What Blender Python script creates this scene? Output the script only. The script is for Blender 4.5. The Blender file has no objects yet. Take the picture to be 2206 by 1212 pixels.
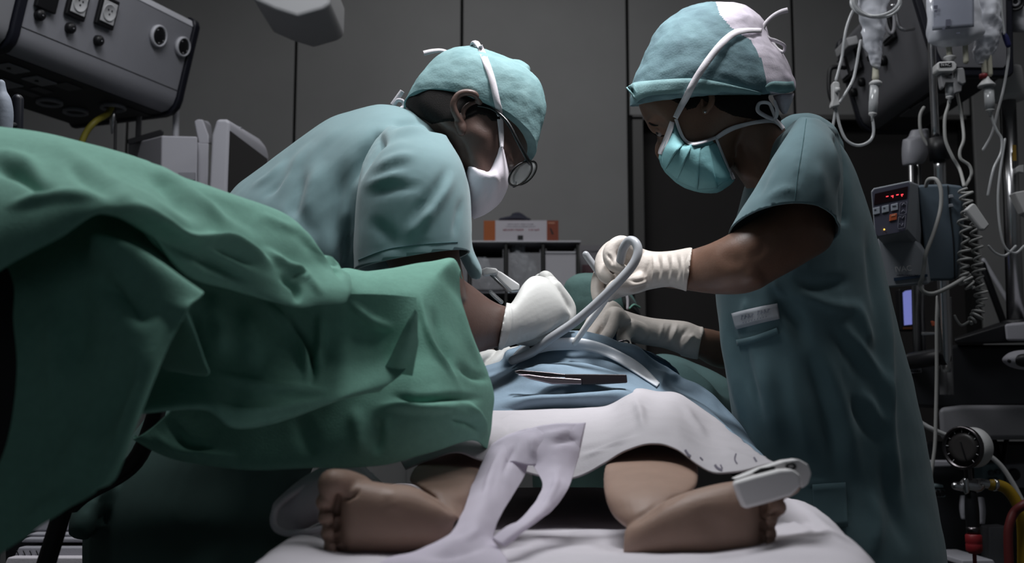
import bpy, bmesh, math, random
import numpy as np
from mathutils import Vector, Matrix, noise as mnoise

random.seed(4)
RNG = np.random.default_rng(4)
SC = bpy.context.scene
COL = SC.collection
PI = math.pi

# ------------------------------------------------------------------ camera
F = 2400.0
W0, H0 = 2206, 1212
TH = math.radians(7.0)
CAM = np.array((0.0, 0.0, 0.95))
cam_data = bpy.data.cameras.new('camera')
cam = bpy.data.objects.new('camera', cam_data)
COL.objects.link(cam)
cam.location = CAM
cam.rotation_euler = (math.radians(90.0) + TH, 0, 0)
cam_data.sensor_width = 36.0
cam_data.lens = 36.0 * F / W0
cam_data.clip_start = 0.02
cam_data.dof.use_dof = True
cam_data.dof.focus_distance = 1.72
cam_data.dof.aperture_fstop = 5.6
SC.camera = cam

# ------------------------------------------------------------------ view, world, lamps
SC.view_settings.view_transform = 'Standard'
SC.view_settings.look = 'None'
SC.view_settings.gamma = 1.0
SC.view_settings.use_curve_mapping = False
SC.view_settings.exposure = 0.0
world = bpy.data.worlds.new('room_ambient')
SC.world = world
world.use_nodes = True
world.node_tree.nodes['Background'].inputs[0].default_value = (0.80, 0.90, 1.0, 1)
world.node_tree.nodes['Background'].inputs[1].default_value = 0.055
SC.cycles.max_bounces = 6
SC.cycles.transparent_max_bounces = 12
SC.cycles.sample_clamp_indirect = 3.0
SC.cycles.use_denoising = True


def lamp(name, kind, loc, target, energy, color=(1, 1, 1), size=0.3, size_y=None, cone=60, blend=0.5):
    l = bpy.data.lights.new(name, kind)
    o = bpy.data.objects.new(name, l)
    COL.objects.link(o)
    o.location = loc
    d = Vector(target) - Vector(loc)
    o.rotation_euler = d.to_track_quat('-Z', 'Y').to_euler()
    l.energy = energy
    l.color = color
    if kind == 'AREA':
        l.size = size
        if size_y:
            l.shape = 'RECTANGLE'; l.size_y = size_y
    if kind == 'SPOT':
        l.shadow_soft_size = size
        l.spot_size = math.radians(cone)
        l.spot_blend = blend
    return o


# the surgical lamp above the table, two ceiling lights, two added fills
lamp('surgical_lamp_light', 'SPOT', (0.34, 1.38, 2.5), (0.02, 1.78, 1.14), 122, (0.98, 0.98, 1.0), 0.12, cone=37, blend=0.85)
lamp('front_fill_light', 'SPOT', (0.04, 1.05, 2.55), (0.0, 1.42, 0.95), 26, (0.96, 0.98, 1.0), 0.2, cone=34, blend=1.0)  # added spot, fills in the fronts of the drapes
lamp('ceiling_light_table', 'AREA', (-0.42, 1.55, 2.8), (-0.42, 1.5, 0), 28, (0.95, 0.97, 1.0), 0.9, 0.6)
lamp('ceiling_light_wall', 'AREA', (-0.1, 3.0, 2.95), (-0.1, 3.2, 0), 7.5, (1.0, 1.0, 1.0), 1.4, 0.4)
lamp('right_fill_light', 'AREA', (1.05, 1.7, 2.9), (0.95, 1.9, 0), 9, (0.97, 0.98, 1.0), 0.8, 0.5)  # added fill light to brighten the bags and the pole


# ------------------------------------------------------------------ geometry helpers
_c, _s = math.cos(TH), math.sin(TH)


def P(px, py, d):
    """the point at world distance d (along Y) that the camera sees at photograph pixel px, py"""
    u = (px - W0 / 2) / F
    v = -(py - H0 / 2) / F
    y = _c - _s * v
    z = _s + _c * v
    k = d / y
    return np.array((CAM[0] + u * k, CAM[1] + d, CAM[2] + z * k))


def proj(v):
    q = v - CAM
    yc = q[:, 1] * _c + q[:, 2] * _s
    zc = -q[:, 1] * _s + q[:, 2] * _c
    return np.stack((W0 / 2 + F * q[:, 0] / yc, H0 / 2 - F * zc / yc), 1)


def px2m(d):
    return d / F


def cr(pts, n, closed=False):
    """Catmull-Rom resample of an (N, k) array to n rows"""
    p = np.asarray(pts, float)
    N = len(p)
    if closed:
        t = np.linspace(0, N, n, endpoint=False)
        idx = lambda i: i % N
    else:
        t = np.linspace(0, N - 1, n)
        idx = lambda i: np.clip(i, 0, N - 1)
    i = np.floor(t).astype(int)
    if not closed:
        i = np.minimum(i, N - 2) if N > 1 else i
    f = (t - i)[:, None]
    p0, p1, p2, p3 = p[idx(i - 1)], p[idx(i)], p[idx(i + 1)], p[idx(i + 2)]
    return 0.5 * ((2 * p1) + (-p0 + p2) * f + (2 * p0 - 5 * p1 + 4 * p2 - p3) * f * f + (-p0 + 3 * p1 - 3 * p2 + p3) * f ** 3)


def lin(pts, n):
    p = np.asarray(pts, float)
    t = np.linspace(0, len(p) - 1, n)
    i = np.minimum(np.floor(t).astype(int), len(p) - 2)
    f = (t - i)[:, None]
    return p[i] * (1 - f) + p[i + 1] * f


def nrm(a):
    return a / (np.linalg.norm(a) + 1e-12)


def ringmesh(rings, capped=True):
    m, n = len(rings), len(rings[0])
    v = np.concatenate(rings)
    f = []
    for j in range(m - 1):
        for i in range(n):
            k = (i + 1) % n
            f.append((j * n + i, j * n + k, (j + 1) * n + k, (j + 1) * n + i))
    if capped:
        v = np.concatenate((v, [np.mean(rings[0], 0), np.mean(rings[-1], 0)]))
        a, b = m * n, m * n + 1
        for i in range(n):
            k = (i + 1) % n
            f.append((a, k, i))
            f.append((b, (m - 1) * n + i, (m - 1) * n + k))
    return v, f


def loft(st, n=28, m=None, pw=1.0, capped=True):
    """stations (ax, ay, bx, by, d, t[, nx, ny[, dd]]): the two silhouette pixels of a ring, its distance, its half depth,
    where its near side moves in the picture, and how much farther B is than A"""
    S = np.array([list(s) + [0.0] * (9 - len(s)) for s in st], float)
    if m:
        S = cr(S, m)
    rings = []
    ph = np.linspace(0, 2 * PI, n, endpoint=False)
    c, s = np.cos(ph), np.sin(ph)
    c = np.sign(c) * np.abs(c) ** pw
    s = np.sign(s) * np.abs(s) ** pw
    for ax, ay, bx, by, d, t, nx, ny, dd in S:
        t = max(t, 1e-4)
        A, B = P(ax, ay, d - dd / 2), P(bx, by, d + dd / 2)
        C, h = (A + B) / 2, (B - A) / 2
        N = P((ax + bx) / 2 + nx, (ay + by) / 2 + ny, d - t) - C
        rings.append(C + np.outer(c, h) + np.outer(-s, -N))
    return ringmesh(rings, capped)


def frames(p):
    p = np.asarray(p, float)
    t = np.gradient(p, axis=0)
    t = t / (np.linalg.norm(t, axis=1)[:, None] + 1e-12)
    up = np.array((0, 0, 1.0)) if abs(t[0][2]) < 0.9 else np.array((1.0, 0, 0))
    n = nrm(np.cross(t[0], up))
    out = []
    for i in range(len(p)):
        n = nrm(n - t[i] * np.dot(n, t[i]))
        out.append((n, np.cross(t[i], n)))
    return out


def tube3(pts, r, n=12, m=None, rounded=True, capped=True, flat=1.0, smooth=True):
    """a swept round tube through 3-D points, radius a number or one per point"""
    p = np.asarray(pts, float)
    rr = np.full(len(p), r, float) if np.isscalar(r) else np.asarray(r, float)
    q = np.concatenate((p, rr[:, None]), 1)
    if m:
        q = cr(q, m) if smooth else lin(q, m)
    p, rr = q[:, :3], np.maximum(q[:, 3], 1e-4)
    if rounded:
        t0, t1 = nrm(p[0] - p[1]), nrm(p[-1] - p[-2])
        pre, post, r0, r1 = [], [], [], []
        for a in (0.98, 0.8, 0.45):
            pre.append(p[0] + t0 * rr[0] * a); r0.append(rr[0] * math.sqrt(1 - a * a))
        for a in (0.45, 0.8, 0.98):
            post.append(p[-1] + t1 * rr[-1] * a); r1.append(rr[-1] * math.sqrt(1 - a * a))
        p = np.concatenate((pre, p, post)); rr = np.concatenate((r0, rr, r1))
    fr = frames(p)
    ph = np.linspace(0, 2 * PI, n, endpoint=False)
    rings = [p[i] + rr[i] * (np.outer(np.cos(ph), fr[i][0]) + flat * np.outer(np.sin(ph), fr[i][1])) for i in range(len(p))]
    return ringmesh(rings, capped)


def tube(pts, r, **k):
    """like tube3, through photograph pixels with distances (px, py, d)"""
    return tube3([P(*q) for q in pts], r, **k)


def ball(c, rx, ry=None, rz=None, rot=None, n=20, m=12):
    ry = rx if ry is None else ry
    rz = rx if rz is None else rz
    v, f = [], []
    for j in range(1, m):
        a = PI * j / m
        for i in range(n):
            b = 2 * PI * i / n
            v.append((rx * math.sin(a) * math.cos(b), ry * math.sin(a) * math.sin(b), rz * math.cos(a)))
    for j in range(m - 2):
        for i in range(n):
            k = (i + 1) % n
            f.append((j * n + i, (j + 1) * n + i, (j + 1) * n + k, j * n + k))
    a, b = len(v), len(v) + 1
    v += [(0, 0, rz), (0, 0, -rz)]
    for i in range(n):
        k = (i + 1) % n
        f.append((a, i, k)); f.append((b, (m - 2) * n + k, (m - 2) * n + i))
    v = np.array(v, float)
    if rot is not None:
        v = v @ np.array(Matrix.Rotation(rot[0], 3, rot[1])).T if len(rot) == 2 else v @ np.array(rot).T
    return v + np.asarray(c, float), f


def box(x0, x1, y0, y1, z0, z1):
    v = np.array([(x, y, z) for z in (z0, z1) for y in (y0, y1) for x in (x0, x1)], float)
    f = [(0, 2, 3, 1), (4, 5, 7, 6), (0, 1, 5, 4), (2, 6, 7, 3), (0, 4, 6, 2), (1, 3, 7, 5)]
    return v, f


def obox(o, ex, ey, ez, sx, sy, sz):
    """box from corner o along three unit axes"""
    v, f = box(0, sx, 0, sy, 0, sz)
    M = np.stack((ex, ey, ez))
    return np.asarray(o) + v @ M, f


def sheet(rows, n=60, m=60, smooth=True):
    """a cloth surface through rows of (px, py, d) points (all rows the same length)"""
    R = np.array([cr(r, n) if smooth else lin(r, n) for r in rows])
    G = np.array([cr(R[:, j], m) for j in range(n)]).transpose(1, 0, 2)
    v = np.array([P(*q) for q in G.reshape(-1, 3)])
    f = [(i * n + j, i * n + j + 1, (i + 1) * n + j + 1, (i + 1) * n + j) for i in range(m - 1) for j in range(n - 1)]
    return v, f


def join(*parts):
    v, f, k = [], [], 0
    for a, b in parts:
        v.append(np.asarray(a, float))
        f += [tuple(i + k for i in q) for q in b]
        k += len(a)
    return np.concatenate(v), f


def to_mesh(name, v, f, smooth=True):
    me = bpy.data.meshes.new(name)
    me.from_pydata([tuple(q) for q in v], [], f)
    me.update()
    if smooth:
        me.polygons.foreach_set('use_smooth', [True] * len(me.polygons))
    return me


def arrays(me):
    v = np.empty(len(me.vertices) * 3)
    me.vertices.foreach_get('co', v)
    return v.reshape(-1, 3), [tuple(p.vertices) for p in me.polygons]


def normals(v, f):
    me = to_mesh('tmp', v, f)
    n = np.empty(len(v) * 3)
    me.vertices.foreach_get('normal', n)
    bpy.data.meshes.remove(me)
    return n.reshape(-1, 3)


def fuse(parts, voxel, smooth=4):
    """one continuous skin around overlapping closed shapes"""
    v, f = join(*parts)
    bm = bmesh.new()
    me = to_mesh('tmp', v, f)
    bm.from_mesh(me)
    bmesh.ops.recalc_face_normals(bm, faces=bm.faces)
    bm.to_mesh(me); bm.free()
    o = bpy.data.objects.new('tmp', me)
    COL.objects.link(o)
    r = o.modifiers.new('r', 'REMESH')
    r.mode = 'VOXEL'; r.voxel_size = voxel
    if smooth:
        s = o.modifiers.new('s', 'SMOOTH'); s.iterations = smooth; s.factor = 0.5
    dg = bpy.context.evaluated_depsgraph_get()
    e = bpy.data.meshes.new_from_object(o.evaluated_get(dg))
    out = arrays(e)
    bpy.data.objects.remove(o); bpy.data.meshes.remove(me); bpy.data.meshes.remove(e)
    return out


def cut(v, f, co, no, centre=None, rad=None, near=99.0):
    """remove what lies beyond the plane (within rad of centre)"""
    co, no = np.asarray(co), nrm(np.asarray(no, float))
    me = to_mesh('tmp', v, f)
    bm = bmesh.new(); bm.from_mesh(me)
    c = np.asarray(centre) if centre is not None else None
    fs = [q for q in bm.faces if c is None or (np.linalg.norm(np.array(q.calc_center_median()) - c) < rad and q.calc_center_median().y < near)]
    vs = {x for q in fs for x in q.verts}; es = {x for q in fs for x in q.edges}
    bmesh.ops.bisect_plane(bm, geom=list(vs) + list(es) + fs, plane_co=Vector(co), plane_no=Vector(no), clear_outer=True, dist=1e-5)
    lo = [x for x in bm.verts if not x.link_faces]
    bmesh.ops.delete(bm, geom=lo, context='VERTS')
    bm.to_mesh(me); bm.free()
    out = arrays(me)
    bpy.data.meshes.remove(me)
    return out


def seg_dist(q, pl):
    """distance and running parameter (0..1) of the points q to the polyline pl"""
    best = np.full(len(q), 1e9); par = np.zeros(len(q)); side = np.zeros(len(q))
    pl = np.asarray(pl, float)
    L = np.concatenate(([0], np.cumsum(np.linalg.norm(np.diff(pl, axis=0), axis=1))))
    for i in range(len(pl) - 1):
        a, b = pl[i], pl[i + 1]
        ab = b - a
        t = np.clip(((q - a) @ ab) / (ab @ ab + 1e-9), 0, 1)
        w = q - (a + t[:, None] * ab)
        d = np.linalg.norm(w, axis=1)
        k = d < best
        best[k] = d[k]
        par[k] = (L[i] + t[k] * (L[i + 1] - L[i])) / L[-1]
        side[k] = np.sign(ab[0] * w[k, 1] - ab[1] * w[k, 0])
    return best, par, side


def folds(v, f, strokes, both=False):
    """sculpt ridges (height > 0) and creases (< 0) in metres along picture polylines with a width in pixels; a fourth entry
    'step' makes one side stand proud of the other"""
    v = v.copy()
    n = normals(v, f)
    q = proj(v)
    view = v - CAM
    view /= np.linalg.norm(view, axis=1)[:, None]
    front = np.clip(-(n * view).sum(1) * 3 + 0.25, 0, 1)
    if both:
        front = 1.0
        n = np.where(((n * view).sum(1) > 0)[:, None], -n, n)
    for st in strokes:
        pl, w, h = st[:3]
        if len(pl) > 2:
            pl = cr(pl, len(pl) * 4)
        d, t, s = seg_dist(q, pl)
        taper = np.clip(np.minimum(t, 1 - t) * 2.6, 0, 1)
        taper = taper * taper * (3 - 2 * taper)
        taper = np.where((t <= 0) | (t >= 1), 0, taper)
        if len(st) > 3 and st[3] == 'step':
            g = s * (d / w) * np.exp(0.5 - 0.5 * (d / w) ** 2)
        elif len(st) > 3 and st[3] == 'open':
            g = np.exp(-(d / w) ** 2); taper = 1.0
        else:
            g = np.exp(-(d / w) ** 2)
        v += n * (h * g * taper * front)[:, None]
    return v


def rough(v, f, amp, scale, seed=0, stretch=(1, 1, 1)):
    """gentle cloth unevenness"""
    n = normals(v, f)
    st = np.asarray(stretch) * scale
    h = np.array([mnoise.noise(Vector(tuple(q * st + seed))) + 0.5 * mnoise.noise(Vector(tuple(q * st * 2.3 + seed + 7))) for q in v])
    return v + n * (amp * h)[:, None]


def world_of(o):
    if o.parent is not None:
        return world_of(o.parent) @ o.matrix_parent_inverse @ o.matrix_basis
    return o.matrix_basis.copy()


def link(name, me, mt=None, parent=None):
    o = bpy.data.objects.new(name, me)
    COL.objects.link(o)
    if mt is not None:
        for q in (mt if isinstance(mt, (list, tuple)) else [mt]):
            me.materials.append(q)
    if parent is not None:
        o.parent = parent
        o.matrix_parent_inverse = world_of(parent).inverted()
    return o


from mathutils.bvhtree import BVHTree


def bvh(*geos):
    v, f = join(*geos)
    return BVHTree.FromPolygons([tuple(q) for q in v], f)


def hit(t, px, py, off=0.0, far=None):
    """the point of a surface seen at a pixel, lifted towards the eye by off"""
    d = nrm(P(px, py, 1.0) - CAM)
    h = t.ray_cast(Vector(CAM), Vector(d))
    if h[0] is None:
        return P(px, py, far) if far else None
    return np.array(h[0]) - d * off


def strap(t, pts, width, off=0.004, n=24, far=None, across=3):
    """a flat ribbon laid over a surface along picture points; width in pixels (number or one per point)"""
    p = cr(pts, n)
    w = np.full(n, width, float) if np.isscalar(width) else cr(np.asarray(width, float)[:, None], n)[:, 0]
    tg = np.gradient(p, axis=0)
    tg /= np.linalg.norm(tg, axis=1)[:, None]
    nn = np.stack((-tg[:, 1], tg[:, 0]), 1)
    v, last = [], far
    for i in range(n):
        for k in range(across):
            q = p[i] + nn[i] * w[i] * (k / (across - 1) - 0.5)
            h = hit(t, q[0], q[1], off)
            if h is None:
                h = P(q[0], q[1], last if last else 1.7)
            else:
                last = h[1]
            v.append(h)
    v = np.array(v)
    g = v.reshape(n, across, 3)
    for _ in range(2):
        g[1:-1] = 0.5 * g[1:-1] + 0.25 * (g[:-2] + g[2:])
    f = [(i * across + k, i * across + k + 1, (i + 1) * across + k + 1, (i + 1) * across + k) for i in range(n - 1) for k in range(across - 1)]
    return g.reshape(-1, 3), f


def on(t, pts, off=0.002, n=None, far=1.7):
    p = cr(pts, n) if n else pts
    return [hit(t, x, y, off, far) for x, y in p]


def split(v, f, pred):
    """two meshes: the faces whose centres satisfy pred, and the others"""
    c = np.array([v[list(q)].mean(0) for q in f])
    k = pred(c)
    out = []
    for s in (True, False):
        ff = [q for q, z in zip(f, k) if z == s]
        ids = sorted({i for q in ff for i in q})
        mp = {a: b for b, a in enumerate(ids)}
        out.append((v[ids], [tuple(mp[i] for i in q) for q in ff]))
    return out


def prism(poly, d0, depth, n=None):
    """a plate whose outline is seen at poly (pixels), at distance d0, going back by depth metres"""
    p = cr(poly, n, closed=True) if n else np.asarray(poly, float)
    a = np.array([P(x, y, d0) for x, y in p])
    b = a + np.array((0, depth, 0))
    k = len(a)
    f = [tuple(range(k)), tuple(range(2 * k - 1, k - 1, -1))]
    f += [(i, k + i, k + (i + 1) % k, (i + 1) % k) for i in range(k)]
    return np.concatenate((a, b)), f


def in_poly(q, poly):
    poly = np.asarray(poly, float)
    x, y = q[:, 0], q[:, 1]
    ins = np.zeros(len(q), bool)
    j = len(poly) - 1
    for i in range(len(poly)):
        xi, yi = poly[i]; xj, yj = poly[j]
        k = ((yi > y) != (yj > y)) & (x < (xj - xi) * (y - yi) / (yj - yi + 1e-12) + xi)
        ins ^= k
        j = i
    return ins


def mk(name, geo, mt, parent=None, smooth=True, solid=None, sub=0, bevel=None, label=None, cat=None, group=None, kind=None, offset=-1, angle=None):
    v, f = geo
    me = to_mesh(name, v, f, smooth)
    bm = bmesh.new(); bm.from_mesh(me)
    bmesh.ops.recalc_face_normals(bm, faces=bm.faces)
    bm.to_mesh(me); bm.free()
    if bevel and not smooth:
        me.polygons.foreach_set('use_smooth', [True] * len(me.polygons))
    o = link(name, me, mt, parent)
    if solid:
        s = o.modifiers.new('thickness', 'SOLIDIFY'); s.thickness = solid; s.offset = offset
    if bevel:
        b = o.modifiers.new('bevel', 'BEVEL'); b.width = bevel; b.segments = 3; b.limit_method = 'ANGLE'; b.angle_limit = math.radians(35)
        w = o.modifiers.new('wn', 'WEIGHTED_NORMAL'); w.keep_sharp = True
    if sub:
        s = o.modifiers.new('sub', 'SUBSURF'); s.levels = sub; s.render_levels = sub
    tag(o, label, cat, group, kind)
    return o


def tag(o, label=None, cat=None, group=None, kind=None):
    if label: o['label'] = label
    if cat: o['category'] = cat
    if group: o['group'] = group
    if kind: o['kind'] = kind
    return o


def thing(name, loc, label, cat, group=None):
    o = bpy.data.objects.new(name, None)
    COL.objects.link(o)
    o.location = tuple(loc)
    o.empty_display_size = 0.05
    return tag(o, label, cat, group)


def lathe(profile, c, axis, n=28):
    """(radius, along) profile turned about axis through c"""
    ax = nrm(np.asarray(axis, float))
    u = nrm(np.cross(ax, (0, 0, 1) if abs(ax[2]) < 0.9 else (1, 0, 0)))
    w = np.cross(ax, u)
    ph = np.linspace(0, 2 * PI, n, endpoint=False)
    rings = [np.asarray(c) + ax * a + max(r, 1e-5) * (np.outer(np.cos(ph), u) + np.outer(np.sin(ph), w)) for r, a in profile]
    return ringmesh(rings, True)


# ------------------------------------------------------------------ materials
def srgb(c):
    out = []
    for x in c:
        x = x / 255.0
        out.append(x / 12.92 if x <= 0.04045 else ((x + 0.055) / 1.055) ** 2.4)
    return tuple(out)


def mat(name, col, rough=0.6, metal=0.0, spec=0.4, var=0.0, vscale=20, bump=0.0, bscale=200, sheen=0.0, sss=0.0, emit=None, estr=1.0,
        trans=0.0, ior=1.45, alpha=1.0, col2=None, weave=0.0, wscale=900, coat=0.0, translucent=0.0):
    m = bpy.data.materials.new(name)
    m.use_nodes = True
    nt = m.node_tree
    b = nt.nodes['Principled BSDF']
    c = srgb(col)
    b.inputs['Base Color'].default_value = (*c, 1)
    b.inputs['Roughness'].default_value = rough
    b.inputs['Metallic'].default_value = metal
    b.inputs['Specular IOR Level'].default_value = spec
    b.inputs['IOR'].default_value = ior
    b.inputs['Alpha'].default_value = alpha
    b.inputs['Transmission Weight'].default_value = trans
    b.inputs['Coat Weight'].default_value = coat
    if sheen:
        b.inputs['Sheen Weight'].default_value = sheen
        b.inputs['Sheen Roughness'].default_value = 0.5
    if sss:
        b.inputs['Subsurface Weight'].default_value = sss
        b.inputs['Subsurface Radius'].default_value = (0.012, 0.005, 0.003)
        b.inputs['Subsurface Scale'].default_value = 0.5
    if emit:
        b.inputs['Emission Color'].default_value = (*srgb(emit), 1)
        b.inputs['Emission Strength'].default_value = estr
    tc = nt.nodes.new('ShaderNodeTexCoord')
    if var or col2:
        n = nt.nodes.new('ShaderNodeTexNoise')
        n.inputs['Scale'].default_value = vscale
        n.inputs['Detail'].default_value = 5
        n.inputs['Roughness'].default_value = 0.6
        nt.links.new(tc.outputs['Object'], n.inputs['Vector'])
        r = nt.nodes.new('ShaderNodeValToRGB')
        r.color_ramp.elements[0].position = 0.3
        r.color_ramp.elements[1].position = 0.7
        c2 = srgb(col2) if col2 else c
        r.color_ramp.elements[0].color = (*[x * (1 - var) for x in c], 1)
        r.color_ramp.elements[1].color = (*[min(1, x * (1 + var)) for x in c2], 1)
        nt.links.new(n.outputs['Fac'], r.inputs['Fac'])
        nt.links.new(r.outputs['Color'], b.inputs['Base Color'])
    nn = None
    if bump:
        n = nt.nodes.new('ShaderNodeTexNoise')
        n.inputs['Scale'].default_value = bscale
        n.inputs['Detail'].default_value = 4
        nt.links.new(tc.outputs['Object'], n.inputs['Vector'])
        bp = nt.nodes.new('ShaderNodeBump')
        bp.inputs['Strength'].default_value = bump
        bp.inputs['Distance'].default_value = 0.002
        nt.links.new(n.outputs['Fac'], bp.inputs['Height'])
        nn = bp
    if weave:
        bp = nt.nodes.new('ShaderNodeBump')
        bp.inputs['Strength'].default_value = weave
        bp.inputs['Distance'].default_value = 0.0006
        ws = []
        for d in ('X', 'Z'):
            w = nt.nodes.new('ShaderNodeTexWave')
            w.bands_direction = d
            w.inputs['Scale'].default_value = wscale
            w.inputs['Distortion'].default_value = 1.0
            nt.links.new(tc.outputs['Object'], w.inputs['Vector'])
            ws.append(w)
        mx = nt.nodes.new('ShaderNodeMath'); mx.operation = 'MULTIPLY'
        nt.links.new(ws[0].outputs['Fac'], mx.inputs[0]); nt.links.new(ws[1].outputs['Fac'], mx.inputs[1])
        nt.links.new(mx.outputs[0], bp.inputs['Height'])
        if nn:
            nt.links.new(nn.outputs['Normal'], bp.inputs['Normal'])
        nn = bp
    if nn:
        nt.links.new(nn.outputs['Normal'], b.inputs['Normal'])
    if translucent:
        tl = nt.nodes.new('ShaderNodeBsdfTranslucent')
        tl.inputs['Color'].default_value = (*c, 1)
        src = b.inputs['Base Color'].links
        if src:
            nt.links.new(src[0].from_socket, tl.inputs['Color'])
        mixs = nt.nodes.new('ShaderNodeMixShader')
        mixs.inputs[0].default_value = translucent
        nt.links.new(b.outputs[0], mixs.inputs[1]); nt.links.new(tl.outputs[0], mixs.inputs[2])
        nt.links.new(mixs.outputs[0], nt.nodes['Material Output'].inputs[0])
    return m


def clear_mat(name, col=(225, 228, 232), amount=0.75, rough=0.12, haze=0.25):
    """thin clear plastic: mostly see-through, glossy, a little milky"""
    m = bpy.data.materials.new(name)
    m.use_nodes = True
    nt = m.node_tree
    b = nt.nodes['Principled BSDF']
    b.inputs['Base Color'].default_value = (*srgb(col), 1)
    b.inputs['Roughness'].default_value = rough
    b.inputs['Specular IOR Level'].default_value = 0.8
    t = nt.nodes.new('ShaderNodeBsdfTransparent')
    x = nt.nodes.new('ShaderNodeMixShader')
    fr = nt.nodes.new('ShaderNodeLayerWeight')
    fr.inputs['Blend'].default_value = 0.35
    mr = nt.nodes.new('ShaderNodeMapRange')
    mr.inputs['To Min'].default_value = 1 - amount
    mr.inputs['To Max'].default_value = min(1.0, 1 - amount + 0.5)
    nt.links.new(fr.outputs['Facing'], mr.inputs['Value'])
    nt.links.new(mr.outputs[0], x.inputs[0])
    nt.links.new(t.outputs[0], x.inputs[1]); nt.links.new(b.outputs[0], x.inputs[2])
    nt.links.new(x.outputs[0], nt.nodes['Material Output'].inputs[0])
    return m


M = {}
M['wall'] = mat('wall_panel_grey', (116, 116, 116), 0.55, var=0.06, vscale=3, bump=0.05, bscale=300)
M['gap'] = mat('panel_joint_black', (12, 12, 12), 0.9)
M['darkdoor'] = mat('doorway_dark', (34, 32, 32), 0.8, var=0.1, vscale=4)
M['ceil'] = mat('ceiling_white', (150, 150, 150), 0.9)
M['floor'] = mat('floor_vinyl', (95, 98, 98), 0.35, var=0.1, vscale=8)
M['scrub_l'] = mat('scrub_cloth_left', (106, 134, 138), 0.85, var=0.07, vscale=14, weave=0.25, sheen=0.25, bump=0.12, bscale=60)
M['scrub_r'] = mat('scrub_cloth_right', (90, 117, 123), 0.85, var=0.07, vscale=14, weave=0.25, sheen=0.2, bump=0.12, bscale=60)
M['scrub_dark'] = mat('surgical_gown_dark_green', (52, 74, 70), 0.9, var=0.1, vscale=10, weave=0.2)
M['seam'] = mat('seam_thread', (70, 100, 104), 0.9)
M['skin_l'] = mat('skin_deep_brown', (86, 67, 61), 0.42, var=0.10, vscale=40, bump=0.10, bscale=350, spec=0.5, sss=0.05)
M['skin_r'] = mat('skin_brown', (108, 80, 66), 0.42, var=0.10, vscale=35, bump=0.10, bscale=350, spec=0.5, sss=0.05)
M['skin_p'] = mat('skin_patient', (152, 126, 112), 0.5, var=0.06, vscale=30, bump=0.10, bscale=250, spec=0.35, sss=0.08)
M['hair'] = mat('short_black_hair', (20, 17, 16), 0.8, spec=0.2, bump=0.4, bscale=900)
M['white_tie'] = mat('white_cotton_tie', (205, 200, 205), 0.9, bump=0.2, bscale=700)
M['glass_frame'] = mat('black_acetate', (12, 12, 13), 0.25, spec=0.6)
M['lens'] = clear_mat('spectacle_lens', (200, 205, 205), 0.9, 0.03)
M['glove'] = mat('latex_glove', (192, 183, 175), 0.5, var=0.04, vscale=30, bump=0.35, bscale=120, spec=0.35, sss=0.0)
M['glove_w'] = mat('white_latex_glove', (190, 190, 187), 0.55, var=0.02, vscale=20, bump=0.2, bscale=90, spec=0.3)
M['green'] = mat('green_drape_fabric', (122, 172, 155), 0.9, var=0.07, vscale=120, bump=0.25, bscale=500, translucent=0.12)
M['blue'] = mat('blue_drape_fabric', (122, 142, 158), 0.8, var=0.06, vscale=60, bump=0.15, bscale=400, translucent=0.1)
M['linen'] = mat('white_linen', (206, 201, 207), 0.9, var=0.03, vscale=25, bump=0.2, bscale=300)
M['gown'] = mat('white_gown_cotton', (170, 166, 170), 0.9, var=0.03, vscale=25, bump=0.2, bscale=300)
M['paper'] = mat('white_crepe_strip', (232, 226, 236), 0.85, bump=0.2, bscale=120, translucent=0.45)
M['chrome'] = mat('brushed_steel', (190, 190, 192), 0.25, metal=1.0)
M['steel_dark'] = mat('dark_steel', (88, 84, 86), 0.3, metal=1.0)
M['black'] = mat('black_plastic', (17, 17, 20), 0.45)
M['black_rubber'] = mat('black_rubber_trim', (20, 21, 30), 0.4)
# ------------------------------------------------------------------ the room
YW = 4.0
def struct(name, geo, mt, parent=None, **k):
    o = mk(name, geo, mt, parent, smooth=False, **k)
    if parent is None:
        o['kind'] = 'structure'
    return o

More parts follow.
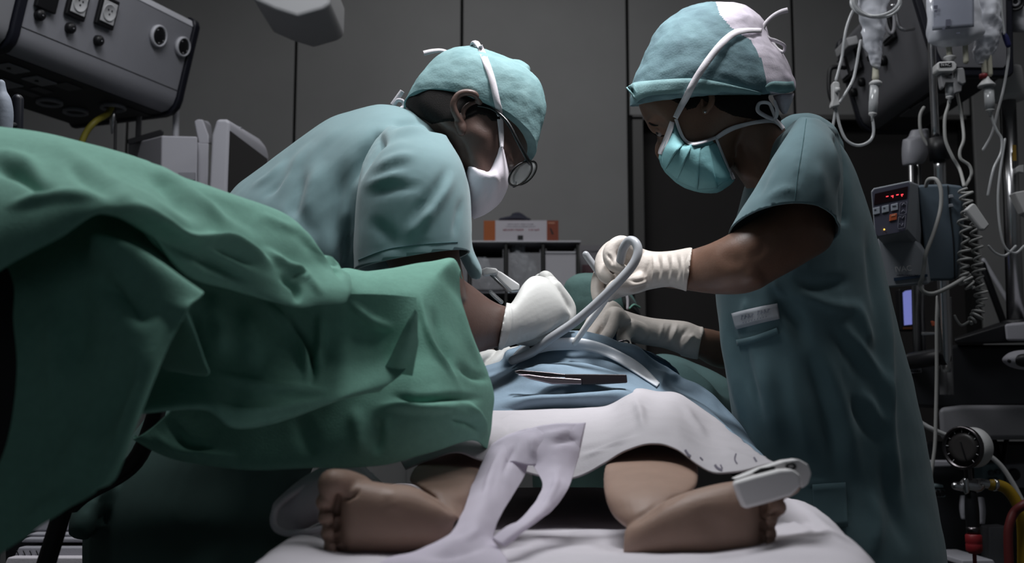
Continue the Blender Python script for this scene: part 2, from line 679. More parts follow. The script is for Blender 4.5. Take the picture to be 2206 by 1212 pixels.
RX, HC = 2.6, 3.0
struct('floor', box(-RX, RX, -0.6, YW + 0.1, -0.1, 0.0), M['floor'])
struct('ceiling', box(-RX, RX, -0.6, YW + 0.1, HC, HC + 0.1), M['ceil'])
struct('wall_left', box(-RX - 0.1, -RX, -0.6, YW + 0.1, 0, HC), M['wall'])
struct('wall_right', box(RX, RX + 0.1, -0.6, YW + 0.1, 0, HC), M['wall'])
DX0, DX1 = P(1388, 600, YW)[0], P(2092, 600, YW)[0]
DZ = P(1750, 262, YW)[2]
wall = struct('wall_back', join(box(-RX, DX0, YW, YW + 0.1, 0, HC), box(DX1, RX, YW, YW + 0.1, 0, HC), box(DX0, DX1, YW, YW + 0.1, DZ, HC)), M['gap'])
x_line = P(994, 300, YW)[0]
for k in range(-4, 7):
    xa, xb = x_line + 0.613 * k + 0.005, x_line + 0.613 * (k + 1) - 0.005
    xa, xb = max(xa, -RX + 0.01), min(xb, RX - 0.01)
    if xb - xa < 0.05:
        continue
    lo = 0.1
    if xb > DX0 - 0.05 and xa < DX1 + 0.05:
        if xa > DX0 - 0.08 and xb < DX1 + 0.02:
            struct('panel', box(xa, xb, YW - 0.018, YW - 0.002, DZ + 0.02, HC - 0.02), M['wall'], wall, bevel=0.003)
        elif xa < DX0:
            struct('panel', box(xa, DX0 - 0.05, YW - 0.018, YW - 0.002, lo, HC - 0.02), M['wall'], wall, bevel=0.003)
            struct('panel', box(DX0 - 0.04, xb, YW - 0.018, YW - 0.002, DZ + 0.02, HC - 0.02), M['wall'], wall, bevel=0.003)
        else:
            struct('panel', box(xa, DX1 + 0.02, YW - 0.018, YW - 0.002, DZ + 0.02, HC - 0.02), M['wall'], wall, bevel=0.003)
            struct('panel', box(DX1 + 0.03, xb, YW - 0.018, YW - 0.002, lo, HC - 0.02), M['wall'], wall, bevel=0.003)
    else:
        struct('panel', box(xa, xb, YW - 0.018, YW - 0.002, lo, HC - 0.02), M['wall'], wall, bevel=0.003)
struct('baseboard_back', box(-RX + 0.01, DX0 - 0.05, YW - 0.03, YW - 0.001, 0, 0.095), M['black'])
door = struct('door_1', box(DX0 + 0.002, DX1 - 0.002, YW + 0.055, YW + 0.095, 0.005, DZ - 0.004), M['darkdoor'])
struct('door_frame', join(box(DX0 - 0.038, DX0 - 0.001, YW - 0.03, YW + 0.05, 0, DZ + 0.01), box(DX0 - 0.038, DX1, YW - 0.03, YW + 0.05, DZ + 0.001, DZ + 0.018)),
       mat('door_frame_grey', (70, 69, 68), 0.4), door)

# ------------------------------------------------------------------ operating table
table = thing('operating_table', (0, 1.75, 0), 'operating table under the white sheet the patient lies on', 'table')
mk('table_base', join(box(-0.24, 0.24, 1.3, 2.2, 0.0, 0.09), box(-0.13, 0.13, 1.55, 1.95, 0.09, 0.66)), M['chrome'], table, smooth=False, bevel=0.02)
mk('table_top', box(-0.26, 0.26, 0.93, 2.55, 0.66, 0.72), M['black'], table, smooth=False, bevel=0.01)
mk('mattress', box(-0.255, 0.255, 0.93, 2.55, 0.722, 0.785), M['black_rubber'], table, smooth=False, bevel=0.02)

rows = [
    [(330, 1720, 0.88), (430, 1330, 0.88), (700, 1284, 0.88), (1103, 1288, 0.88), (1500, 1284, 0.88), (1890, 1296, 0.88), (2000, 1640, 0.88)],
    [(480, 1600, 1.0), (548, 1218, 1.0), (750, 1212, 1.0), (1103, 1222, 1.0), (1500, 1214, 1.0), (1868, 1204, 1.0), (1960, 1500, 1.02)],
    [(560, 1500, 1.15), (610, 1172, 1.15), (800, 1172, 1.15), (1103, 1176, 1.15), (1500, 1170, 1.15), (1800, 1130, 1.15), (1890, 1420, 1.17)],
    [(640, 1400, 1.33), (690, 1136, 1.33), (850, 1130, 1.33), (1103, 1134, 1.33), (1400, 1132, 1.33), (1738, 1084, 1.33), (1800, 1330, 1.36)],
    [(720, 1300, 1.6), (770, 1106, 1.6), (900, 1098, 1.6), (1103, 1100, 1.6), (1400, 1100, 1.6), (1640, 1072, 1.6), (1690, 1270, 1.63)],
    [(800, 1220, 2.1), (830, 1055, 2.1), (950, 1050, 2.1), (1103, 1050, 2.1), (1300, 1050, 2.1), (1400, 1058, 2.1), (1450, 1200, 2.1)],
]
g = sheet(rows, 110, 110)
g = folds(*g, strokes=[([(1690, 1072), (1760, 1120), (1830, 1190)], 9, 0.006), ([(1660, 1108), (1740, 1128), (1800, 1170)], 6, -0.006), ([(1670, 1118), (1750, 1140), (1815, 1180)], 7, 0.005),
          ([(1220, 1110), (1280, 1125), (1340, 1128)], 6, 0.004), ([(1180, 1140), (1270, 1148), (1330, 1142)], 6, 0.003), ([(1000, 1205), (1150, 1190), (1320, 1180)], 12, 0.004)]), g[1]
g = rough(*g, amp=0.0022, scale=14, seed=3), g[1]
bs = mk('bed_sheet', g, M['linen'], None, solid=0.003, label='white bed sheet under the bare feet at the end of the table', cat='sheet')

# ------------------------------------------------------------------ the patient
patient = thing('person', P(1150, 1110, 1.5), 'patient lying under drapes, bare soles of both feet turned out towards us', 'person')
parts = [
    # foot with the clip
    loft([(1346, 1142, 1342, 1200, 1.115, 0.018), (1362, 1126, 1362, 1204, 1.11, 0.027), (1390, 1106, 1392, 1207, 1.105, 0.033), (1445, 1072, 1450, 1207, 1.1, 0.036), (1510, 1050, 1518, 1207, 1.095, 0.036),
          (1580, 1036, 1588, 1206, 1.09, 0.032), (1622, 1040, 1626, 1201, 1.085, 0.026), (1645, 1062, 1643, 1190, 1.085, 0.014)], 28, 30, 0.85),
    loft([(1346, 1134, 1430, 1100, 1.135, 0.03), (1318, 1106, 1480, 1068, 1.16, 0.042), (1302, 1062, 1502, 1042, 1.2, 0.05), (1302, 1010, 1503, 1005, 1.29, 0.05), (1325, 962, 1485, 962, 1.42, 0.045),
          (1350, 945, 1455, 945, 1.52, 0.04)], 28, 34),
    tube([(1403, 970, 1.45), (1380, 945, 1.62), (1290, 905, 2.0)], [0.04, 0.045, 0.055], n=20, m=12),
    tube([(1610, 1062, 1.10), (1650, 1058, 1.085), (1700, 1040, 1.075)], [0.014, 0.0135, 0.012], n=14, m=10),
]
for y, x, r in ((1092, 1675, 0.0088), (1120, 1657, 0.0082), (1149, 1656, 0.0080), (1175, 1655, 0.0078)):
    parts.append(tube([(1625, y + 2, 1.105), (x - 15, y, 1.085), (x, y, 1.068)], [r * 0.9, r * 0.8, r], n=12, m=8))
# the other foot
parts += [
    loft([(982, 1108, 974, 1146, 1.115, 0.018), (966, 1092, 955, 1164, 1.11, 0.027), (940, 1072, 930, 1178, 1.105, 0.033), (886, 1046, 882, 1190, 1.1, 0.036), (834, 1041, 836, 1195, 1.095, 0.036),
          (782, 1034, 786, 1196, 1.09, 0.032), (748, 1042, 750, 1193, 1.085, 0.026), (731, 1062, 731, 1182, 1.085, 0.014)], 28, 30, 0.85),
    loft([(950, 1090, 1004, 1130, 1.135, 0.028), (905, 1052, 1014, 1100, 1.17, 0.04), (882, 1034, 1024, 1062, 1.2, 0.046), (897, 1003, 1044, 1018, 1.28, 0.047), (942, 978, 1060, 986, 1.42, 0.04),
          (960, 955, 1070, 955, 1.52, 0.038)], 28, 34),
    tube([(1005, 985, 1.45), (1030, 955, 1.62), (1090, 910, 2.0)], [0.038, 0.045, 0.055], n=20, m=12),
    ball(P(1190, 905, 2.1), 0.13, 0.2, 0.075), ball(P(1190, 903, 2.24), 0.12, 0.16, 0.07),
    tube([(775, 1052, 1.10), (745, 1046, 1.085), (718, 1043, 1.07)], [0.0135, 0.0155, 0.0152], n=14, m=10),
]
for y, x, r in ((1081, 699, 0.0088), (1114, 704, 0.0088), (1148, 709, 0.0085), (1177, 715, 0.0082)):
    parts.append(tube([(745, y - 2, 1.105), (x + 18, y, 1.085), (x, y, 1.068)], [r * 0.9, r * 0.8, r], n=12, m=8))
g = fuse(parts, 0.0023, 2)
g = folds(*g, strokes=[([(1641, 1074), (1644, 1110), (1643, 1150), (1641, 1196)], 4.5, -0.0075, 'open'), ([(729, 1070), (726, 1100), (727, 1140), (732, 1190)], 4.5, -0.0075, 'open'), ([(686, 1098), (722, 1098)], 3, -0.005, 'open'), ([(690, 1131), (724, 1131)], 3, -0.005, 'open'), ([(694, 1163), (728, 1163)], 3, -0.005, 'open'), ([(1646, 1107), (1684, 1105)], 3, -0.005, 'open'), ([(1646, 1135), (1676, 1135)], 3, -0.005, 'open'), ([(1644, 1162), (1674, 1162)], 3, -0.005, 'open'), ([(729, 1072), (748, 1073), (766, 1062), (770, 1048)], 4, -0.006),
          ([(820, 1055), (850, 1075), (840, 1110)], 16, 0.002), ([(1480, 1090), (1540, 1140), (1560, 1190)], 25, -0.002),
          ([(1350, 1137), (1390, 1108), (1440, 1075)], 9, -0.003), ([(985, 1110), (950, 1080), (905, 1055)], 8, -0.003), ([(1425, 1095), (1450, 1072), (1480, 1060)], 7, -0.002)]), g[1]
mk('body', g, M['skin_p'], patient)
# toe clip (pulse sensor)
clip = thing('pulse_oximeter', P(1665, 1040, 1.06), 'white plastic pulse sensor clipped over the big toe of the foot', 'sensor')
mk('lower_jaw', prism([(1581, 1038), (1592, 1070), (1604, 1097), (1650, 1085), (1705, 1068), (1727, 1048), (1728, 1024), (1708, 1009), (1680, 1011), (1630, 1024)], 1.035, 0.016),
   mat('sensor_white_plastic', (222, 220, 220), 0.5, bump=0.05), clip, smooth=False, bevel=0.004)
mk('upper_jaw', prism([(1582, 1032), (1640, 1008), (1690, 992), (1720, 988), (1742, 1000), (1749, 1020), (1742, 1042), (1728, 1052), (1722, 1030), (1706, 1012), (1670, 1012), (1620, 1026)], 1.056, 0.02),
   bpy.data.materials['sensor_white_plastic'], clip, smooth=False, bevel=0.004)
mk('spring_slot', join(prism([(1622, 1018), (1640, 1008), (1668, 1004), (1672, 1010), (1650, 1016), (1630, 1022)], 1.053, 0.004)), M['black'], clip, smooth=False)
mk('hinge_ring', tube3([P(1704 + 9 * math.cos(a), 1004 + 6 * math.sin(a), 1.05) for a in np.linspace(0, 6.0, 14)], 0.0013, n=8), M['black'], clip)
# ------------------------------------------------------------------ surgeon on the left: bent over, seen from behind his right shoulder
sl = thing('person', P(640, 2180, 1.8), 'person in teal scrubs, white mask and black glasses bending over the patient', 'person')
body = [
    # skull, face, neck
    loft([(985, 118, 1095, 142, 1.75, 0.045), (930, 155, 1152, 232, 1.75, 0.072), (898, 205, 1138, 318, 1.75, 0.078), (903, 235, 1125, 354, 1.75, 0.078), (935, 268, 1096, 378, 1.75, 0.074),
          (972, 312, 1088, 410, 1.745, 0.066), (1000, 362, 1062, 440, 1.74, 0.05), (1012, 410, 1040, 452, 1.74, 0.03)], 40, 40, 0.92),
    loft([(880, 205, 1010, 250, 1.76, 0.055), (872, 238, 1010, 330, 1.77, 0.062), (856, 268, 985, 380, 1.79, 0.062), (830, 310, 930, 440, 1.82, 0.065)], 28, 16),
    # cheek and jaw
    ball(P(1018, 318, 1.712), 0.035, 0.03, 0.045),
    # torso, held inside the scrub top
    tube([(860, 330, 1.83), (760, 430, 1.84), (640, 600, 1.84), (560, 780, 1.84), (480, 930, 1.84)], [0.07, 0.11, 0.12, 0.11, 0.10], n=28, m=24),
    # near arm
    loft([(840, 330, 950, 350, 1.62, 0.04), (800, 410, 990, 420, 1.56, 0.055), (800, 500, 992, 500, 1.55, 0.052), (835, 570, 990, 545, 1.54, 0.048), (870, 640, 1000, 600, 1.53, 0.045), (900, 705, 1006, 640, 1.53, 0.044)], 28, 24),
    loft([(908, 650, 950, 760, 1.53, 0.045), (960, 585, 985, 772, 1.545, 0.045), (1010, 610, 1025, 762, 1.57, 0.044), (1055, 644, 1052, 754, 1.6, 0.040), (1086, 658, 1074, 748, 1.63, 0.036), (1120, 668, 1108, 738, 1.66, 0.028)], 28, 24),
    # far arm
    tube([(915, 420, 1.95), (930, 640, 1.98), (1036, 768, 1.83)], [0.05, 0.042, 0.026], n=18, m=16),
    # legs
    tube3([P(470, 960, 1.8) + np.array((0, 0.06, 0)), (-0.38, 1.93, 0.5), (-0.4, 1.95, 0.09)], [0.09, 0.075, 0.05], n=20, m=14),
    tube3([P(470, 960, 1.8) + np.array((0, -0.06, 0)), (-0.42, 1.70, 0.5), (-0.44, 1.70, 0.09)], [0.09, 0.07, 0.05], n=20, m=14),
]
g = fuse(body, 0.0042, 4)
g = folds(*g, strokes=[([(1088, 330), (1104, 352), (1110, 372)], 6, 0.005), ([(1094, 262), (1112, 300), (1128, 338)], 9, 0.004), ([(1082, 330), (1096, 350)], 6, -0.004),
                       ([(1005, 268), (1040, 292), (1066, 300)], 14, 0.003), ([(985, 290), (1000, 330), (1012, 352)], 7, -0.003)]), g[1]
bt_l = bvh(g)
bl = mk('body', g, M['skin_l'], sl)
# ear
ec = P(1006, 240, 1.675)
def ear_pt(px, py, d=1.672):
    return (px, py, d)
ear = [
    tube([(1000, 272, 1.676), (984, 250, 1.668), (977, 226, 1.664), (986, 206, 1.662), (1004, 199, 1.662), (1024, 204, 1.666), (1034, 222, 1.674), (1030, 240, 1.68)], [0.0055, 0.006, 0.0058, 0.0055, 0.0055, 0.0055, 0.005, 0.004], n=12, m=40),
    tube([(1000, 252, 1.672), (1000, 236, 1.670), (1012, 224, 1.671), (1026, 222, 1.674)], [0.004, 0.0042, 0.004, 0.003], n=10, m=20),
    ball(P(994, 276, 1.674), 0.0085, 0.007, 0.013), ball(P(1005, 240, 1.684), 0.022, 0.007, 0.03, (0.35, 'Y')), ball(P(988, 262, 1.672), 0.007, 0.006, 0.014),
    ball(P(1022, 262, 1.684), 0.008, 0.008, 0.009), ball(P(1008, 245, 1.700), 0.02, 0.02, 0.03),
]
ge = fuse(ear, 0.0016, 3)
ge = folds(*ge, strokes=[([(1006, 236), (1014, 250), (1008, 262)], 7, -0.006)]), ge[1]
mk('ear', ge, M['skin_l'], bl)
# hair below the cap: a thin shell over the nape
def shell(src, poly, off, name, mt, parent, near=1.85):
    """a thin layer over the part of a skin seen inside poly, thinning out towards its edge"""
    v, f = src
    q = proj(v)
    vi = in_poly(q, poly) & (v[:, 1] < near)
    keep = [t for t in f if any(vi[i] for i in t)]
    ids = sorted({i for t in keep for i in t}); mp = {a: b for b, a in enumerate(ids)}
    me = to_mesh('tmp', v[ids], [tuple(mp[i] for i in t) for t in keep])
    bm = bmesh.new(); bm.from_mesh(me)
    bmesh.ops.subdivide_edges(bm, edges=bm.edges, cuts=3, use_grid_fill=True, smooth=0.0)
    bm.to_mesh(me); bm.free()
    v, f = arrays(me); bpy.data.meshes.remove(me)
    q = proj(v); n = normals(v, f)
    vi = in_poly(q, poly)
    d, _, _ = seg_dist(q, list(poly) + [poly[0]])
    h = off * np.clip(d / 5.0, 0.12, 1)
    ff = [t for t in f if all(vi[i] for i in t)]
    ids = sorted({i for t in ff for i in t}); mp = {a: b for b, a in enumerate(ids)}
    return mk(name, (v[ids] + n[ids] * h[ids, None], [tuple(mp[i] for i in t) for t in ff]), mt, parent)
shell(g, [(868, 225), (880, 190), (930, 180), (1000, 195), (1045, 215), (1090, 250), (1084, 262), (1060, 262), (1048, 250), (1030, 246), (992, 262), (960, 262), (930, 268), (900, 252)], 0.0025, 'hair', M['hair'], bl)
# eye
ev = hit(bt_l, 1101, 350, -0.009, 1.7)
mk('eye', ball(ev, 0.0065, 0.0065, 0.0065), mat('eye_white', (150, 140, 135), 0.2), bl)

# scrub top
torso = loft([(852, 226, 945, 262, 1.79, 0.06), (812, 223, 968, 300, 1.79, 0.10), (757, 238, 985, 350, 1.81, 0.16), (702, 260, 970, 440, 1.82, 0.19), (619, 318, 905, 560, 1.83, 0.2), (545, 372, 840, 650, 1.83, 0.2),
              (500, 411, 790, 720, 1.83, 0.2), (460, 480, 740, 800, 1.83, 0.2), (420, 600, 720, 880, 1.83, 0.2), (400, 720, 690, 960, 1.83, 0.19)], 40, 50)
sleeve = loft([(840, 268, 962, 290, 1.63, 0.07), (806, 305, 985, 330, 1.585, 0.085), (780, 350, 1002, 370, 1.565, 0.09), (768, 411, 1011, 415, 1.555, 0.092), (764, 480, 1016, 478, 1.55, 0.09), (762, 540, 1014, 528, 1.545, 0.086),
               (762, 600, 1008, 575, 1.54, 0.082), (762, 650, 1002, 620, 1.54, 0.08)], 40, 36, 0.95)
chest = loft([(960, 300, 998, 352, 1.68, 0.08), (970, 400, 1012, 410, 1.67, 0.07), (975, 480, 1017, 476, 1.66, 0.06), (980, 530, 1018, 528, 1.675, 0.045), (992, 562, 1030, 560, 1.675, 0.035), (1004, 584, 1040, 584, 1.675, 0.024), (1014, 602, 1036, 604, 1.675, 0.010)], 28, 30)
gs = fuse([torso, sleeve, chest], 0.0055, 3)
gs = folds(*gs, strokes=[
    # deep crease between sleeve and back, and the pull lines from the shoulder
    ([(815, 300), (784, 340), (758, 400), (748, 480), (742, 600)], 13, -0.020, 'open'),
    ([(800, 330), (770, 370), (752, 440), (742, 540)], 13, 0.012), ([(762, 330), (735, 380), (720, 470), (728, 570)], 16, -0.012),
    ([(838, 275), (880, 264), (920, 268)], 9, -0.007), ([(835, 292), (890, 280), (930, 286)], 9, 0.006), ([(815, 320), (860, 295), (905, 300)], 10, -0.004),
    ([(800, 372), (850, 345), (905, 335)], 11, 0.006), ([(780, 430), (840, 408), (920, 400)], 10, -0.004), ([(775, 405), (830, 385), (890, 372)], 9, 0.005),
    ([(968, 350), (940, 405), (905, 450), (885, 500)], 9, -0.008), ([(985, 360), (955, 420), (922, 470), (902, 520)], 10, 0.007), ([(1000, 420), (985, 470), (975, 520)], 6, -0.005),
    ([(870, 520), (900, 480), (935, 440)], 12, 0.005), ([(790, 470), (830, 500), (860, 545)], 14, -0.005),
    ([(620, 335), (580, 380), (530, 410)], 7, 0.005), ([(640, 345), (600, 395), (560, 430)], 8, -0.006), ([(680, 300), (630, 360), (590, 430)], 10, 0.006), ([(700, 340), (670, 420), (660, 500)], 16, 0.008),
    ([(660, 350), (640, 430), (620, 500)], 12, -0.007), ([(745, 260), (690, 310), (650, 370)], 14, 0.004), ([(600, 430), (640, 500), (690, 560)], 18, 0.007),
    ([(852, 532), (920, 524), (988, 520)], 2.5, -0.002), ([(770, 548), (852, 532)], 2.5, -0.002),
]), gs[1]
gs = rough(*gs, amp=0.0022, scale=11, seed=1), gs[1]
A, B, N = P(764, 585, 1.54), P(998, 546, 1.54), P(884, 549, 1.455)
no = np.cross(B - A, N - A); no = no if no[2] < 0 else -no
gs = cut(*gs, (A + B) / 2, no, P(885, 640, 1.52), 0.16, 1.622)
bt_s = bvh(gs)
sc = mk('scrub_top', gs, M['scrub_l'], sl, solid=0.0025)
mk('hem_stitching', tube3([q for q in on(bt_s, [(772, 560), (820, 541), (859, 532), (920, 525), (986, 521)], 0.0006, 30, 1.47)], 0.0007, n=6), M['seam'], sc)
# lower gown
mk('surgical_gown', fuse([loft([(330, 880, 700, 880, 1.8, 0.2), (268, 960, 690, 960, 1.8, 0.21), (215, 1040, 660, 1040, 1.8, 0.21), (185, 1120, 640, 1120, 1.8, 0.21), (178, 1212, 620, 1212, 1.8, 0.2), (190, 1500, 600, 1500, 1.8, 0.2), (215, 1780, 590, 1780, 1.8, 0.19)], 40, 40),
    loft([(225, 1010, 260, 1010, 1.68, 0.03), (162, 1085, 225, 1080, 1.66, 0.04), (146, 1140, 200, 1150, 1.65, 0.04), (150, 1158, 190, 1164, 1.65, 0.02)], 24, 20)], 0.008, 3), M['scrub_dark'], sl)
for sy in (1.93, 1.70):
    x0 = -0.40 if sy > 1.8 else -0.44
    mk('shoe', fuse([loft_ for loft_ in [tube3([(x0 - 0.05, sy, 0.045), (x0 + 0.05, sy, 0.05), (x0 + 0.15, sy, 0.04)], [0.045, 0.05, 0.038], n=16, m=10)]], 0.008, 2), M['linen'], sl)

# cap
cap = loft([(873, 214, 1148, 340, 1.75, 0.086, 42, -58), (885, 190, 1160, 292, 1.75, 0.088, 32, -44), (908, 156, 1173, 240, 1.75, 0.086, 22, -28), (940, 122, 1165, 186, 1.75, 0.078, 12, -14), (968, 106, 1136, 150, 1.75, 0.062, 6, -6), (990, 99, 1095, 124, 1.75, 0.042), (1018, 99, 1060, 110, 1.75, 0.018)], 130, 120)
cap = folds(*cap, strokes=[(p_[0], p_[1] * 0.85, p_[2] * 1.8) + tuple(p_[3:]) for p_ in [
    ([(1046, 112), (1062, 150), (1078, 200)], 8, 0.004), ([(1164, 186), (1130, 200), (1100, 210)], 5, 0.006), ([(1128, 146), (1146, 170), (1164, 186)], 4, 0.005), ([(960, 130), (985, 160), (1000, 190)], 8, -0.003), ([(1110, 220), (1135, 260), (1148, 310)], 7, -0.005), ([(1130, 210), (1150, 250), (1156, 290)], 6, 0.005), ([(1078, 118), (1090, 150), (1098, 175)], 6, -0.006), ([(1072, 128), (1088, 160), (1082, 185)], 6, 0.006),
    ([(1090, 125), (1130, 155), (1160, 180)], 7, -0.007), ([(1100, 140), (1125, 168), (1150, 190)], 6, 0.005), ([(1112, 150), (1120, 172)], 3, -0.004), ([(1124, 158), (1128, 178)], 3, -0.004), ([(1098, 148), (1102, 166)], 3, -0.004),
    ([(1085, 185), (1108, 215), (1128, 252)], 9, 0.006), ([(1078, 205), (1100, 235), (1120, 262)], 7, -0.006), ([(1086, 160), (1064, 175), (1060, 190)], 6, 0.005), ([(1118, 200), (1140, 192), (1164, 186)], 7, 0.005),
    ([(1120, 240), (1146, 242), (1172, 240)], 7, 0.004), ([(1110, 255), (1140, 262), (1160, 280)], 6, -0.004),
    ([(960, 195), (1000, 205), (1030, 215)], 9, -0.004), ([(1000, 190), (1020, 205), (1048, 220)], 7, 0.005), ([(1010, 130), (1030, 160), (1050, 185)], 10, -0.003), ([(950, 140), (990, 150), (1030, 140)], 14, 0.003),
    ([(905, 178), (950, 172), (985, 178)], 9, 0.002), ([(1040, 226), (1075, 240), (1110, 284), (1144, 336)], 4, 0.003, 'open')]]), cap[1]
cap = rough(*cap, amp=0.0014, scale=45, seed=5), cap[1]
# the pointed crown pleat
bt_c = bvh(cap, g)
# open lower edge
cl_v, cl_f = cap
capo = mk('surgical_cap', (cl_v, [t for t in cl_f if len(t) == 4 or True]), None, sl)
def cap_mat(name, col, col2):
    """crepe paper: fine rows of puckers"""
    m = mat(name, col, 0.85, var=0.05, vscale=25, col2=col2, translucent=0.1)
    nt = m.node_tree
    b = nt.nodes['Principled BSDF']
    tc = nt.nodes.new('ShaderNodeTexCoord')
    w = nt.nodes.new('ShaderNodeTexVoronoi'); w.inputs['Scale'].default_value = 300
    nt.links.new(tc.outputs['Object'], w.inputs['Vector'])
    bp = nt.nodes.new('ShaderNodeBump'); bp.inputs['Strength'].default_value = 0.3; bp.inputs['Distance'].default_value = 0.0007
    nt.links.new(w.outputs['Distance'], bp.inputs['Height'])
    nt.links.new(bp.outputs[0], b.inputs['Normal'])
    return m
M['cap'] = cap_mat('cap_crepe_teal', (108, 140, 143), (124, 154, 156))
M['cap_r'] = cap_mat('cap_crepe_teal_muted', (88, 112, 120), (106, 134, 140))
M['cap_white'] = cap_mat('cap_crepe_white', (186, 178, 190), (200, 192, 202))
capo.data.materials.append(M['cap'])
# mask
mask = loft([(1078, 313, 1087, 324, 1.72, 0.045), (1065, 338, 1095, 356, 1.735, 0.066), (1047, 368, 1098, 378, 1.74, 0.076), (1024, 362, 1094, 404, 1.74, 0.077), (1003, 354, 1082, 430, 1.74, 0.072), (998, 390, 1068, 446, 1.74, 0.058), (1000, 430, 1045, 462, 1.735, 0.038), (1008, 462, 1022, 472, 1.735, 0.012)], 48, 60, 0.9)
mask = folds(*mask, strokes=[([(1060, 360), (1072, 395), (1066, 430)], 4, 0.003), ([(1050, 372), (1052, 410), (1040, 445)], 4, -0.0025), ([(1004, 356), (1028, 366), (1046, 371), (1062, 346), (1079, 318)], 3.5, 0.003, 'open'),
                             ([(1088, 380), (1080, 412), (1070, 440)], 3, -0.003), ([(1040, 400), (1026, 440)], 6, 0.002)]), mask[1]
mk('face_mask', mask, mat('mask_white', (214, 206, 214), 0.9, bump=0.15, bscale=500), sl)
btm = bvh(cap, g, mask)
mo = [o for o in sl.children if o.name.startswith('face_mask')][0]
mk('mask_tie', strap(btm, [(1034, 100), (1046, 130), (1060, 170), (1070, 215), (1076, 245), (1080, 285), (1081, 318)], [12, 14, 14, 14, 13, 11, 8], 0.0025, 40), M['white_tie'], mo, solid=0.0012)
mk('mask_tie', tube([(1034, 104, 1.72), (1026, 92, 1.735), (1020, 92, 1.74), (1016, 98, 1.75)], [0.004, 0.006, 0.005, 0.003], n=8, m=14, flat=0.5), M['white_tie'], mo)
def ribbon(pts, w, mt, name, parent, n=24, twist=0.0, th=0.0010):
    """a free ribbon in the air: centre points (px, py, d), width in pixels seen from here"""
    q = cr(pts, n)
    ww = np.full(n, w, float) if np.isscalar(w) else cr(np.asarray(w, float)[:, None], n)[:, 0]
    tg = np.gradient(q[:, :2], axis=0); tg /= np.linalg.norm(tg, axis=1)[:, None] + 1e-9
    rings = []
    for i in range(n):
        nn = np.array((-tg[i, 1], tg[i, 0])) * ww[i] / 2
        a = P(q[i, 0] + nn[0], q[i, 1] + nn[1], q[i, 2] + twist * ww[i] / F)
        b = P(q[i, 0] - nn[0], q[i, 1] - nn[1], q[i, 2] - twist * ww[i] / F)
        rings += [a, (a + b) / 2 + np.array((0, -0.0006, 0)), b]
    f = [(i * 3 + k, i * 3 + k + 1, i * 3 + k + 4, i * 3 + k + 3) for i in range(n - 1) for k in range(2)]
    return mk(name, (np.array(rings), f), mt, parent, solid=th)
ribbon([(964, 112, 1.745), (950, 109, 1.75), (930, 111, 1.755), (913, 115, 1.76)], [5, 7, 9, 10], M['white_tie'], 'mask_tie', mo, twist=0.3)
ribbon([(846, 226, 1.79), (856, 212, 1.785), (867, 196, 1.78)], [11, 11, 10], M['white_tie'], 'mask_tie', mo)
ribbon([(848, 228, 1.785), (856, 216, 1.782), (868, 218, 1.78), (870, 228, 1.78), (864, 234, 1.78)], [8, 8, 8, 7, 7], M['white_tie'], 'mask_tie', mo, twist=0.4)
# glasses
gl = thing('eyeglasses', P(1120, 372, 1.69), 'black rimmed glasses worn by the person with the white mask', 'glasses')
ang = math.radians(-47)
def lens_pts(cx, cy, a, b, d, n=32, tilt=0.0):
    out = []
    for t in np.linspace(0, 2 * PI, n, endpoint=False):
        u, w = a * math.cos(t), b * math.sin(t)
        out.append(P(cx + u * math.cos(ang) - w * math.sin(ang), cy + u * math.sin(ang) + w * math.cos(ang), d + tilt * w / F))
    return np.array(out)
for (cx, cy, d) in ((1121, 374, 1.672), (1131, 372, 1.745)):
    lp = lens_pts(cx, cy, 31, 17, d, 32, 1.5)
    mk('rim', tube3(np.concatenate((lp, lp[:2])), 0.0018, n=8, rounded=False, capped=False), M['glass_frame'], gl)
    c = lp.mean(0)
    mk('lens', (np.concatenate((lp, [c - np.array((0, 0.001, 0))])), [(i, (i + 1) % 32, 32) for i in range(32)]), M['lens'], gl, solid=0.0012)
mk('temple', tube([(1030, 228, 1.672), (1062, 236, 1.67), (1092, 262, 1.664), (1116, 306, 1.66), (1136, 343, 1.664), (1142, 352, 1.668)], [0.0017, 0.0022, 0.003, 0.003, 0.0034, 0.003], n=8, m=24), M['glass_frame'], gl)
mk('bridge', tube([(1112, 392, 1.676), (1106, 402, 1.705), (1116, 398, 1.735)], 0.0015, n=8, m=10), M['glass_frame'], gl)

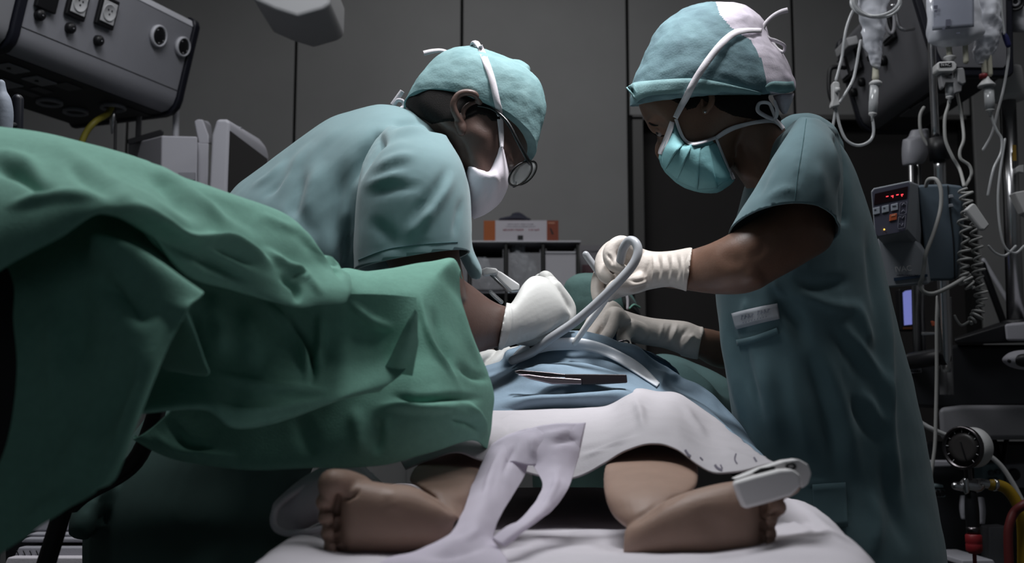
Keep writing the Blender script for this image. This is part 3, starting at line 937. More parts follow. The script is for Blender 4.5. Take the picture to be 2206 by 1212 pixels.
# gloves of the left surgeon
def hand(name, parts, mt, parent, voxel=0.0019, sm=3, strokes=(), wr=None):
    h = fuse(parts, voxel, sm)
    if strokes:
        h = folds(*h, strokes=strokes), h[1]
    if wr:
        h = rough(*h, amp=wr[0], scale=wr[1]), h[1]
    return mk(name, h, mt, parent)
gparts = [
    loft([(1091, 652, 1072, 752, 1.625, 0.040), (1099, 655, 1082, 751, 1.63, 0.041), (1110, 640, 1108, 742, 1.64, 0.04), (1128, 610, 1150, 730, 1.65, 0.036), (1150, 594, 1186, 714, 1.66, 0.032), (1180, 600, 1214, 694, 1.67, 0.028), (1204, 628, 1226, 682, 1.675, 0.022), (1216, 652, 1228, 676, 1.68, 0.012)], 32, 40, 0.95),
    # folded fingers beneath the back of the hand
    tube([(1186, 612, 1.70), (1218, 655, 1.715), (1214, 700, 1.71), (1190, 722, 1.70)], [0.013, 0.0115, 0.0105, 0.009], n=14, m=20),
    tube([(1194, 620, 1.68), (1224, 660, 1.69), (1222, 690, 1.685), (1206, 712, 1.68)], [0.013, 0.0115, 0.0105, 0.009], n=14, m=20),
    tube([(1175, 600, 1.72), (1208, 640, 1.735), (1212, 690, 1.735), (1180, 724, 1.72)], [0.013, 0.0115, 0.0105, 0.009], n=14, m=20),
    tube([(1165, 604, 1.74), (1192, 640, 1.752), (1200, 690, 1.752), (1176, 718, 1.735)], [0.012, 0.0105, 0.0095, 0.008], n=14, m=20),
    tube([(1120, 725, 1.68), (1160, 728, 1.69), (1196, 716, 1.685)], [0.013, 0.012, 0.009], n=14, m=14),
]
hand('glove', gparts, M['glove_w'], sl, strokes=[([(1096, 654), (1100, 690), (1090, 730), (1078, 752)], 4, 0.003, 'open'), ([(1124, 738), (1122, 722), (1126, 700)], 5, -0.0015), ([(1140, 734), (1138, 716)], 5, -0.0015), ([(1108, 742), (1108, 726)], 5, 0.0015),
    ([(1150, 730), (1190, 712), (1220, 684)], 5, -0.003)])
gparts = [
    loft([(1128, 742, 1128, 786, 1.80, 0.022), (1098, 748, 1096, 790, 1.80, 0.025), (1066, 756, 1062, 790, 1.79, 0.026), (1046, 764, 1040, 790, 1.785, 0.02)], 28, 16),
    tube([(1060, 765, 1.775), (1040, 768, 1.76), (1026, 778, 1.75)], [0.010, 0.0095, 0.008], n=12, m=12),
    tube([(1060, 772, 1.79), (1036, 778, 1.785), (1020, 788, 1.78)], [0.010, 0.0095, 0.008], n=12, m=12),
    tube([(1062, 772, 1.805), (1034, 780, 1.805), (1016, 792, 1.80)], [0.010, 0.0095, 0.008], n=12, m=12),
    tube([(1066, 772, 1.82), (1040, 778, 1.825), (1022, 788, 1.825)], [0.009, 0.0085, 0.007], n=12, m=12),
    tube([(1090, 760, 1.775), (1066, 782, 1.758), (1044, 796, 1.75)], [0.012, 0.0105, 0.008], n=12, m=12),
]
hand('glove', gparts, M['glove_w'], sl, strokes=[([(1112, 745), (1108, 765), (1112, 786)], 4, -0.002), ([(1092, 750), (1090, 770), (1088, 788)], 4, -0.002)])
# ------------------------------------------------------------------ surgeon on the right: standing, head bowed to the left
sr = thing('person', P(1850, 2200, 1.72), 'person in blue-green scrubs and teal pleated mask standing with a suction tube in hand', 'person')
body = [
    loft([(1400, 120, 1640, 120, 1.72, 0.06), (1380, 170, 1655, 170, 1.72, 0.074), (1374, 212, 1652, 205, 1.72, 0.078), (1381, 242, 1640, 232, 1.72, 0.078), (1396, 270, 1612, 268, 1.72, 0.074), (1420, 300, 1585, 308, 1.72, 0.068),
          (1430, 340, 1575, 348, 1.72, 0.058), (1452, 378, 1570, 384, 1.72, 0.046), (1490, 402, 1558, 404, 1.72, 0.03)], 44, 44, 0.95),
    loft([(1520, 210, 1655, 218, 1.735, 0.055), (1553, 290, 1684, 264, 1.74, 0.056), (1568, 345, 1712, 315, 1.75, 0.06), (1604, 400, 1760, 390, 1.75, 0.07), (1645, 470, 1800, 460, 1.77, 0.09)], 30, 24),
    tube([(1434, 300, 1.72), (1427, 325, 1.72), (1438, 340, 1.72)], [0.012, 0.013, 0.010], n=14, m=10),
    # torso under the scrubs
    loft([(1655, 420, 1815, 420, 1.79, 0.10), (1620, 520, 1840, 520, 1.79, 0.10), (1610, 640, 1870, 640, 1.79, 0.10), (1640, 800, 1900, 800, 1.79, 0.10), (1690, 960, 1930, 960, 1.79, 0.10), (1730, 1230, 1960, 1230, 1.79, 0.09)], 28, 24),
    # near arm
    loft([(1720, 300, 1800, 420, 1.62, 0.045), (1700, 385, 1795, 520, 1.58, 0.046), (1662, 444, 1742, 562, 1.56, 0.045), (1622, 472, 1675, 600, 1.55, 0.043), (1585, 495, 1615, 630, 1.555, 0.041), (1540, 519, 1550, 634, 1.575, 0.038),
          (1492, 536, 1482, 626, 1.615, 0.031), (1430, 548, 1420, 618, 1.66, 0.025), (1390, 552, 1385, 618, 1.68, 0.022)], 30, 40),
    # far arm
    tube([(1700, 440, 1.93), (1660, 620, 2.0), (1580, 745, 1.96), (1510, 738, 1.89), (1450, 722, 1.87)], [0.055, 0.046, 0.036, 0.026, 0.020], n=20, m=30),
    tube3([P(1850, 1250, 1.745), (0.57, 1.745, 0.5), (0.55, 1.74, 0.09)], [0.065, 0.055, 0.042], n=18, m=12),
    tube3([P(1860, 1250, 1.845), (0.58, 1.85, 0.5), (0.56, 1.85, 0.09)], [0.065, 0.055, 0.042], n=18, m=12),
]
g = fuse(body, 0.0042, 4)
g = folds(*g, strokes=[
    ([(1386, 262), (1396, 274), (1414, 284), (1424, 292)], 6, 0.0045), ([(1398, 286), (1414, 296), (1424, 302)], 5, -0.004), ([(1400, 258), (1420, 262), (1436, 276)], 7, -0.003), ([(1396, 250), (1404, 266)], 6, 0.003),
    ([(1598, 590), (1630, 600), (1650, 590)], 18, 0.006), ([(1540, 560), (1580, 560), (1610, 575)], 20, -0.003), ([(1660, 480), (1640, 540), (1600, 560)], 12, -0.003),
    ([(1560, 310), (1590, 350), (1612, 400)], 8, 0.004), ([(1600, 300), (1640, 340), (1660, 380)], 10, -0.003)]), g[1]
bt_r = bvh(g)
br = mk('body', g, M['skin_r'], sr)
# eye: ball, lids, brow
e = hit(bt_r, 1422, 285, -0.0060)
mk('eye', ball(e, 0.0066), mat('eye_white', (120, 114, 112), 0.15), br)
mk('iris', ball(e + np.array((-0.0044, -0.0026, -0.0016)), 0.0028), M['black'], br)
lid = fuse([ball(e + np.array((0.0004, -0.0010, 0.0030)), 0.0092, 0.0086, 0.0066), ball(e + np.array((0.006, 0.001, 0.005)), 0.010, 0.008, 0.008)], 0.0010, 3)
mk('eyelid', lid, M['skin_r'], br)
mk('eyelashes', tube3(on(bvh(g, lid), [(1408, 287), (1414, 291), (1422, 293), (1432, 292)], 0.0008, 12), [0.0004] + [0.0012] * 9 + [0.0008, 0.0004], n=6), M['hair'], br)
mk('eyebrow', strap(bt_r, [(1394, 258), (1400, 266), (1410, 270), (1418, 270)], [2, 4, 4, 1.5], 0.0008, 14), M['hair'], br)
# ear below the cap
ear = [tube([(1521, 238, 1.637), (1530, 228, 1.634), (1534, 212, 1.634), (1530, 196, 1.637)], [0.0045, 0.005, 0.005, 0.005], n=10, m=16), tube([(1512, 212, 1.642), (1514, 230, 1.642), (1520, 240, 1.639)], [0.003, 0.0035, 0.0045], n=10, m=10),
       ball(P(1520, 218, 1.648), 0.012, 0.007, 0.018), ball(P(1520, 238, 1.638), 0.006, 0.005, 0.007)]
mk('ear', fuse(ear, 0.0015, 3), M['skin_r'], br)
mk('earring', ball(P(1519, 241, 1.632), 0.0022), M['chrome'], br)
shell(g, [(1380, 205), (1652, 195), (1690, 235), (1684, 262), (1650, 262), (1610, 255), (1580, 250), (1548, 236), (1536, 225), (1510, 218), (1500, 232), (1480, 238), (1470, 228), (1440, 214), (1400, 214), (1386, 222)], 0.003, 'hair', M['hair'], br)

# scrub dress
torso = loft([(1712, 258, 1762, 256, 1.70, 0.05), (1690, 282, 1798, 276, 1.71, 0.10), (1660, 305, 1812, 305, 1.76, 0.12), (1632, 335, 1832, 340, 1.79, 0.135), (1604, 400, 1856, 400, 1.79, 0.135), (1575, 500, 1884, 490, 1.79, 0.135), (1546, 600, 1908, 590, 1.79, 0.135), (1544, 640, 1920, 640, 1.79, 0.135),
              (1556, 740, 1945, 740, 1.79, 0.135), (1572, 850, 1974, 850, 1.79, 0.135), (1590, 960, 1998, 960, 1.79, 0.135), (1602, 1071, 2018, 1071, 1.79, 0.135), (1612, 1212, 2042, 1212, 1.78, 0.15), (1625, 1400, 2060, 1400, 1.78, 0.15), (1640, 1560, 2070, 1560, 1.78, 0.15)], 48, 80)
sleeve = loft([(1722, 252, 1766, 256, 1.64, 0.05), (1690, 300, 1806, 300, 1.60, 0.075), (1655, 350, 1816, 350, 1.575, 0.085), (1622, 410, 1816, 415, 1.565, 0.088), (1584, 468, 1812, 478, 1.56, 0.088), (1562, 510, 1808, 530, 1.552, 0.078), (1550, 560, 1802, 585, 1.535, 0.06)], 44, 40)
gs = fuse([torso, sleeve, tube([(1730, 330, 1.88), (1700, 440, 1.93), (1680, 560, 1.97)], [0.07, 0.075, 0.072], n=24, m=16)], 0.0055, 3)
gs = folds(*gs, strokes=[
    ([(1737, 254), (1728, 320), (1718, 380), (1714, 440)], 3, -0.002), ([(1808, 300), (1820, 380), (1818, 470)], 8, -0.018, 'open'), ([(1790, 290), (1806, 350), (1812, 420)], 10, 0.005),
    ([(1700, 300), (1672, 360), (1640, 420)], 10, 0.005), ([(1690, 330), (1650, 390), (1618, 440)], 9, -0.005), ([(1730, 420), (1690, 410), (1640, 440)], 9, 0.004), ([(1760, 340), (1770, 400), (1760, 450)], 14, 0.004),
    # chest and skirt folds
    ([(1552, 640), (1565, 740), (1590, 860), (1605, 960)], 9, 0.007), ([(1590, 700), (1615, 800), (1650, 920)], 10, -0.007), ([(1572, 660), (1590, 760), (1618, 860)], 8, -0.005), ([(1608, 640), (1600, 690)], 8, 0.004),
    ([(1660, 610), (1690, 660), (1720, 700), (1740, 760)], 16, -0.016), ([(1690, 620), (1740, 640), (1800, 660), (1870, 660)], 14, 0.008), ([(1700, 600), (1760, 615), (1840, 600)], 12, -0.008),
    ([(1840, 640), (1860, 700), (1878, 760)], 12, 0.01), ([(1780, 690), (1830, 760), (1870, 830)], 14, -0.008), ([(1800, 680), (1860, 760), (1900, 830), (1912, 920)], 12, 0.009), ([(1720, 720), (1760, 820), (1790, 930), (1810, 1060)], 16, -0.010),
    ([(1748, 700), (1790, 800), (1830, 930), (1850, 1060)], 16, 0.008), ([(1640, 740), (1660, 860), (1690, 980)], 22, 0.008), ([(1690, 760), (1720, 880), (1760, 1000)], 18, 0.006),
    ([(1880, 500), (1896, 600), (1905, 680), (1910, 760), (1912, 900), (1930, 1060), (1940, 1200)], 12, 0.012), ([(1866, 470), (1880, 600), (1888, 700)], 10, -0.008), ([(1846, 830), (1880, 880), (1905, 940)], 12, 0.008), ([(1830, 840), (1850, 900), (1900, 960)], 10, -0.008),
    ([(1812, 660), (1818, 760), (1816, 870)], 2.5, -0.002), ([(1900, 960), (1920, 1080), (1960, 1200)], 14, -0.008), ([(1870, 1040), (1890, 1120), (1885, 1212)], 12, 0.007),
    ([(1745, 1040), (1800, 1038), (1822, 1042), (1826, 1110), (1830, 1200)], 3, 0.0025, 'open'), ([(1700, 590), (1720, 560), (1750, 570)], 10, 0.01), ([(1660, 600), (1680, 630), (1690, 645)], 6, 0.006)]), gs[1]
gs = rough(*gs, amp=0.002, scale=11, seed=9), gs[1]
A, B, N = P(1565, 502, 1.56), P(1808, 498, 1.56), P(1692, 436, 1.473)
no = np.cross(B - A, N - A); no = no if no[2] < 0 else -no
gs = cut(*gs, N, no, P(1680, 570, 1.53), 0.17, 1.612)
bt_s = bvh(gs)
sc = mk('scrub_dress', gs, M['scrub_r'], sr, solid=0.0025)
mk('shoulder_seam', tube3(on(bt_s, [(1737, 256), (1728, 320), (1718, 380), (1713, 430)], 0.0004, 24, 1.5), 0.0006, n=6), M['seam'], sc)
mk('breast_pocket', strap(bt_s, [(1588, 738), (1620, 732), (1650, 722), (1676, 712)], [14, 15, 15, 14], 0.002, 20, 1.57), M['scrub_r'], sc, solid=0.0015)
mk('side_pocket', strap(bt_s, [(1752, 1090), (1790, 1088), (1824, 1086)], [94, 96, 96], 0.003, 16, 1.57, 8), M['scrub_r'], sc, solid=0.0015)
tagm = mk('name_label', strap(bt_s, [(1581, 692), (1612, 684), (1646, 676), (1677, 670)], [36, 36, 35, 34], 0.004, 20, 1.57, 5), mat('label_cloth', (176, 180, 186), 0.8), sc, solid=0.001)
ink = mat('label_ink_grey', (136, 140, 152), 0.8)
lv = []
for x0, y0, n_, hh in ((1597, 684, 4, 9), (1632, 674, 4, 9), (1600, 695, 9, 3)):
    for k in range(n_):
        xx = x0 + k * (7.2 if hh > 4 else 6.2)
        yy = y0 - 0.24 * k * 7
        lv.append(strap(bt_s, [(xx, yy + hh / 2), (xx + 1.5, yy - hh / 2)], 2.0, 0.0062, 3, 1.57, 2))
        if hh > 4:
            lv.append(strap(bt_s, [(xx, yy - hh / 2 + (k % 2) * 4), (xx + 5, yy - hh / 2 + 1 + (k % 3) * 3)], 2.0, 0.0062, 3, 1.57, 2))
mk('print', join(*lv), ink, tagm)
for sy in (1.74, 1.85):
    x0 = 0.55 if sy < 1.8 else 0.56
    mk('shoe', fuse([tube3([(x0 + 0.05, sy, 0.045), (x0 - 0.05, sy, 0.05), (x0 - 0.15, sy, 0.04)], [0.045, 0.05, 0.038], n=16, m=10)], 0.008, 2), M['linen'], sr)

# bouffant cap: teal front, white back
cap = loft([(1357, 228, 1652, 200, 1.72, 0.092, 8, -8), (1358, 208, 1690, 202, 1.72, 0.1, 0, -2), (1363, 182, 1714, 190, 1.72, 0.106), (1378, 145, 1706, 155, 1.72, 0.11), (1403, 84, 1688, 118, 1.72, 0.106), (1432, 46, 1658, 80, 1.72, 0.095), (1474, 18, 1640, 38, 1.72, 0.075), (1520, 5, 1612, 14, 1.72, 0.04), (1545, 3, 1580, 7, 1.72, 0.015)], 150, 150)
cap = folds(*cap, strokes=[
    ([(1450, 64), (1490, 50), (1530, 36), (1552, 33)], 6, -0.006), ([(1440, 54), (1490, 38), (1530, 25)], 7, 0.005), ([(1380, 148), (1420, 155), (1460, 168), (1500, 172)], 5, -0.006), ([(1378, 138), (1420, 144), (1470, 158)], 6, 0.004),
    ([(1490, 146), (1530, 162), (1570, 180), (1600, 198)], 5, -0.006), ([(1500, 140), (1550, 160), (1600, 188)], 6, 0.004), ([(1600, 150), (1620, 175), (1640, 200)], 5, -0.006), ([(1610, 145), (1632, 172), (1646, 196)], 5, 0.005), ([(1630, 150), (1642, 178), (1650, 200)], 4, -0.005),
    ([(1585, 150), (1606, 180), (1625, 200)], 5, 0.004), ([(1530, 4), (1552, 33), (1581, 65), (1618, 87), (1643, 134), (1650, 174)], 4, 0.003), ([(1600, 30), (1640, 60), (1650, 90)], 7, -0.006), ([(1590, 20), (1620, 30), (1630, 50)], 5, 0.005),
    ([(1640, 90), (1660, 110), (1672, 140)], 8, 0.005), ([(1560, 34), (1600, 24), (1625, 20)], 4, -0.004), ([(1660, 160), (1690, 168), (1706, 160)], 6, -0.003), ([(1420, 90), (1450, 110), (1500, 120)], 18, 0.003)]), cap[1]
cap = rough(*cap, amp=0.002, scale=38, seed=2), cap[1]
div = np.array([(1530, -30), (1552, 33), (1581, 65), (1618, 87), (1643, 134), (1652, 174), (1652, 190), (1660, 200)], float)
def is_front(c):
    q = proj(c)
    xd = np.interp(q[:, 1], div[:, 1], div[:, 0])
    return q[:, 0] < xd
fr_, bk_ = split(cap[0], cap[1], is_front)
capo = mk('surgical_cap', fr_, M['cap_r'], sr)
mk('cap_back', bk_, M['cap_white'], capo, label='white crepe back of the cap')
btc = bvh(cap, g)
mk('cap_band', strap(btc, [(1360, 205), (1374, 196), (1400, 190), (1450, 186), (1500, 185), (1550, 190), (1600, 196), (1640, 201)], [40, 38, 32, 32, 32, 26, 14, 4], 0.004, 50, 1.66, 4), M['cap'], capo, solid=0.0012)
mk('cap_band', strap(btc, [(1650, 192), (1664, 186), (1690, 188), (1710, 184)], [10, 22, 24, 18], 0.004, 16, 1.7, 4), M['cap'], capo, solid=0.0012)
mk('cap_tail', fuse([loft([(1664, 205, 1712, 200, 1.72, 0.03), (1672, 222, 1708, 214, 1.72, 0.028), (1680, 238, 1698, 238, 1.72, 0.015), (1686, 246, 1694, 246, 1.72, 0.006)], 20, 16)], 0.003, 2), M['cap_white'], capo)
# pleated mask
mask = loft([(1441, 278, 1462, 262, 1.70, 0.05), (1434, 300, 1476, 306, 1.70, 0.064), (1424, 322, 1500, 312, 1.70, 0.074), (1421, 345, 1540, 300, 1.70, 0.080), (1430, 366, 1562, 345, 1.70, 0.078), (1448, 386, 1576, 375, 1.70, 0.07), (1474, 404, 1580, 390, 1.70, 0.058), (1505, 414, 1560, 408, 1.70, 0.035), (1524, 416, 1545, 415, 1.70, 0.012)], 90, 100, 0.95)
def pleat(a, b, c, w, h):
    return ([a, b, c], w, h, 'step')
mask = folds(*mask, strokes=[([(1441, 280), (1426, 318), (1421, 340)], 5, 0.003, 'open'), ([(1456, 262), (1474, 302), (1492, 311), (1541, 298)], 4, 0.003, 'open'), ([(1542, 300), (1560, 345), (1580, 388)], 4, 0.002, 'open')]), mask[1]
mask = rough(*mask, amp=0.0008, scale=60, seed=4), mask[1]
mo = mk('face_mask', mask, mat('mask_pleated_teal', (124, 174, 178), 0.8, var=0.05, vscale=50, bump=0.15, bscale=400, translucent=0.1), sr)
bmk = bvh(mask)
plines = [[(1446, 284), (1430, 318), (1427, 350)], [(1472, 308), (1452, 332), (1432, 364)], [(1487, 316), (1474, 346), (1456, 388)], [(1507, 318), (1504, 356), (1501, 408)], [(1525, 314), (1533, 352), (1544, 404)], [(1541, 305), (1556, 342), (1574, 380)]]
for a_, b_ in zip(plines[:-1], plines[1:]):
    A_, B_ = cr(a_, 24), cr(b_, 24)
    gv, ok = [], True
    for r_ in range(24):
        for c_ in range(9):
            u_ = c_ / 8
            x_, y_ = A_[r_] * (1 - u_) + (B_[r_] + np.array((2.0, 0))) * u_
            e_ = min(r_, 23 - r_) / 5
            h_ = hit(bmk, x_, y_, 0.0006 + (0.0008 + 0.0052 * u_ ** 1.5) * min(1.0, 0.35 + e_))
            gv.append(h_ if h_ is not None else gv[-1])
    gf = [(r_ * 9 + c_, r_ * 9 + c_ + 1, (r_ + 1) * 9 + c_ + 1, (r_ + 1) * 9 + c_) for r_ in range(23) for c_ in range(8)]
    mk('pleat', (np.array(gv), gf), bpy.data.materials['mask_pleated_teal'], mo, solid=0.0008)
btm = bvh(cap, g, mask)
mk('mask_edging', strap(btm, [(1456, 256), (1464, 280), (1474, 300), (1490, 310), (1515, 306), (1542, 296)], 7, 0.0062, 30), M['white_tie'], mo, solid=0.001)
mk('mask_edging', strap(btm, [(1448, 262), (1438, 292), (1424, 322), (1421, 332)], [10, 12, 10, 7], 0.0062, 20), M['white_tie'], mo, solid=0.001)
mk('mask_edging', strap(btm, [(1543, 298), (1556, 330), (1570, 362), (1581, 386)], 5, 0.0062, 20), M['white_tie'], mo, solid=0.001)
mk('mask_tie', strap(btm, [(1455, 254), (1475, 215), (1505, 160), (1545, 105), (1575, 76), (1600, 67), (1640, 66)], [11, 14, 15, 15, 14, 12, 9], 0.0085, 50), M['white_tie'], mo, solid=0.0012)
mk('mask_tie', strap(btm, [(1541, 298), (1565, 282), (1589, 272), (1625, 264), (1660, 260), (1676, 266), (1686, 276)], [8, 10, 9, 8, 9, 8, 7], 0.004, 40), M['white_tie'], mo, solid=0.0012)
ribbon([(1643, 66, 1.69), (1648, 52, 1.69), (1664, 36, 1.69), (1682, 26, 1.69), (1697, 22, 1.69)], [6, 8, 9, 10, 11], M['white_tie'], 'mask_tie', mo)
ribbon([(1640, 66, 1.69), (1655, 82, 1.688), (1672, 88, 1.685), (1690, 98, 1.685), (1688, 112, 1.69), (1674, 106, 1.692), (1662, 90, 1.694), (1650, 76, 1.694)], [7, 8, 8, 7, 6, 7, 7, 6], M['white_tie'], 'mask_tie', mo, n=40, twist=0.5)
ribbon([(1668, 258, 1.675), (1648, 250, 1.67), (1632, 238, 1.668), (1636, 222, 1.67), (1656, 222, 1.672), (1664, 236, 1.672), (1670, 254, 1.674)], [7, 8, 8, 7, 7, 7, 6], M['white_tie'], 'mask_tie', mo, n=40, twist=0.5)
ribbon([(1669, 258, 1.674), (1674, 240, 1.67), (1668, 216, 1.67)], [7, 8, 5], M['white_tie'], 'mask_tie', mo)
ribbon([(1668, 256, 1.674), (1678, 266, 1.67), (1688, 278, 1.668)], [7, 8, 8], M['white_tie'], 'mask_tie', mo)

# gloved hands
up = [
    loft([(1492, 532, 1479, 628, 1.612, 0.0345), (1478, 534, 1468, 624, 1.622, 0.034), (1445, 540, 1438, 618, 1.642, 0.03), (1406, 541, 1398, 624, 1.665, 0.028), (1379, 533, 1372, 632, 1.68, 0.028), (1352, 522, 1345, 636, 1.69, 0.026), (1330, 522, 1326, 620, 1.695, 0.022)], 32, 34),
    # index: knuckle high, then folding down
    tube([(1370, 548, 1.668), (1340, 524, 1.662), (1316, 540, 1.655), (1318, 566, 1.648), (1340, 580, 1.642)], [0.014, 0.0125, 0.0115, 0.0105, 0.009], n=16, m=30),
    tube([(1362, 560, 1.695), (1326, 532, 1.70), (1299, 556, 1.69), (1300, 590, 1.675), (1318, 604, 1.665)], [0.014, 0.0125, 0.0115, 0.0105, 0.009], n=16, m=30),
    tube([(1358, 580, 1.71), (1318, 560, 1.72), (1293, 590, 1.712), (1286, 622, 1.70), (1288, 644, 1.69)], [0.013, 0.012, 0.011, 0.010, 0.0085], n=16, m=30),
    tube([(1360, 600, 1.72), (1322, 590, 1.732), (1302, 610, 1.73), (1296, 634, 1.72)], [0.012, 0.011, 0.010, 0.0085], n=16, m=24),
    # thumb along the tube
    tube([(1388, 600, 1.66), (1358, 612, 1.645), (1328, 616, 1.64), (1312, 634, 1.645)], [0.015, 0.013, 0.011, 0.009], n=16, m=24),
    loft([(1380, 560, 1380, 630, 1.69, 0.022), (1330, 580, 1340, 640, 1.70, 0.018), (1298, 630, 1310, 652, 1.69, 0.008)], 20, 12),
]
wr = [([(1486, 540), (1478, 580), (1474, 622)], 3, 0.003)]
for x, a in ((1462, 0.0022), (1452, -0.002), (1442, 0.0024), (1432, -0.0022), (1422, 0.0024), (1412, -0.0022), (1402, 0.0022)):
    wr.append(([(x + 4, 542), (x + 8, 580), (x, 616)], 3.2, a))
wr += [([(1400, 556), (1390, 590), (1400, 618)], 4, -0.0025), ([(1345, 596), (1370, 606), (1400, 600)], 4, -0.003), ([(1340, 630), (1380, 618), (1420, 606)], 4, -0.002), ([(1330, 632), (1370, 628), (1400, 622)], 3, 0.002),
       ([(1326, 538), (1340, 560), (1344, 578)], 4, -0.003), ([(1304, 544), (1318, 560), (1316, 574)], 3, -0.003)]
hand('glove', up, M['glove'], sr, strokes=wr)
lowr = [
    loft([(1500, 700, 1492, 770, 1.885, 0.036), (1478, 692, 1470, 764, 1.88, 0.036), (1440, 688, 1432, 750, 1.875, 0.032), (1404, 684, 1396, 744, 1.865, 0.029), (1370, 676, 1366, 738, 1.855, 0.029), (1340, 666, 1340, 730, 1.845, 0.027), (1312, 658, 1322, 700, 1.84, 0.022)], 32, 36),
    loft([(1515, 706, 1502, 774, 1.887, 0.036), (1500, 700, 1490, 772, 1.885, 0.038), (1470, 692, 1466, 766, 1.88, 0.038)], 28, 10),
    tube([(1332, 680, 1.825), (1312, 664, 1.815), (1290, 700, 1.80), (1266, 734, 1.79)], [0.014, 0.0135, 0.012, 0.0095], n=16, m=28),
    tube([(1340, 690, 1.805), (1324, 678, 1.795), (1312, 712, 1.785), (1294, 742, 1.78)], [0.014, 0.0135, 0.012, 0.0095], n=16, m=28),
    tube([(1330, 680, 1.85), (1302, 660, 1.85), (1276, 692, 1.84), (1258, 728, 1.83)], [0.013, 0.0125, 0.011, 0.009], n=16, m=28),
    tube([(1330, 684, 1.875), (1300, 668, 1.88), (1272, 700, 1.87), (1256, 730, 1.86)], [0.012, 0.0115, 0.010, 0.008], n=16, m=28),
    tube([(1378, 715, 1.84), (1356, 708, 1.82), (1343, 728, 1.805), (1352, 752, 1.795)], [0.017, 0.0145, 0.012, 0.0095], n=16, m=24),
]
wr = [([(1512, 704), (1514, 740), (1502, 776)], 3, 0.003, 'open'), ([(1462, 692), (1452, 720), (1440, 748)], 4, 0.003), ([(1450, 690), (1440, 720), (1428, 746)], 4, -0.003), ([(1490, 700), (1466, 725), (1450, 754)], 6, -0.004), ([(1500, 715), (1476, 740), (1462, 762)], 5, 0.003),
      ([(1430, 690), (1424, 716), (1416, 742)], 4, 0.002), ([(1316, 668), (1298, 704), (1274, 742)], 3, -0.005), ([(1345, 680), (1375, 700), (1385, 720)], 6, 0.002), ([(1360, 690), (1340, 712), (1332, 730)], 5, -0.003), ([(1480, 720), (1500, 730), (1506, 740)], 5, 0.003)]
hand('glove', lowr, M['glove'], sr, strokes=wr)
# ------------------------------------------------------------------ cloths on the patient
rows = [
    [(860, 900, 1.62), (930, 880, 1.62), (1000, 872, 1.62), (1100, 872, 1.62), (1200, 868, 1.62), (1300, 862, 1.62), (1363, 838, 1.6), (1415, 842, 1.6), (1467, 848, 1.58), (1540, 898, 1.55), (1590, 940, 1.5)],
    [(850, 950, 1.46), (925, 925, 1.47), (985, 905, 1.48), (1100, 893, 1.5), (1200, 890, 1.5), (1300, 886, 1.5), (1363, 858, 1.5), (1410, 866, 1.5), (1460, 880, 1.48), (1530, 938, 1.44), (1630, 972, 1.36)],
    [(860, 985, 1.34), (925, 955, 1.35), (985, 942, 1.35), (1090, 945, 1.36), (1200, 950, 1.37), (1295, 945, 1.36), (1370, 915, 1.36), (1412, 908, 1.36), (1455, 922, 1.35), (1530, 975, 1.3), (1650, 984, 1.24)],
    [(872, 1008, 1.28), (930, 985, 1.265), (985, 973, 1.265), (1050, 994, 1.28), (1215, 1030, 1.31), (1300, 997, 1.30), (1350, 968, 1.285), (1408, 954, 1.28), (1455, 965, 1.265), (1545, 1017, 1.20), (1668, 998, 1.15)],
]
g = sheet(rows, 120, 70)
g = folds(*g, strokes=[([(1363, 855), (1380, 890), (1385, 930)], 10, 0.006), ([(1240, 990), (1320, 960), (1390, 935)], 5, 0.004), ([(1230, 980), (1310, 950), (1380, 925)], 5, -0.004), ([(1260, 975), (1300, 968), (1345, 955)], 3, -0.003),
                       ([(1467, 865), (1495, 910), (1530, 950)], 8, 0.004), ([(1550, 960), (1590, 985), (1640, 990)], 8, 0.004), ([(1060, 930), (1090, 905), (1130, 890)], 6, 0.004), ([(1080, 900), (1100, 940), (1110, 980)], 4, -0.003)], both=True), g[1]
g = rough(*g, amp=0.002, scale=16, seed=12), g[1]
gown = mk('patient_gown', g, M['gown'], None, solid=0.002, label='white printed hospital gown spread over both shins of the patient', cat='gown')
bg = bvh(g)
pm = mat('gown_print_grey', (92, 88, 100), 0.9)
lv = [strap(bg, p, w, 0.003, 8, 1.25, 2) for p, w in (([(1476, 968), (1482, 978), (1488, 982)], 5), ([(1540, 1000), (1546, 1008), (1556, 1012)], 5), ([(1586, 976), (1582, 988), (1588, 998)], 3), ([(1624, 984), (1630, 994)], 4), ([(1552, 1000), (1556, 1008)], 3), ([(1508, 984), (1514, 990)], 3))]
mk('print', join(*lv), pm, gown)

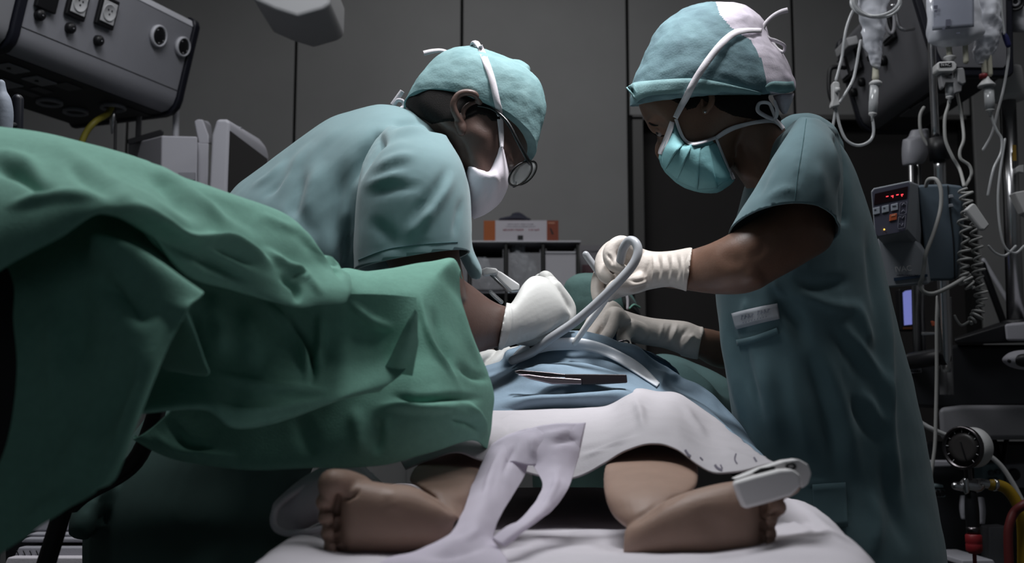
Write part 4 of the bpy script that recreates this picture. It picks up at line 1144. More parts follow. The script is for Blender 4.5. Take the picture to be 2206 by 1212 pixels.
rows = [
    [(1000, 830, 2.1), (1095, 792, 2.1), (1175, 765, 2.1), (1240, 762, 2.1), (1310, 772, 2.1), (1395, 805, 2.1), (1470, 838, 2.05), (1550, 890, 2.0), (1610, 950, 1.95), (1650, 1090, 1.95)],
    [(990, 800, 1.76), (1102, 772, 1.75), (1175, 736, 1.75), (1240, 732, 1.75), (1318, 748, 1.76), (1400, 782, 1.78), (1467, 812, 1.8), (1540, 858, 1.75), (1610, 935, 1.7), (1665, 1080, 1.7)],
    [(990, 822, 1.69), (1102, 796, 1.69), (1175, 764, 1.69), (1240, 760, 1.69), (1320, 775, 1.69), (1400, 810, 1.70), (1467, 836, 1.72), (1545, 880, 1.69), (1622, 955, 1.64), (1680, 1085, 1.64)],
    [(990, 850, 1.62), (1100, 832, 1.61), (1175, 815, 1.60), (1240, 812, 1.6), (1320, 820, 1.6), (1400, 838, 1.62), (1475, 862, 1.62), (1555, 910, 1.6), (1640, 978, 1.53), (1690, 1090, 1.53)],
    [(990, 878, 1.56), (1100, 862, 1.555), (1175, 852, 1.55), (1240, 850, 1.55), (1320, 848, 1.55), (1400, 856, 1.57), (1478, 880, 1.55), (1560, 932, 1.52), (1650, 990, 1.45), (1695, 1095, 1.45)],
    [(990, 910, 1.545), (1100, 898, 1.54), (1175, 892, 1.54), (1240, 890, 1.54), (1320, 888, 1.545), (1400, 870, 1.555), (1478, 890, 1.53), (1556, 940, 1.5), (1652, 1000, 1.42), (1695, 1098, 1.42)],
]
g = sheet(rows, 130, 90)
g = folds(*g, strokes=[(p_[0], p_[1], p_[2] * 1.5) + tuple(p_[3:]) for p_ in [
    ([(1098, 776), (1133, 754), (1175, 738), (1240, 734), (1290, 742), (1334, 762), (1376, 790), (1420, 826)], 11, 0.010, 'open'), ([(1110, 800), (1180, 770), (1250, 766), (1320, 786), (1370, 815)], 9, -0.008),
    ([(1318, 750), (1365, 772), (1412, 795), (1460, 806)], 7, 0.008), ([(1360, 790), (1410, 822), (1440, 836)], 6, -0.006), ([(1400, 800), (1440, 815), (1470, 812)], 8, 0.006), ([(1460, 815), (1510, 845), (1560, 885)], 8, 0.005),
    ([(1060, 822), (1140, 806), (1240, 800)], 7, 0.006), ([(1050, 842), (1140, 836), (1260, 836), (1380, 826)], 7, -0.006), ([(1050, 868), (1150, 862), (1280, 856), (1400, 840)], 8, 0.006), ([(1060, 884), (1160, 876), (1300, 872)], 6, -0.005),
    ([(1440, 850), (1490, 885), (1540, 930), (1590, 975)], 8, -0.006), ([(1460, 846), (1520, 890), (1570, 940), (1630, 985)], 8, 0.006), ([(1100, 790), (1200, 795), (1290, 810)], 8, 0.004)]], both=True), g[1]
g = rough(*g, amp=0.0022, scale=14, seed=22), g[1]
mk('surgical_drape', g, M['blue'], None, solid=0.002, label='pale blue drape humped over the belly of the patient', cat='drape')
bb = bvh(g)
sd = [o for o in bpy.data.objects if o.name == 'surgical_drape'][0]
mk('ridge_band', strap(bb, [(1102, 778), (1118, 766), (1140, 754), (1175, 744), (1210, 741), (1245, 741), (1290, 750), (1334, 769), (1376, 796), (1418, 830)], [12, 20, 26, 26, 26, 26, 24, 24, 22, 10], 0.006, 60, 1.74, 6), mat('ridge_band_white', (214, 218, 224), 0.4), sd, solid=0.002, label='white band along the ridge')  # flat white band laid along the crest of the blue drape

rows = [[(1330, 800, 2.12), (1420, 762, 2.14), (1500, 782, 2.14), (1570, 818, 2.12), (1650, 880, 2.1)], [(1330, 810, 2.0), (1430, 790, 2.0), (1510, 815, 2.0), (1580, 860, 2.0), (1660, 920, 2.0)], [(1330, 900, 1.93), (1430, 880, 1.93), (1520, 880, 1.93), (1590, 940, 1.9), (1670, 1010, 1.9)],
        [(1330, 1000, 1.92), (1430, 990, 1.92), (1520, 990, 1.9), (1600, 1040, 1.86), (1680, 1110, 1.86)]]
g = sheet(rows, 60, 40)
g = folds(*g, strokes=[([(1440, 780), (1500, 815), (1560, 870)], 9, 0.01), ([(1470, 780), (1530, 815), (1590, 870)], 9, -0.01), ([(1430, 800), (1480, 850), (1530, 900)], 10, -0.008)], both=True), g[1]
mk('surgical_drape', g, mat('dark_green_towel', (60, 84, 84), 0.9, bump=0.3, bscale=300), None, solid=0.003, label='dark green drape on the far side of the table, behind the pale blue one', cat='drape')

# torn white strip lying between the feet
def band(rows, n=26, m=60):
    return sheet(rows, n, m)
g1 = band([[(1058, 958, 1.262), (1095, 936, 1.26), (1140, 922, 1.262)], [(1038, 1000, 1.235), (1085, 985, 1.225), (1136, 1004, 1.235)], [(1018, 1045, 1.19), (1065, 1040, 1.175), (1110, 1058, 1.19)], [(1004, 1085, 1.13), (1040, 1088, 1.115), (1079, 1107, 1.13)],
           [(985, 1130, 1.07), (1022, 1135, 1.055), (1060, 1158, 1.07)], [(962, 1158, 1.035), (1010, 1170, 1.02), (1074, 1180, 1.03)], [(900, 1187, 1.0), (990, 1195, 0.99), (1090, 1203, 1.0)], [(826, 1206, 0.975), (960, 1222, 0.965), (1100, 1232, 0.97)], [(800, 1250, 0.95), (960, 1260, 0.945), (1110, 1265, 0.95)]])
g2 = band([[(1132, 926, 1.26), (1190, 914, 1.255), (1262, 911, 1.26)], [(1130, 966, 1.24), (1190, 958, 1.232), (1250, 966, 1.24)], [(1150, 1005, 1.225), (1196, 1004, 1.212), (1238, 1010, 1.22)], [(1170, 1045, 1.19), (1200, 1046, 1.178), (1225, 1049, 1.185)], [(1153, 1081, 1.15), (1178, 1086, 1.137), (1194, 1094, 1.145)],
           [(1127, 1113, 1.10), (1146, 1118, 1.09), (1158, 1122, 1.10)], [(1095, 1133, 1.06), (1112, 1144, 1.05), (1122, 1148, 1.06)], [(1060, 1158, 1.03), (1078, 1170, 1.025), (1090, 1176, 1.03)]])
g3 = band([[(1056, 962, 1.258), (1095, 940, 1.255), (1150, 925, 1.255), (1262, 911, 1.258)], [(1044, 985, 1.245), (1090, 968, 1.238), (1150, 950, 1.238), (1254, 945, 1.245)], [(1036, 1004, 1.236), (1086, 990, 1.224), (1145, 1002, 1.224), (1246, 986, 1.236)]], 40, 20)
g = join(g1, g2, g3)
g = folds(*g, strokes=[([(1085, 960), (1060, 1020), (1040, 1085)], 6, 0.004), ([(1120, 940), (1100, 980), (1080, 1030)], 6, -0.004), ([(1150, 930), (1146, 960), (1150, 990)], 4, 0.004), ([(1180, 960), (1215, 950), (1250, 950)], 6, -0.004), ([(1160, 940), (1200, 935), (1240, 925)], 6, 0.003),
                       ([(1040, 1130), (1000, 1165), (930, 1190)], 8, 0.004), ([(1060, 1170), (1000, 1190), (900, 1205)], 7, -0.005), ([(1200, 1010), (1196, 1050), (1170, 1090)], 5, 0.003)], both=True), g[1]
g = rough(*g, amp=0.0016, scale=30, seed=31), g[1]
mk('bandage', g, M['paper'], None, solid=0.0012, label='torn white crepe strip trailing between the two feet', cat='bandage')
# rolled white stocking edge under the foot on the other side
g = loft([(586, 1092, 604, 1140, 1.22, 0.012), (592, 1080, 640, 1146, 1.2, 0.028), (615, 1058, 680, 1128, 1.2, 0.034), (650, 1030, 720, 1110, 1.2, 0.034), (700, 1002, 770, 1080, 1.22, 0.03), (760, 985, 830, 1050, 1.26, 0.022)], 32, 30, capped=False)
g = folds(*g, strokes=[([(610, 1130), (650, 1110), (690, 1090)], 12, -0.012), ([(640, 1110), (680, 1090), (720, 1070)], 12, -0.008)]), g[1]
rtw = mk('rolled_towel', g, M['linen'], None, solid=0.003, label='rolled white towel on the sheet behind the foot without a clip', cat='towel')

mk('rolled_hem', tube([(700, 1034, 1.19), (650, 1052, 1.175), (608, 1080, 1.16), (590, 1108, 1.15), (594, 1136, 1.145), (625, 1148, 1.14), (680, 1142, 1.135), (712, 1132, 1.13)], 0.0036, n=12, m=60), M['linen'], rtw)

# ------------------------------------------------------------------ the big green drape in front
gd = thing('instrument_drape', P(300, 600, 1.05), 'large green drape spread over the instrument stand, its folds hanging in front', 'drape')
top = [
    [(-80, 268, 1.25), (0, 282, 1.25), (90, 298, 1.25), (180, 317, 1.25), (290, 345, 1.25), (400, 389, 1.27), (528, 436, 1.29), (623, 476, 1.31), (665, 526, 1.32), (700, 562, 1.32), (733, 585, 1.32), (750, 600, 1.32)],
    [(-80, 262, 1.08), (0, 276, 1.08), (90, 291, 1.08), (180, 310, 1.085), (290, 338, 1.09), (400, 382, 1.11), (528, 429, 1.14), (623, 469, 1.17), (668, 519, 1.18), (703, 554, 1.19), (733, 577, 1.2), (752, 590, 1.2)],
    [(-80, 320, 0.99), (0, 330, 0.99), (90, 345, 0.99), (180, 350, 1.0), (290, 380, 1.02), (395, 412, 1.05), (515, 455, 1.09), (610, 500, 1.12), (660, 540, 1.14), (700, 570, 1.16), (738, 588, 1.17), (756, 602, 1.17)],
    [(-80, 430, 0.92), (0, 410, 0.92), (80, 400, 0.92), (175, 395, 0.93), (275, 415, 0.95), (375, 450, 0.99), (480, 500, 1.04), (580, 545, 1.08), (640, 572, 1.11), (690, 590, 1.13), (740, 604, 1.14), (757, 614, 1.15)],
    [(-80, 540, 0.885), (0, 490, 0.885), (75, 460, 0.88), (170, 428, 0.88), (260, 432, 0.9), (350, 478, 0.945), (450, 535, 1.0), (560, 590, 1.05), (632, 618, 1.08), (680, 622, 1.10), (742, 625, 1.12), (756, 630, 1.13)],
    [(-80, 640, 0.878), (0, 582, 0.876), (64, 546, 0.872), (138, 508, 0.87), (222, 458, 0.885), (312, 500, 0.935), (400, 588, 0.99), (507, 626, 1.04), (631, 662, 1.07), (686, 657, 1.095), (740, 653, 1.112), (752, 640, 1.125)],
    [(-80, 640, 0.90), (0, 580, 0.90), (64, 542, 0.90), (138, 504, 0.90), (222, 458, 0.92), (312, 500, 0.97), (400, 584, 1.02), (507, 622, 1.07), (631, 655, 1.1), (686, 650, 1.12), (740, 645, 1.13), (752, 636, 1.14)],
]
top = [[(-420, r_[0][1] + (20 if k_ > 3 else -25), r_[0][2] + 0.02)] + r_ for k_, r_ in enumerate(top)]
g = sheet(top, 165, 110)
g = folds(*g, strokes=[
    ([(205, 468), (254, 450), (300, 455), (345, 480), (400, 510), (470, 522), (540, 552), (610, 596)], 9, 0.011), ([(300, 500), (360, 525), (430, 552), (500, 585), (560, 612)], 13, -0.010), ([(-40, 360), (30, 370), (90, 405), (130, 410)], 12, -0.010), ([(-40, 335), (40, 345), (110, 385)], 14, 0.007), ([(100, 310), (200, 365), (290, 440), (340, 470)], 16, 0.006), ([(130, 350), (200, 400), (260, 430)], 12, -0.005),
    ([(296, 339), (340, 390), (400, 450), (440, 480)], 12, -0.007), ([(320, 345), (380, 400), (440, 440), (500, 490)], 14, 0.008), ([(370, 385), (440, 420), (520, 470), (580, 520)], 14, -0.004),
    ([(210, 395), (300, 420), (380, 470), (440, 505)], 12, 0.005), ([(430, 500), (470, 515), (540, 545), (600, 580)], 8, 0.007), ([(440, 520), (500, 545), (570, 580)], 8, -0.006), ([(560, 530), (620, 575), (680, 600)], 8, 0.006),
    ([(600, 590), (640, 620), (640, 655)], 7, -0.008), ([(600, 570), (660, 600), (700, 640)], 8, 0.005), ([(623, 469), (655, 510), (690, 560), (730, 590)], 7, 0.006), ([(690, 545), (715, 570), (740, 605)], 6, -0.007),
    ([(0, 450), (80, 430), (160, 420), (240, 425)], 10, 0.006), ([(420, 560), (480, 580), (540, 615)], 12, -0.006), ([(650, 500), (600, 485), (540, 455)], 10, 0.004), ([(625, 600), (645, 592), (660, 600)], 4, -0.006)], both=True), g[1]
g = rough(*g, amp=0.002, scale=10, seed=41), g[1]
mk('top_fold', g, M['green'], gd, solid=0.0015)
front = [
    [(-30, 500, 1.02), (60, 470, 1.02), (140, 430, 1.02), (225, 410, 1.02), (310, 440, 1.03), (400, 540, 1.06)],
    [(26, 600, 0.95), (90, 590, 0.945), (170, 560, 0.935), (238, 552, 0.925), (310, 600, 0.92), (402, 672, 0.93)],
    [(28, 690, 0.94), (100, 680, 0.93), (180, 650, 0.92), (248, 640, 0.90), (310, 680, 0.89), (388, 700, 0.90)],
    [(34, 800, 0.92), (110, 800, 0.91), (180, 800, 0.90), (240, 800, 0.885), (290, 795, 0.875), (335, 795, 0.885)],
    [(15, 950, 0.91), (90, 950, 0.9), (150, 950, 0.89), (210, 945, 0.875), (255, 935, 0.865), (292, 922, 0.872)],
    [(-30, 1080, 0.9), (50, 1070, 0.89), (110, 1065, 0.88), (170, 1050, 0.865), (215, 1038, 0.855), (256, 1020, 0.862)],
    [(-70, 1260, 0.9), (-10, 1200, 0.89), (65, 1152, 0.88), (130, 1110, 0.865), (190, 1066, 0.855), (238, 1044, 0.86)],
]
g = sheet(front, 90, 100)
g = folds(*g, strokes=[([(225, 548), (290, 592), (350, 640), (404, 680)], 19, 0.022, 'open'), ([(200, 590), (270, 645), (340, 700)], 22, -0.014), ([(180, 600), (170, 700), (150, 820)], 30, -0.008), ([(110, 640), (120, 760), (110, 900)], 26, 0.006),
                       ([(370, 690), (320, 790), (270, 930), (230, 1030)], 22, 0.008), ([(310, 760), (250, 850), (200, 960)], 26, -0.008), ([(180, 1060), (120, 1090), (40, 1150)], 22, 0.006), ([(200, 880), (160, 980), (100, 1080)], 30, 0.006)], both=True), g[1]
g = rough(*g, amp=0.003, scale=7, seed=43), g[1]
mk('front_fold', g, M['green'], gd, solid=0.0015)
g = sheet([[(404, 672, 0.93), (398, 690, 0.95), (370, 690, 1.02)], [(416, 700, 0.945), (408, 716, 0.965), (360, 720, 1.04)], [(432, 745, 0.965), (424, 760, 0.985), (352, 760, 1.06)], [(444, 780, 0.98), (436, 800, 1.0), (350, 790, 1.08)], [(452, 798, 0.985), (446, 806, 1.0), (400, 800, 1.08)]], 20, 40)
mk('inner_fold', g, M['green'], gd, solid=0.0015)
mid = [
    [(270, 540, 1.12), (400, 566, 1.13), (520, 600, 1.16), (631, 635, 1.175), (740, 632, 1.175), (830, 634, 1.185), (896, 640, 1.19)],
    [(280, 620, 1.12), (400, 630, 1.12), (520, 660, 1.15), (640, 690, 1.175), (742, 680, 1.18), (830, 690, 1.185), (897, 700, 1.178)],
    [(290, 700, 1.12), (420, 710, 1.12), (530, 725, 1.14), (648, 745, 1.17), (744, 735, 1.18), (830, 740, 1.182), (890, 760, 1.172)],
    [(296, 785, 1.12), (420, 780, 1.105), (530, 790, 1.125), (655, 800, 1.15), (742, 790, 1.165), (830, 790, 1.17), (872, 802, 1.165)],
    [(292, 884, 1.06), (436, 872, 1.06), (505, 908, 1.07), (590, 902, 1.095), (680, 876, 1.12), (757, 850, 1.14), (820, 838, 1.155)],
    [(292, 884, 1.09), (436, 872, 1.09), (505, 908, 1.10), (590, 902, 1.12), (680, 876, 1.14), (757, 850, 1.155), (820, 838, 1.165)],
]
g = sheet(mid, 110, 90)
g = folds(*g, strokes=[([(560, 645), (610, 690), (645, 745), (662, 800), (660, 840)], 8, 0.012), ([(600, 660), (655, 740), (676, 790), (668, 840)], 8, -0.014), ([(690, 660), (690, 740), (672, 820)], 9, 0.008), ([(440, 620), (470, 700), (480, 780)], 16, 0.008), ([(400, 640), (420, 720), (440, 790)], 14, -0.008),
                       ([(745, 640), (800, 690), (856, 712)], 9, 0.007), ([(310, 790), (380, 786), (440, 795)], 8, 0.008), ([(440, 800), (540, 830), (640, 840), (750, 850)], 9, 0.006), ([(450, 860), (520, 890), (620, 880), (740, 848)], 6, 0.006),
                       ([(520, 650), (540, 740), (540, 820)], 22, 0.006)], both=True), g[1]
g = rough(*g, amp=0.003, scale=9, seed=45), g[1]
mk('hanging_fold', g, M['green'], gd, solid=0.0015)
low = [
    [(500, 650, 1.42), (640, 630, 1.42), (733, 587, 1.42), (793, 595, 1.42), (855, 588, 1.42), (935, 572, 1.42), (975, 568, 1.42), (996, 600, 1.42)],
    [(500, 640, 1.29), (640, 620, 1.29), (733, 579, 1.29), (793, 585, 1.29), (855, 578, 1.3), (935, 563, 1.32), (975, 558, 1.33), (992, 585, 1.34)],
    [(500, 660, 1.23), (640, 650, 1.23), (733, 618, 1.23), (790, 626, 1.23), (850, 624, 1.24), (905, 620, 1.245), (955, 606, 1.28), (996, 650, 1.34)],
    [(480, 760, 1.22), (640, 740, 1.22), (733, 740, 1.215), (800, 720, 1.215), (870, 720, 1.215), (930, 700, 1.225), (978, 700, 1.27), (1024, 740, 1.34)],
    [(400, 850, 1.20), (560, 850, 1.2), (700, 850, 1.19), (790, 840, 1.185), (880, 830, 1.18), (950, 815, 1.19), (1005, 815, 1.24), (1062, 835, 1.34)],
    [(330, 920, 1.19), (460, 930, 1.18), (620, 930, 1.175), (760, 920, 1.165), (860, 900, 1.16), (950, 885, 1.17), (1015, 880, 1.22), (1060, 895, 1.33)],
    [(289, 945, 1.19), (391, 990, 1.175), (507, 1005, 1.17), (700, 1003, 1.16), (819, 999, 1.16), (930, 968, 1.18), (1012, 943, 1.225), (1049, 962, 1.31)],
    [(289, 940, 1.22), (391, 984, 1.205), (507, 999, 1.2), (700, 998, 1.19), (819, 992, 1.19), (930, 962, 1.21), (1012, 940, 1.25), (1046, 950, 1.33)],
]
g = sheet(low, 130, 110)
g = folds(*g, strokes=[([(740, 640), (800, 690), (856, 712)], 6, 0.008), ([(895, 665), (860, 740), (835, 800)], 9, -0.008), ([(905, 620), (912, 680), (930, 740), (970, 800), (990, 850)], 5, 0.007), ([(925, 650), (955, 740), (985, 820)], 9, -0.006),
                       ([(830, 850), (900, 862), (980, 856), (1050, 860)], 7, -0.009), ([(800, 875), (900, 880), (1000, 876)], 8, 0.008), ([(760, 870), (775, 940), (790, 990)], 14, 0.008), ([(810, 880), (815, 940), (810, 990)], 12, -0.008),
                       ([(330, 930), (380, 970), (440, 980), (520, 985)], 8, 0.010), ([(360, 900), (400, 955), (470, 960)], 9, -0.010), ([(640, 880), (660, 940), (690, 990)], 18, -0.006), ([(1000, 860), (1030, 900), (1046, 945)], 7, 0.008), ([(960, 900), (1010, 910), (1040, 925)], 8, -0.005),
                       ([(960, 610), (980, 650), (1000, 720), (1040, 800)], 8, 0.005), ([(980, 780), (1020, 810), (1060, 815)], 7, -0.006)], both=True), g[1]
g = rough(*g, amp=0.0025, scale=12, seed=47), g[1]
mk('lower_fold', g, M['green'], gd, solid=0.0015)
g = sheet([[(895, 664, 1.135), (896, 668, 1.135), (897, 672, 1.137)], [(880, 690, 1.136), (888, 700, 1.134), (898, 712, 1.14)], [(862, 725, 1.146), (880, 740, 1.145), (900, 738, 1.15)], [(846, 760, 1.158), (866, 778, 1.158), (894, 776, 1.16)], [(828, 792, 1.17), (858, 802, 1.17), (889, 807, 1.172)]], 16, 24)
mk('corner_flap', g, M['green'], gd, solid=0.0015)
# the stand that carries it
st = thing('instrument_stand', (-0.42, 1.3, 0), 'black instrument stand under the green drape, one slanting leg showing', 'stand')
mk('tray', box(-0.75, -0.20, 1.31, 1.41, 1.00, 1.015), M['steel_dark'], st, smooth=False, bevel=0.004)
mk('tray_shelf', box(-0.75, -0.42, 1.03, 1.32, 1.0, 1.015), M['steel_dark'], st, smooth=False, bevel=0.004)
mk('dark_gap_panel', prism([(-160, 520), (46, 520), (40, 800), (24, 950), (-10, 1080), (-60, 1240), (-160, 1300)], 1.02, 0.03), M['black'], st, smooth=False, bevel=0.004)  # added black sheet, makes the gap beside the drape dark
mk('dark_opening_panel', prism([(-100, 560), (440, 600), (440, 800), (330, 880), (-100, 900)], 1.25, 0.01), M['black'], st, smooth=False)  # added black sheet, darkens the opening between the folds
lt = P(160, 1085, 1.38)
mk('leg', tube3([(-0.42, 1.36, 1.0), (-0.46, 1.38, 0.9), lt, P(100, 1212, 1.38), (lt[0] - 0.22, 1.38, 0.02)], [0.011, 0.011, 0.0095, 0.0115, 0.012], n=12, m=40), M['black'], st)
mk('foot', join(box(-0.98, -0.5, 1.3, 1.46, 0.0, 0.03)), M['black'], st, smooth=False, bevel=0.008)

# ------------------------------------------------------------------ things in the operating field
M['hose'] = mat('hose_grey_silicone', (158, 160, 164), 0.35, spec=0.5)
M['white_pl'] = mat('white_plastic', (222, 222, 222), 0.4)
hose = thing('suction_tube', P(1240, 700, 1.66), 'grey suction hose looped over the raised glove with a white nozzle', 'hose')
mk('hose', tube([(1332, 580, 1.645), (1337, 558, 1.64), (1343, 535, 1.63), (1356, 518, 1.62), (1370, 524, 1.61), (1374, 545, 1.605), (1360, 575, 1.605), (1324, 615, 1.61), (1282, 656, 1.62), (1237, 694, 1.63), (1185, 729, 1.64), (1147, 758, 1.65), (1105, 776, 1.655)], 0.0068, n=14, m=110), M['hose'], hose)
mk('nozzle', tube([(1306, 640, 1.655), (1285, 672, 1.66), (1262, 704, 1.67), (1238, 738, 1.68)], [0.006, 0.0055, 0.005, 0.0045], n=12, m=20), M['white_pl'], hose)
mk('tube_end', tube([(1262, 548, 1.70), (1275, 566, 1.70), (1292, 590, 1.70)], 0.0055, n=12, m=10), M['hose'], hose)
ndl = thing('needle_holder', P(1225, 815, 1.58), 'dark steel needle holder lying on the pale blue drape', 'instrument')
def bar(poly, d0, dep, name, mt, par, bev=0.0015):
    return mk(name, prism(poly, d0, dep), mt, par, smooth=False, bevel=bev)
bar([(1107, 799), (1120, 796), (1180, 801), (1225, 806), (1230, 812), (1160, 812), (1112, 804)], 1.565, 0.012, 'jaw', M['steel_dark'], ndl)
bar([(1216, 805), (1260, 805), (1350, 806), (1352, 824), (1300, 827), (1254, 828), (1252, 816), (1218, 814)], 1.562, 0.016, 'handle', mat('dark_coated_handle', (44, 38, 42), 0.4), ndl)
bar([(1114, 806), (1140, 806), (1175, 811), (1253, 816), (1253, 828), (1190, 827), (1145, 817)], 1.554, 0.010, 'handle', mat('steel_violet_tint', (150, 138, 144), 0.3, metal=0.9), ndl)
clamp = thing('surgical_clamp', P(1320, 742, 1.76), 'slim steel clamp under the thumb of the lower glove', 'instrument')
for dy, dz in ((0, 0), (6, 0.006)):
    mk('arm', tube([(1290, 748 + dy * 0.3, 1.775 + dz), (1320, 740 + dy * 0.4, 1.77 + dz), (1342, 734 + dy, 1.77 + dz)], [0.0012, 0.002, 0.0022], n=8, m=12), M['steel_dark'], clamp)
mk('ring', tube3([P(1347 + 8 * math.cos(a), 738 + 5 * math.sin(a), 1.77) for a in np.linspace(0, 2 * PI, 18)], 0.0016, n=8), M['steel_dark'], clamp)
fc = thing('forceps', P(1190, 716, 1.7), 'dark forceps held low under the large white glove', 'instrument')
mk('arm', tube([(1148, 744, 1.69), (1196, 716, 1.695), (1240, 690, 1.70)], [0.006, 0.0055, 0.003], n=10, m=16, flat=0.6), M['steel_dark'], fc)
mk('arm', tube([(1146, 748, 1.705), (1194, 724, 1.71), (1240, 700, 1.715)], [0.006, 0.0055, 0.003], n=10, m=16, flat=0.6), M['black'], fc)
mk('joint', tube([(1150, 738, 1.685), (1158, 748, 1.685)], 0.0035, n=10), M['chrome'], fc)
swab = thing('gauze_towel', P(1325, 725, 1.84), 'dark blue folded gauze under the lower glove', 'towel')
gz = fuse([loft([(1298, 730, 1318, 738, 1.83, 0.02), (1304, 716, 1336, 740, 1.83, 0.03), (1320, 716, 1346, 744, 1.84, 0.03), (1352, 735, 1366, 756, 1.86, 0.03), (1380, 748, 1420, 790, 1.88, 0.03), (1440, 778, 1470, 812, 1.89, 0.02)], 24, 24)], 0.004, 2)
mk('cloth', (rough(*gz, amp=0.003, scale=40), gz[1]), mat('gauze_blue', (58, 84, 106), 0.9, bump=0.3, bscale=300), swab)
rt = thing('retractor', P(1080, 605, 1.76), 'white plastic handle of a retractor beside the hem of the sleeve', 'instrument')
bar([(1034, 580), (1048, 575), (1068, 577), (1074, 582), (1070, 590), (1040, 593)], 1.755, 0.02, 'grip', M['white_pl'], rt, 0.003)
bar([(1064, 578), (1080, 585), (1120, 612), (1118, 626), (1102, 628), (1062, 590)], 1.765, 0.018, 'shaft', M['white_pl'], rt, 0.003)
mk('rail', tube([(1056, 590, 1.762), (1074, 607, 1.762), (1096, 628, 1.762)], 0.0022, n=8), M['chrome'], rt)
mk('pin', tube([(1057, 629, 1.77), (1066, 638, 1.77), (1080, 650, 1.77)], 0.0035, n=10), M['white_pl'], rt)

# ------------------------------------------------------------------ third person behind the table
tp = thing('person', P(1296, 1500, 2.5), 'person seated behind the table, only a dark green cap and hairnet showing', 'person')
mk('body', fuse([loft([(1236, 620, 1360, 630, 2.45, 0.06), (1228, 670, 1366, 680, 2.45, 0.075), (1244, 740, 1350, 740, 2.45, 0.065), (1262, 790, 1330, 790, 2.47, 0.05)], 24, 20), loft([(1262, 770, 1336, 770, 2.5, 0.05), (1240, 830, 1360, 830, 2.55, 0.06)], 20, 8)], 0.006, 3), M['skin_l'], tp)
mk('scrub_top', fuse([loft([(1255, 800, 1345, 800, 2.6, 0.05), (1190, 830, 1410, 830, 2.6, 0.08), (1150, 870, 1450, 870, 2.6, 0.1), (1145, 1000, 1455, 1000, 2.62, 0.11), (1160, 1300, 1440, 1300, 2.64, 0.12)], 30, 30)], 0.01, 3), M['scrub_dark'], tp)
mk('trousers', fuse([tube3([P(1220, 1290, 2.66), P(1200, 1350, 2.68), P(1200, 1750, 2.72)], [0.1, 0.09, 0.05], n=16, m=14), tube3([P(1380, 1290, 2.66), P(1400, 1350, 2.68), P(1400, 1750, 2.72)], [0.1, 0.09, 0.05], n=16, m=14)], 0.012, 3), M['scrub_dark'], tp)
c3 = loft([(1224, 712, 1340, 700, 2.4, 0.07), (1214, 660, 1372, 668, 2.4, 0.085), (1216, 616, 1362, 636, 2.4, 0.085), (1232, 596, 1340, 604, 2.4, 0.075), (1256, 588, 1310, 590, 2.4, 0.04)], 48, 40)
c3 = folds(*c3, strokes=[([(1240, 592), (1226, 625), (1222, 660)], 6, -0.006), ([(1300, 592), (1260, 612), (1238, 640)], 5, -0.006), ([(1300, 600), (1270, 625), (1250, 650)], 6, 0.006), ([(1330, 610), (1290, 650), (1270, 690)], 8, 0.004)]), c3[1]
c3 = rough(*c3, amp=0.002, scale=30), c3[1]
c3o = mk('surgical_cap', c3, mat('cap_dark_green', (92, 122, 118), 0.85, var=0.08, vscale=40, bump=0.3, bscale=200), tp)
mk('hairnet', loft([(1330, 612, 1360, 640, 2.36, 0.05), (1336, 628, 1374, 660, 2.36, 0.055), (1338, 650, 1380, 676, 2.36, 0.055), (1346, 672, 1378, 684, 2.36, 0.03)], 24, 20), mat('hairnet_dark', (58, 62, 62), 0.9, bump=0.5, bscale=300), c3o)
mk('elastic', tube([(1348, 628, 2.30), (1352, 645, 2.30), (1352, 664, 2.30)], 0.0028, n=8, m=12), M['white_tie'], c3o)
mk('elastic', tube([(1356, 664, 2.30), (1366, 656, 2.31), (1378, 662, 2.33)], 0.0022, n=8, m=12), M['green'], c3o)
# ------------------------------------------------------------------ ceiling pendants with sockets
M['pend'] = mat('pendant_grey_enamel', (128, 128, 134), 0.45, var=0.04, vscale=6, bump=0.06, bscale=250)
M['pend_light'] = mat('pendant_light_trim', (176, 176, 182), 0.4)
M['pend_dark'] = mat('pendant_underside', (40, 40, 43), 0.6)
M['outlet'] = mat('outlet_grey', (120, 120, 124), 0.5)


def onplane(px, py, p0, n):
    d = nrm(P(px, py, 1.0) - CAM)
    return CAM + d * (np.dot(p0 - CAM, n) / np.dot(d, n))


class Pendant:
    """a service head: a prism along L (far to near), its front leaning out at the top"""
    def __init__(self, o, L, W, length, name, label):
        self.o, self.L, self.W = np.array(o), nrm(np.array(L)), nrm(np.array(W))
        self.Z = np.array((0, 0, 1.0))
        self.t = thing(name, self.at(length / 2, 0.1, 0.25), label, 'medical pendant')
        self.len = length

    def at(self, s, w, z):
        return self.o + self.L * s + self.W * w + self.Z * z

    def extrude(self, sec, s0, s1, name, mt, bev=0.006):
        a = np.array([self.at(s0, w, z) for w, z in sec]); b = np.array([self.at(s1, w, z) for w, z in sec])
        k = len(sec)
        f = [tuple(range(k)), tuple(range(2 * k - 1, k - 1, -1))] + [(i, k + i, k + (i + 1) % k, (i + 1) % k) for i in range(k)]
        return mk(name, (np.concatenate((a, b)), f), mt, self.t, smooth=False, bevel=bev)

    def front(self):
        a, b = self.at(0, 0, 0), self.at(0, -0.044, 0.175)
        n = nrm(np.cross(self.L, b - a))
        if np.dot(n, a - CAM) > 0:
            n = -n
        return a, n, nrm(b - a)

    def disc(self, px, py, prof, mt, name, parent=None, under=False):
        if under:
            p0, n = self.at(0, 0.1, -0.055), np.array((0, 0, -1.0))
        else:
            p0, n, _ = self.front()
        c = onplane(px, py, p0, n)
        return mk(name, lathe(prof, c, n, 24), mt, parent or self.t), c


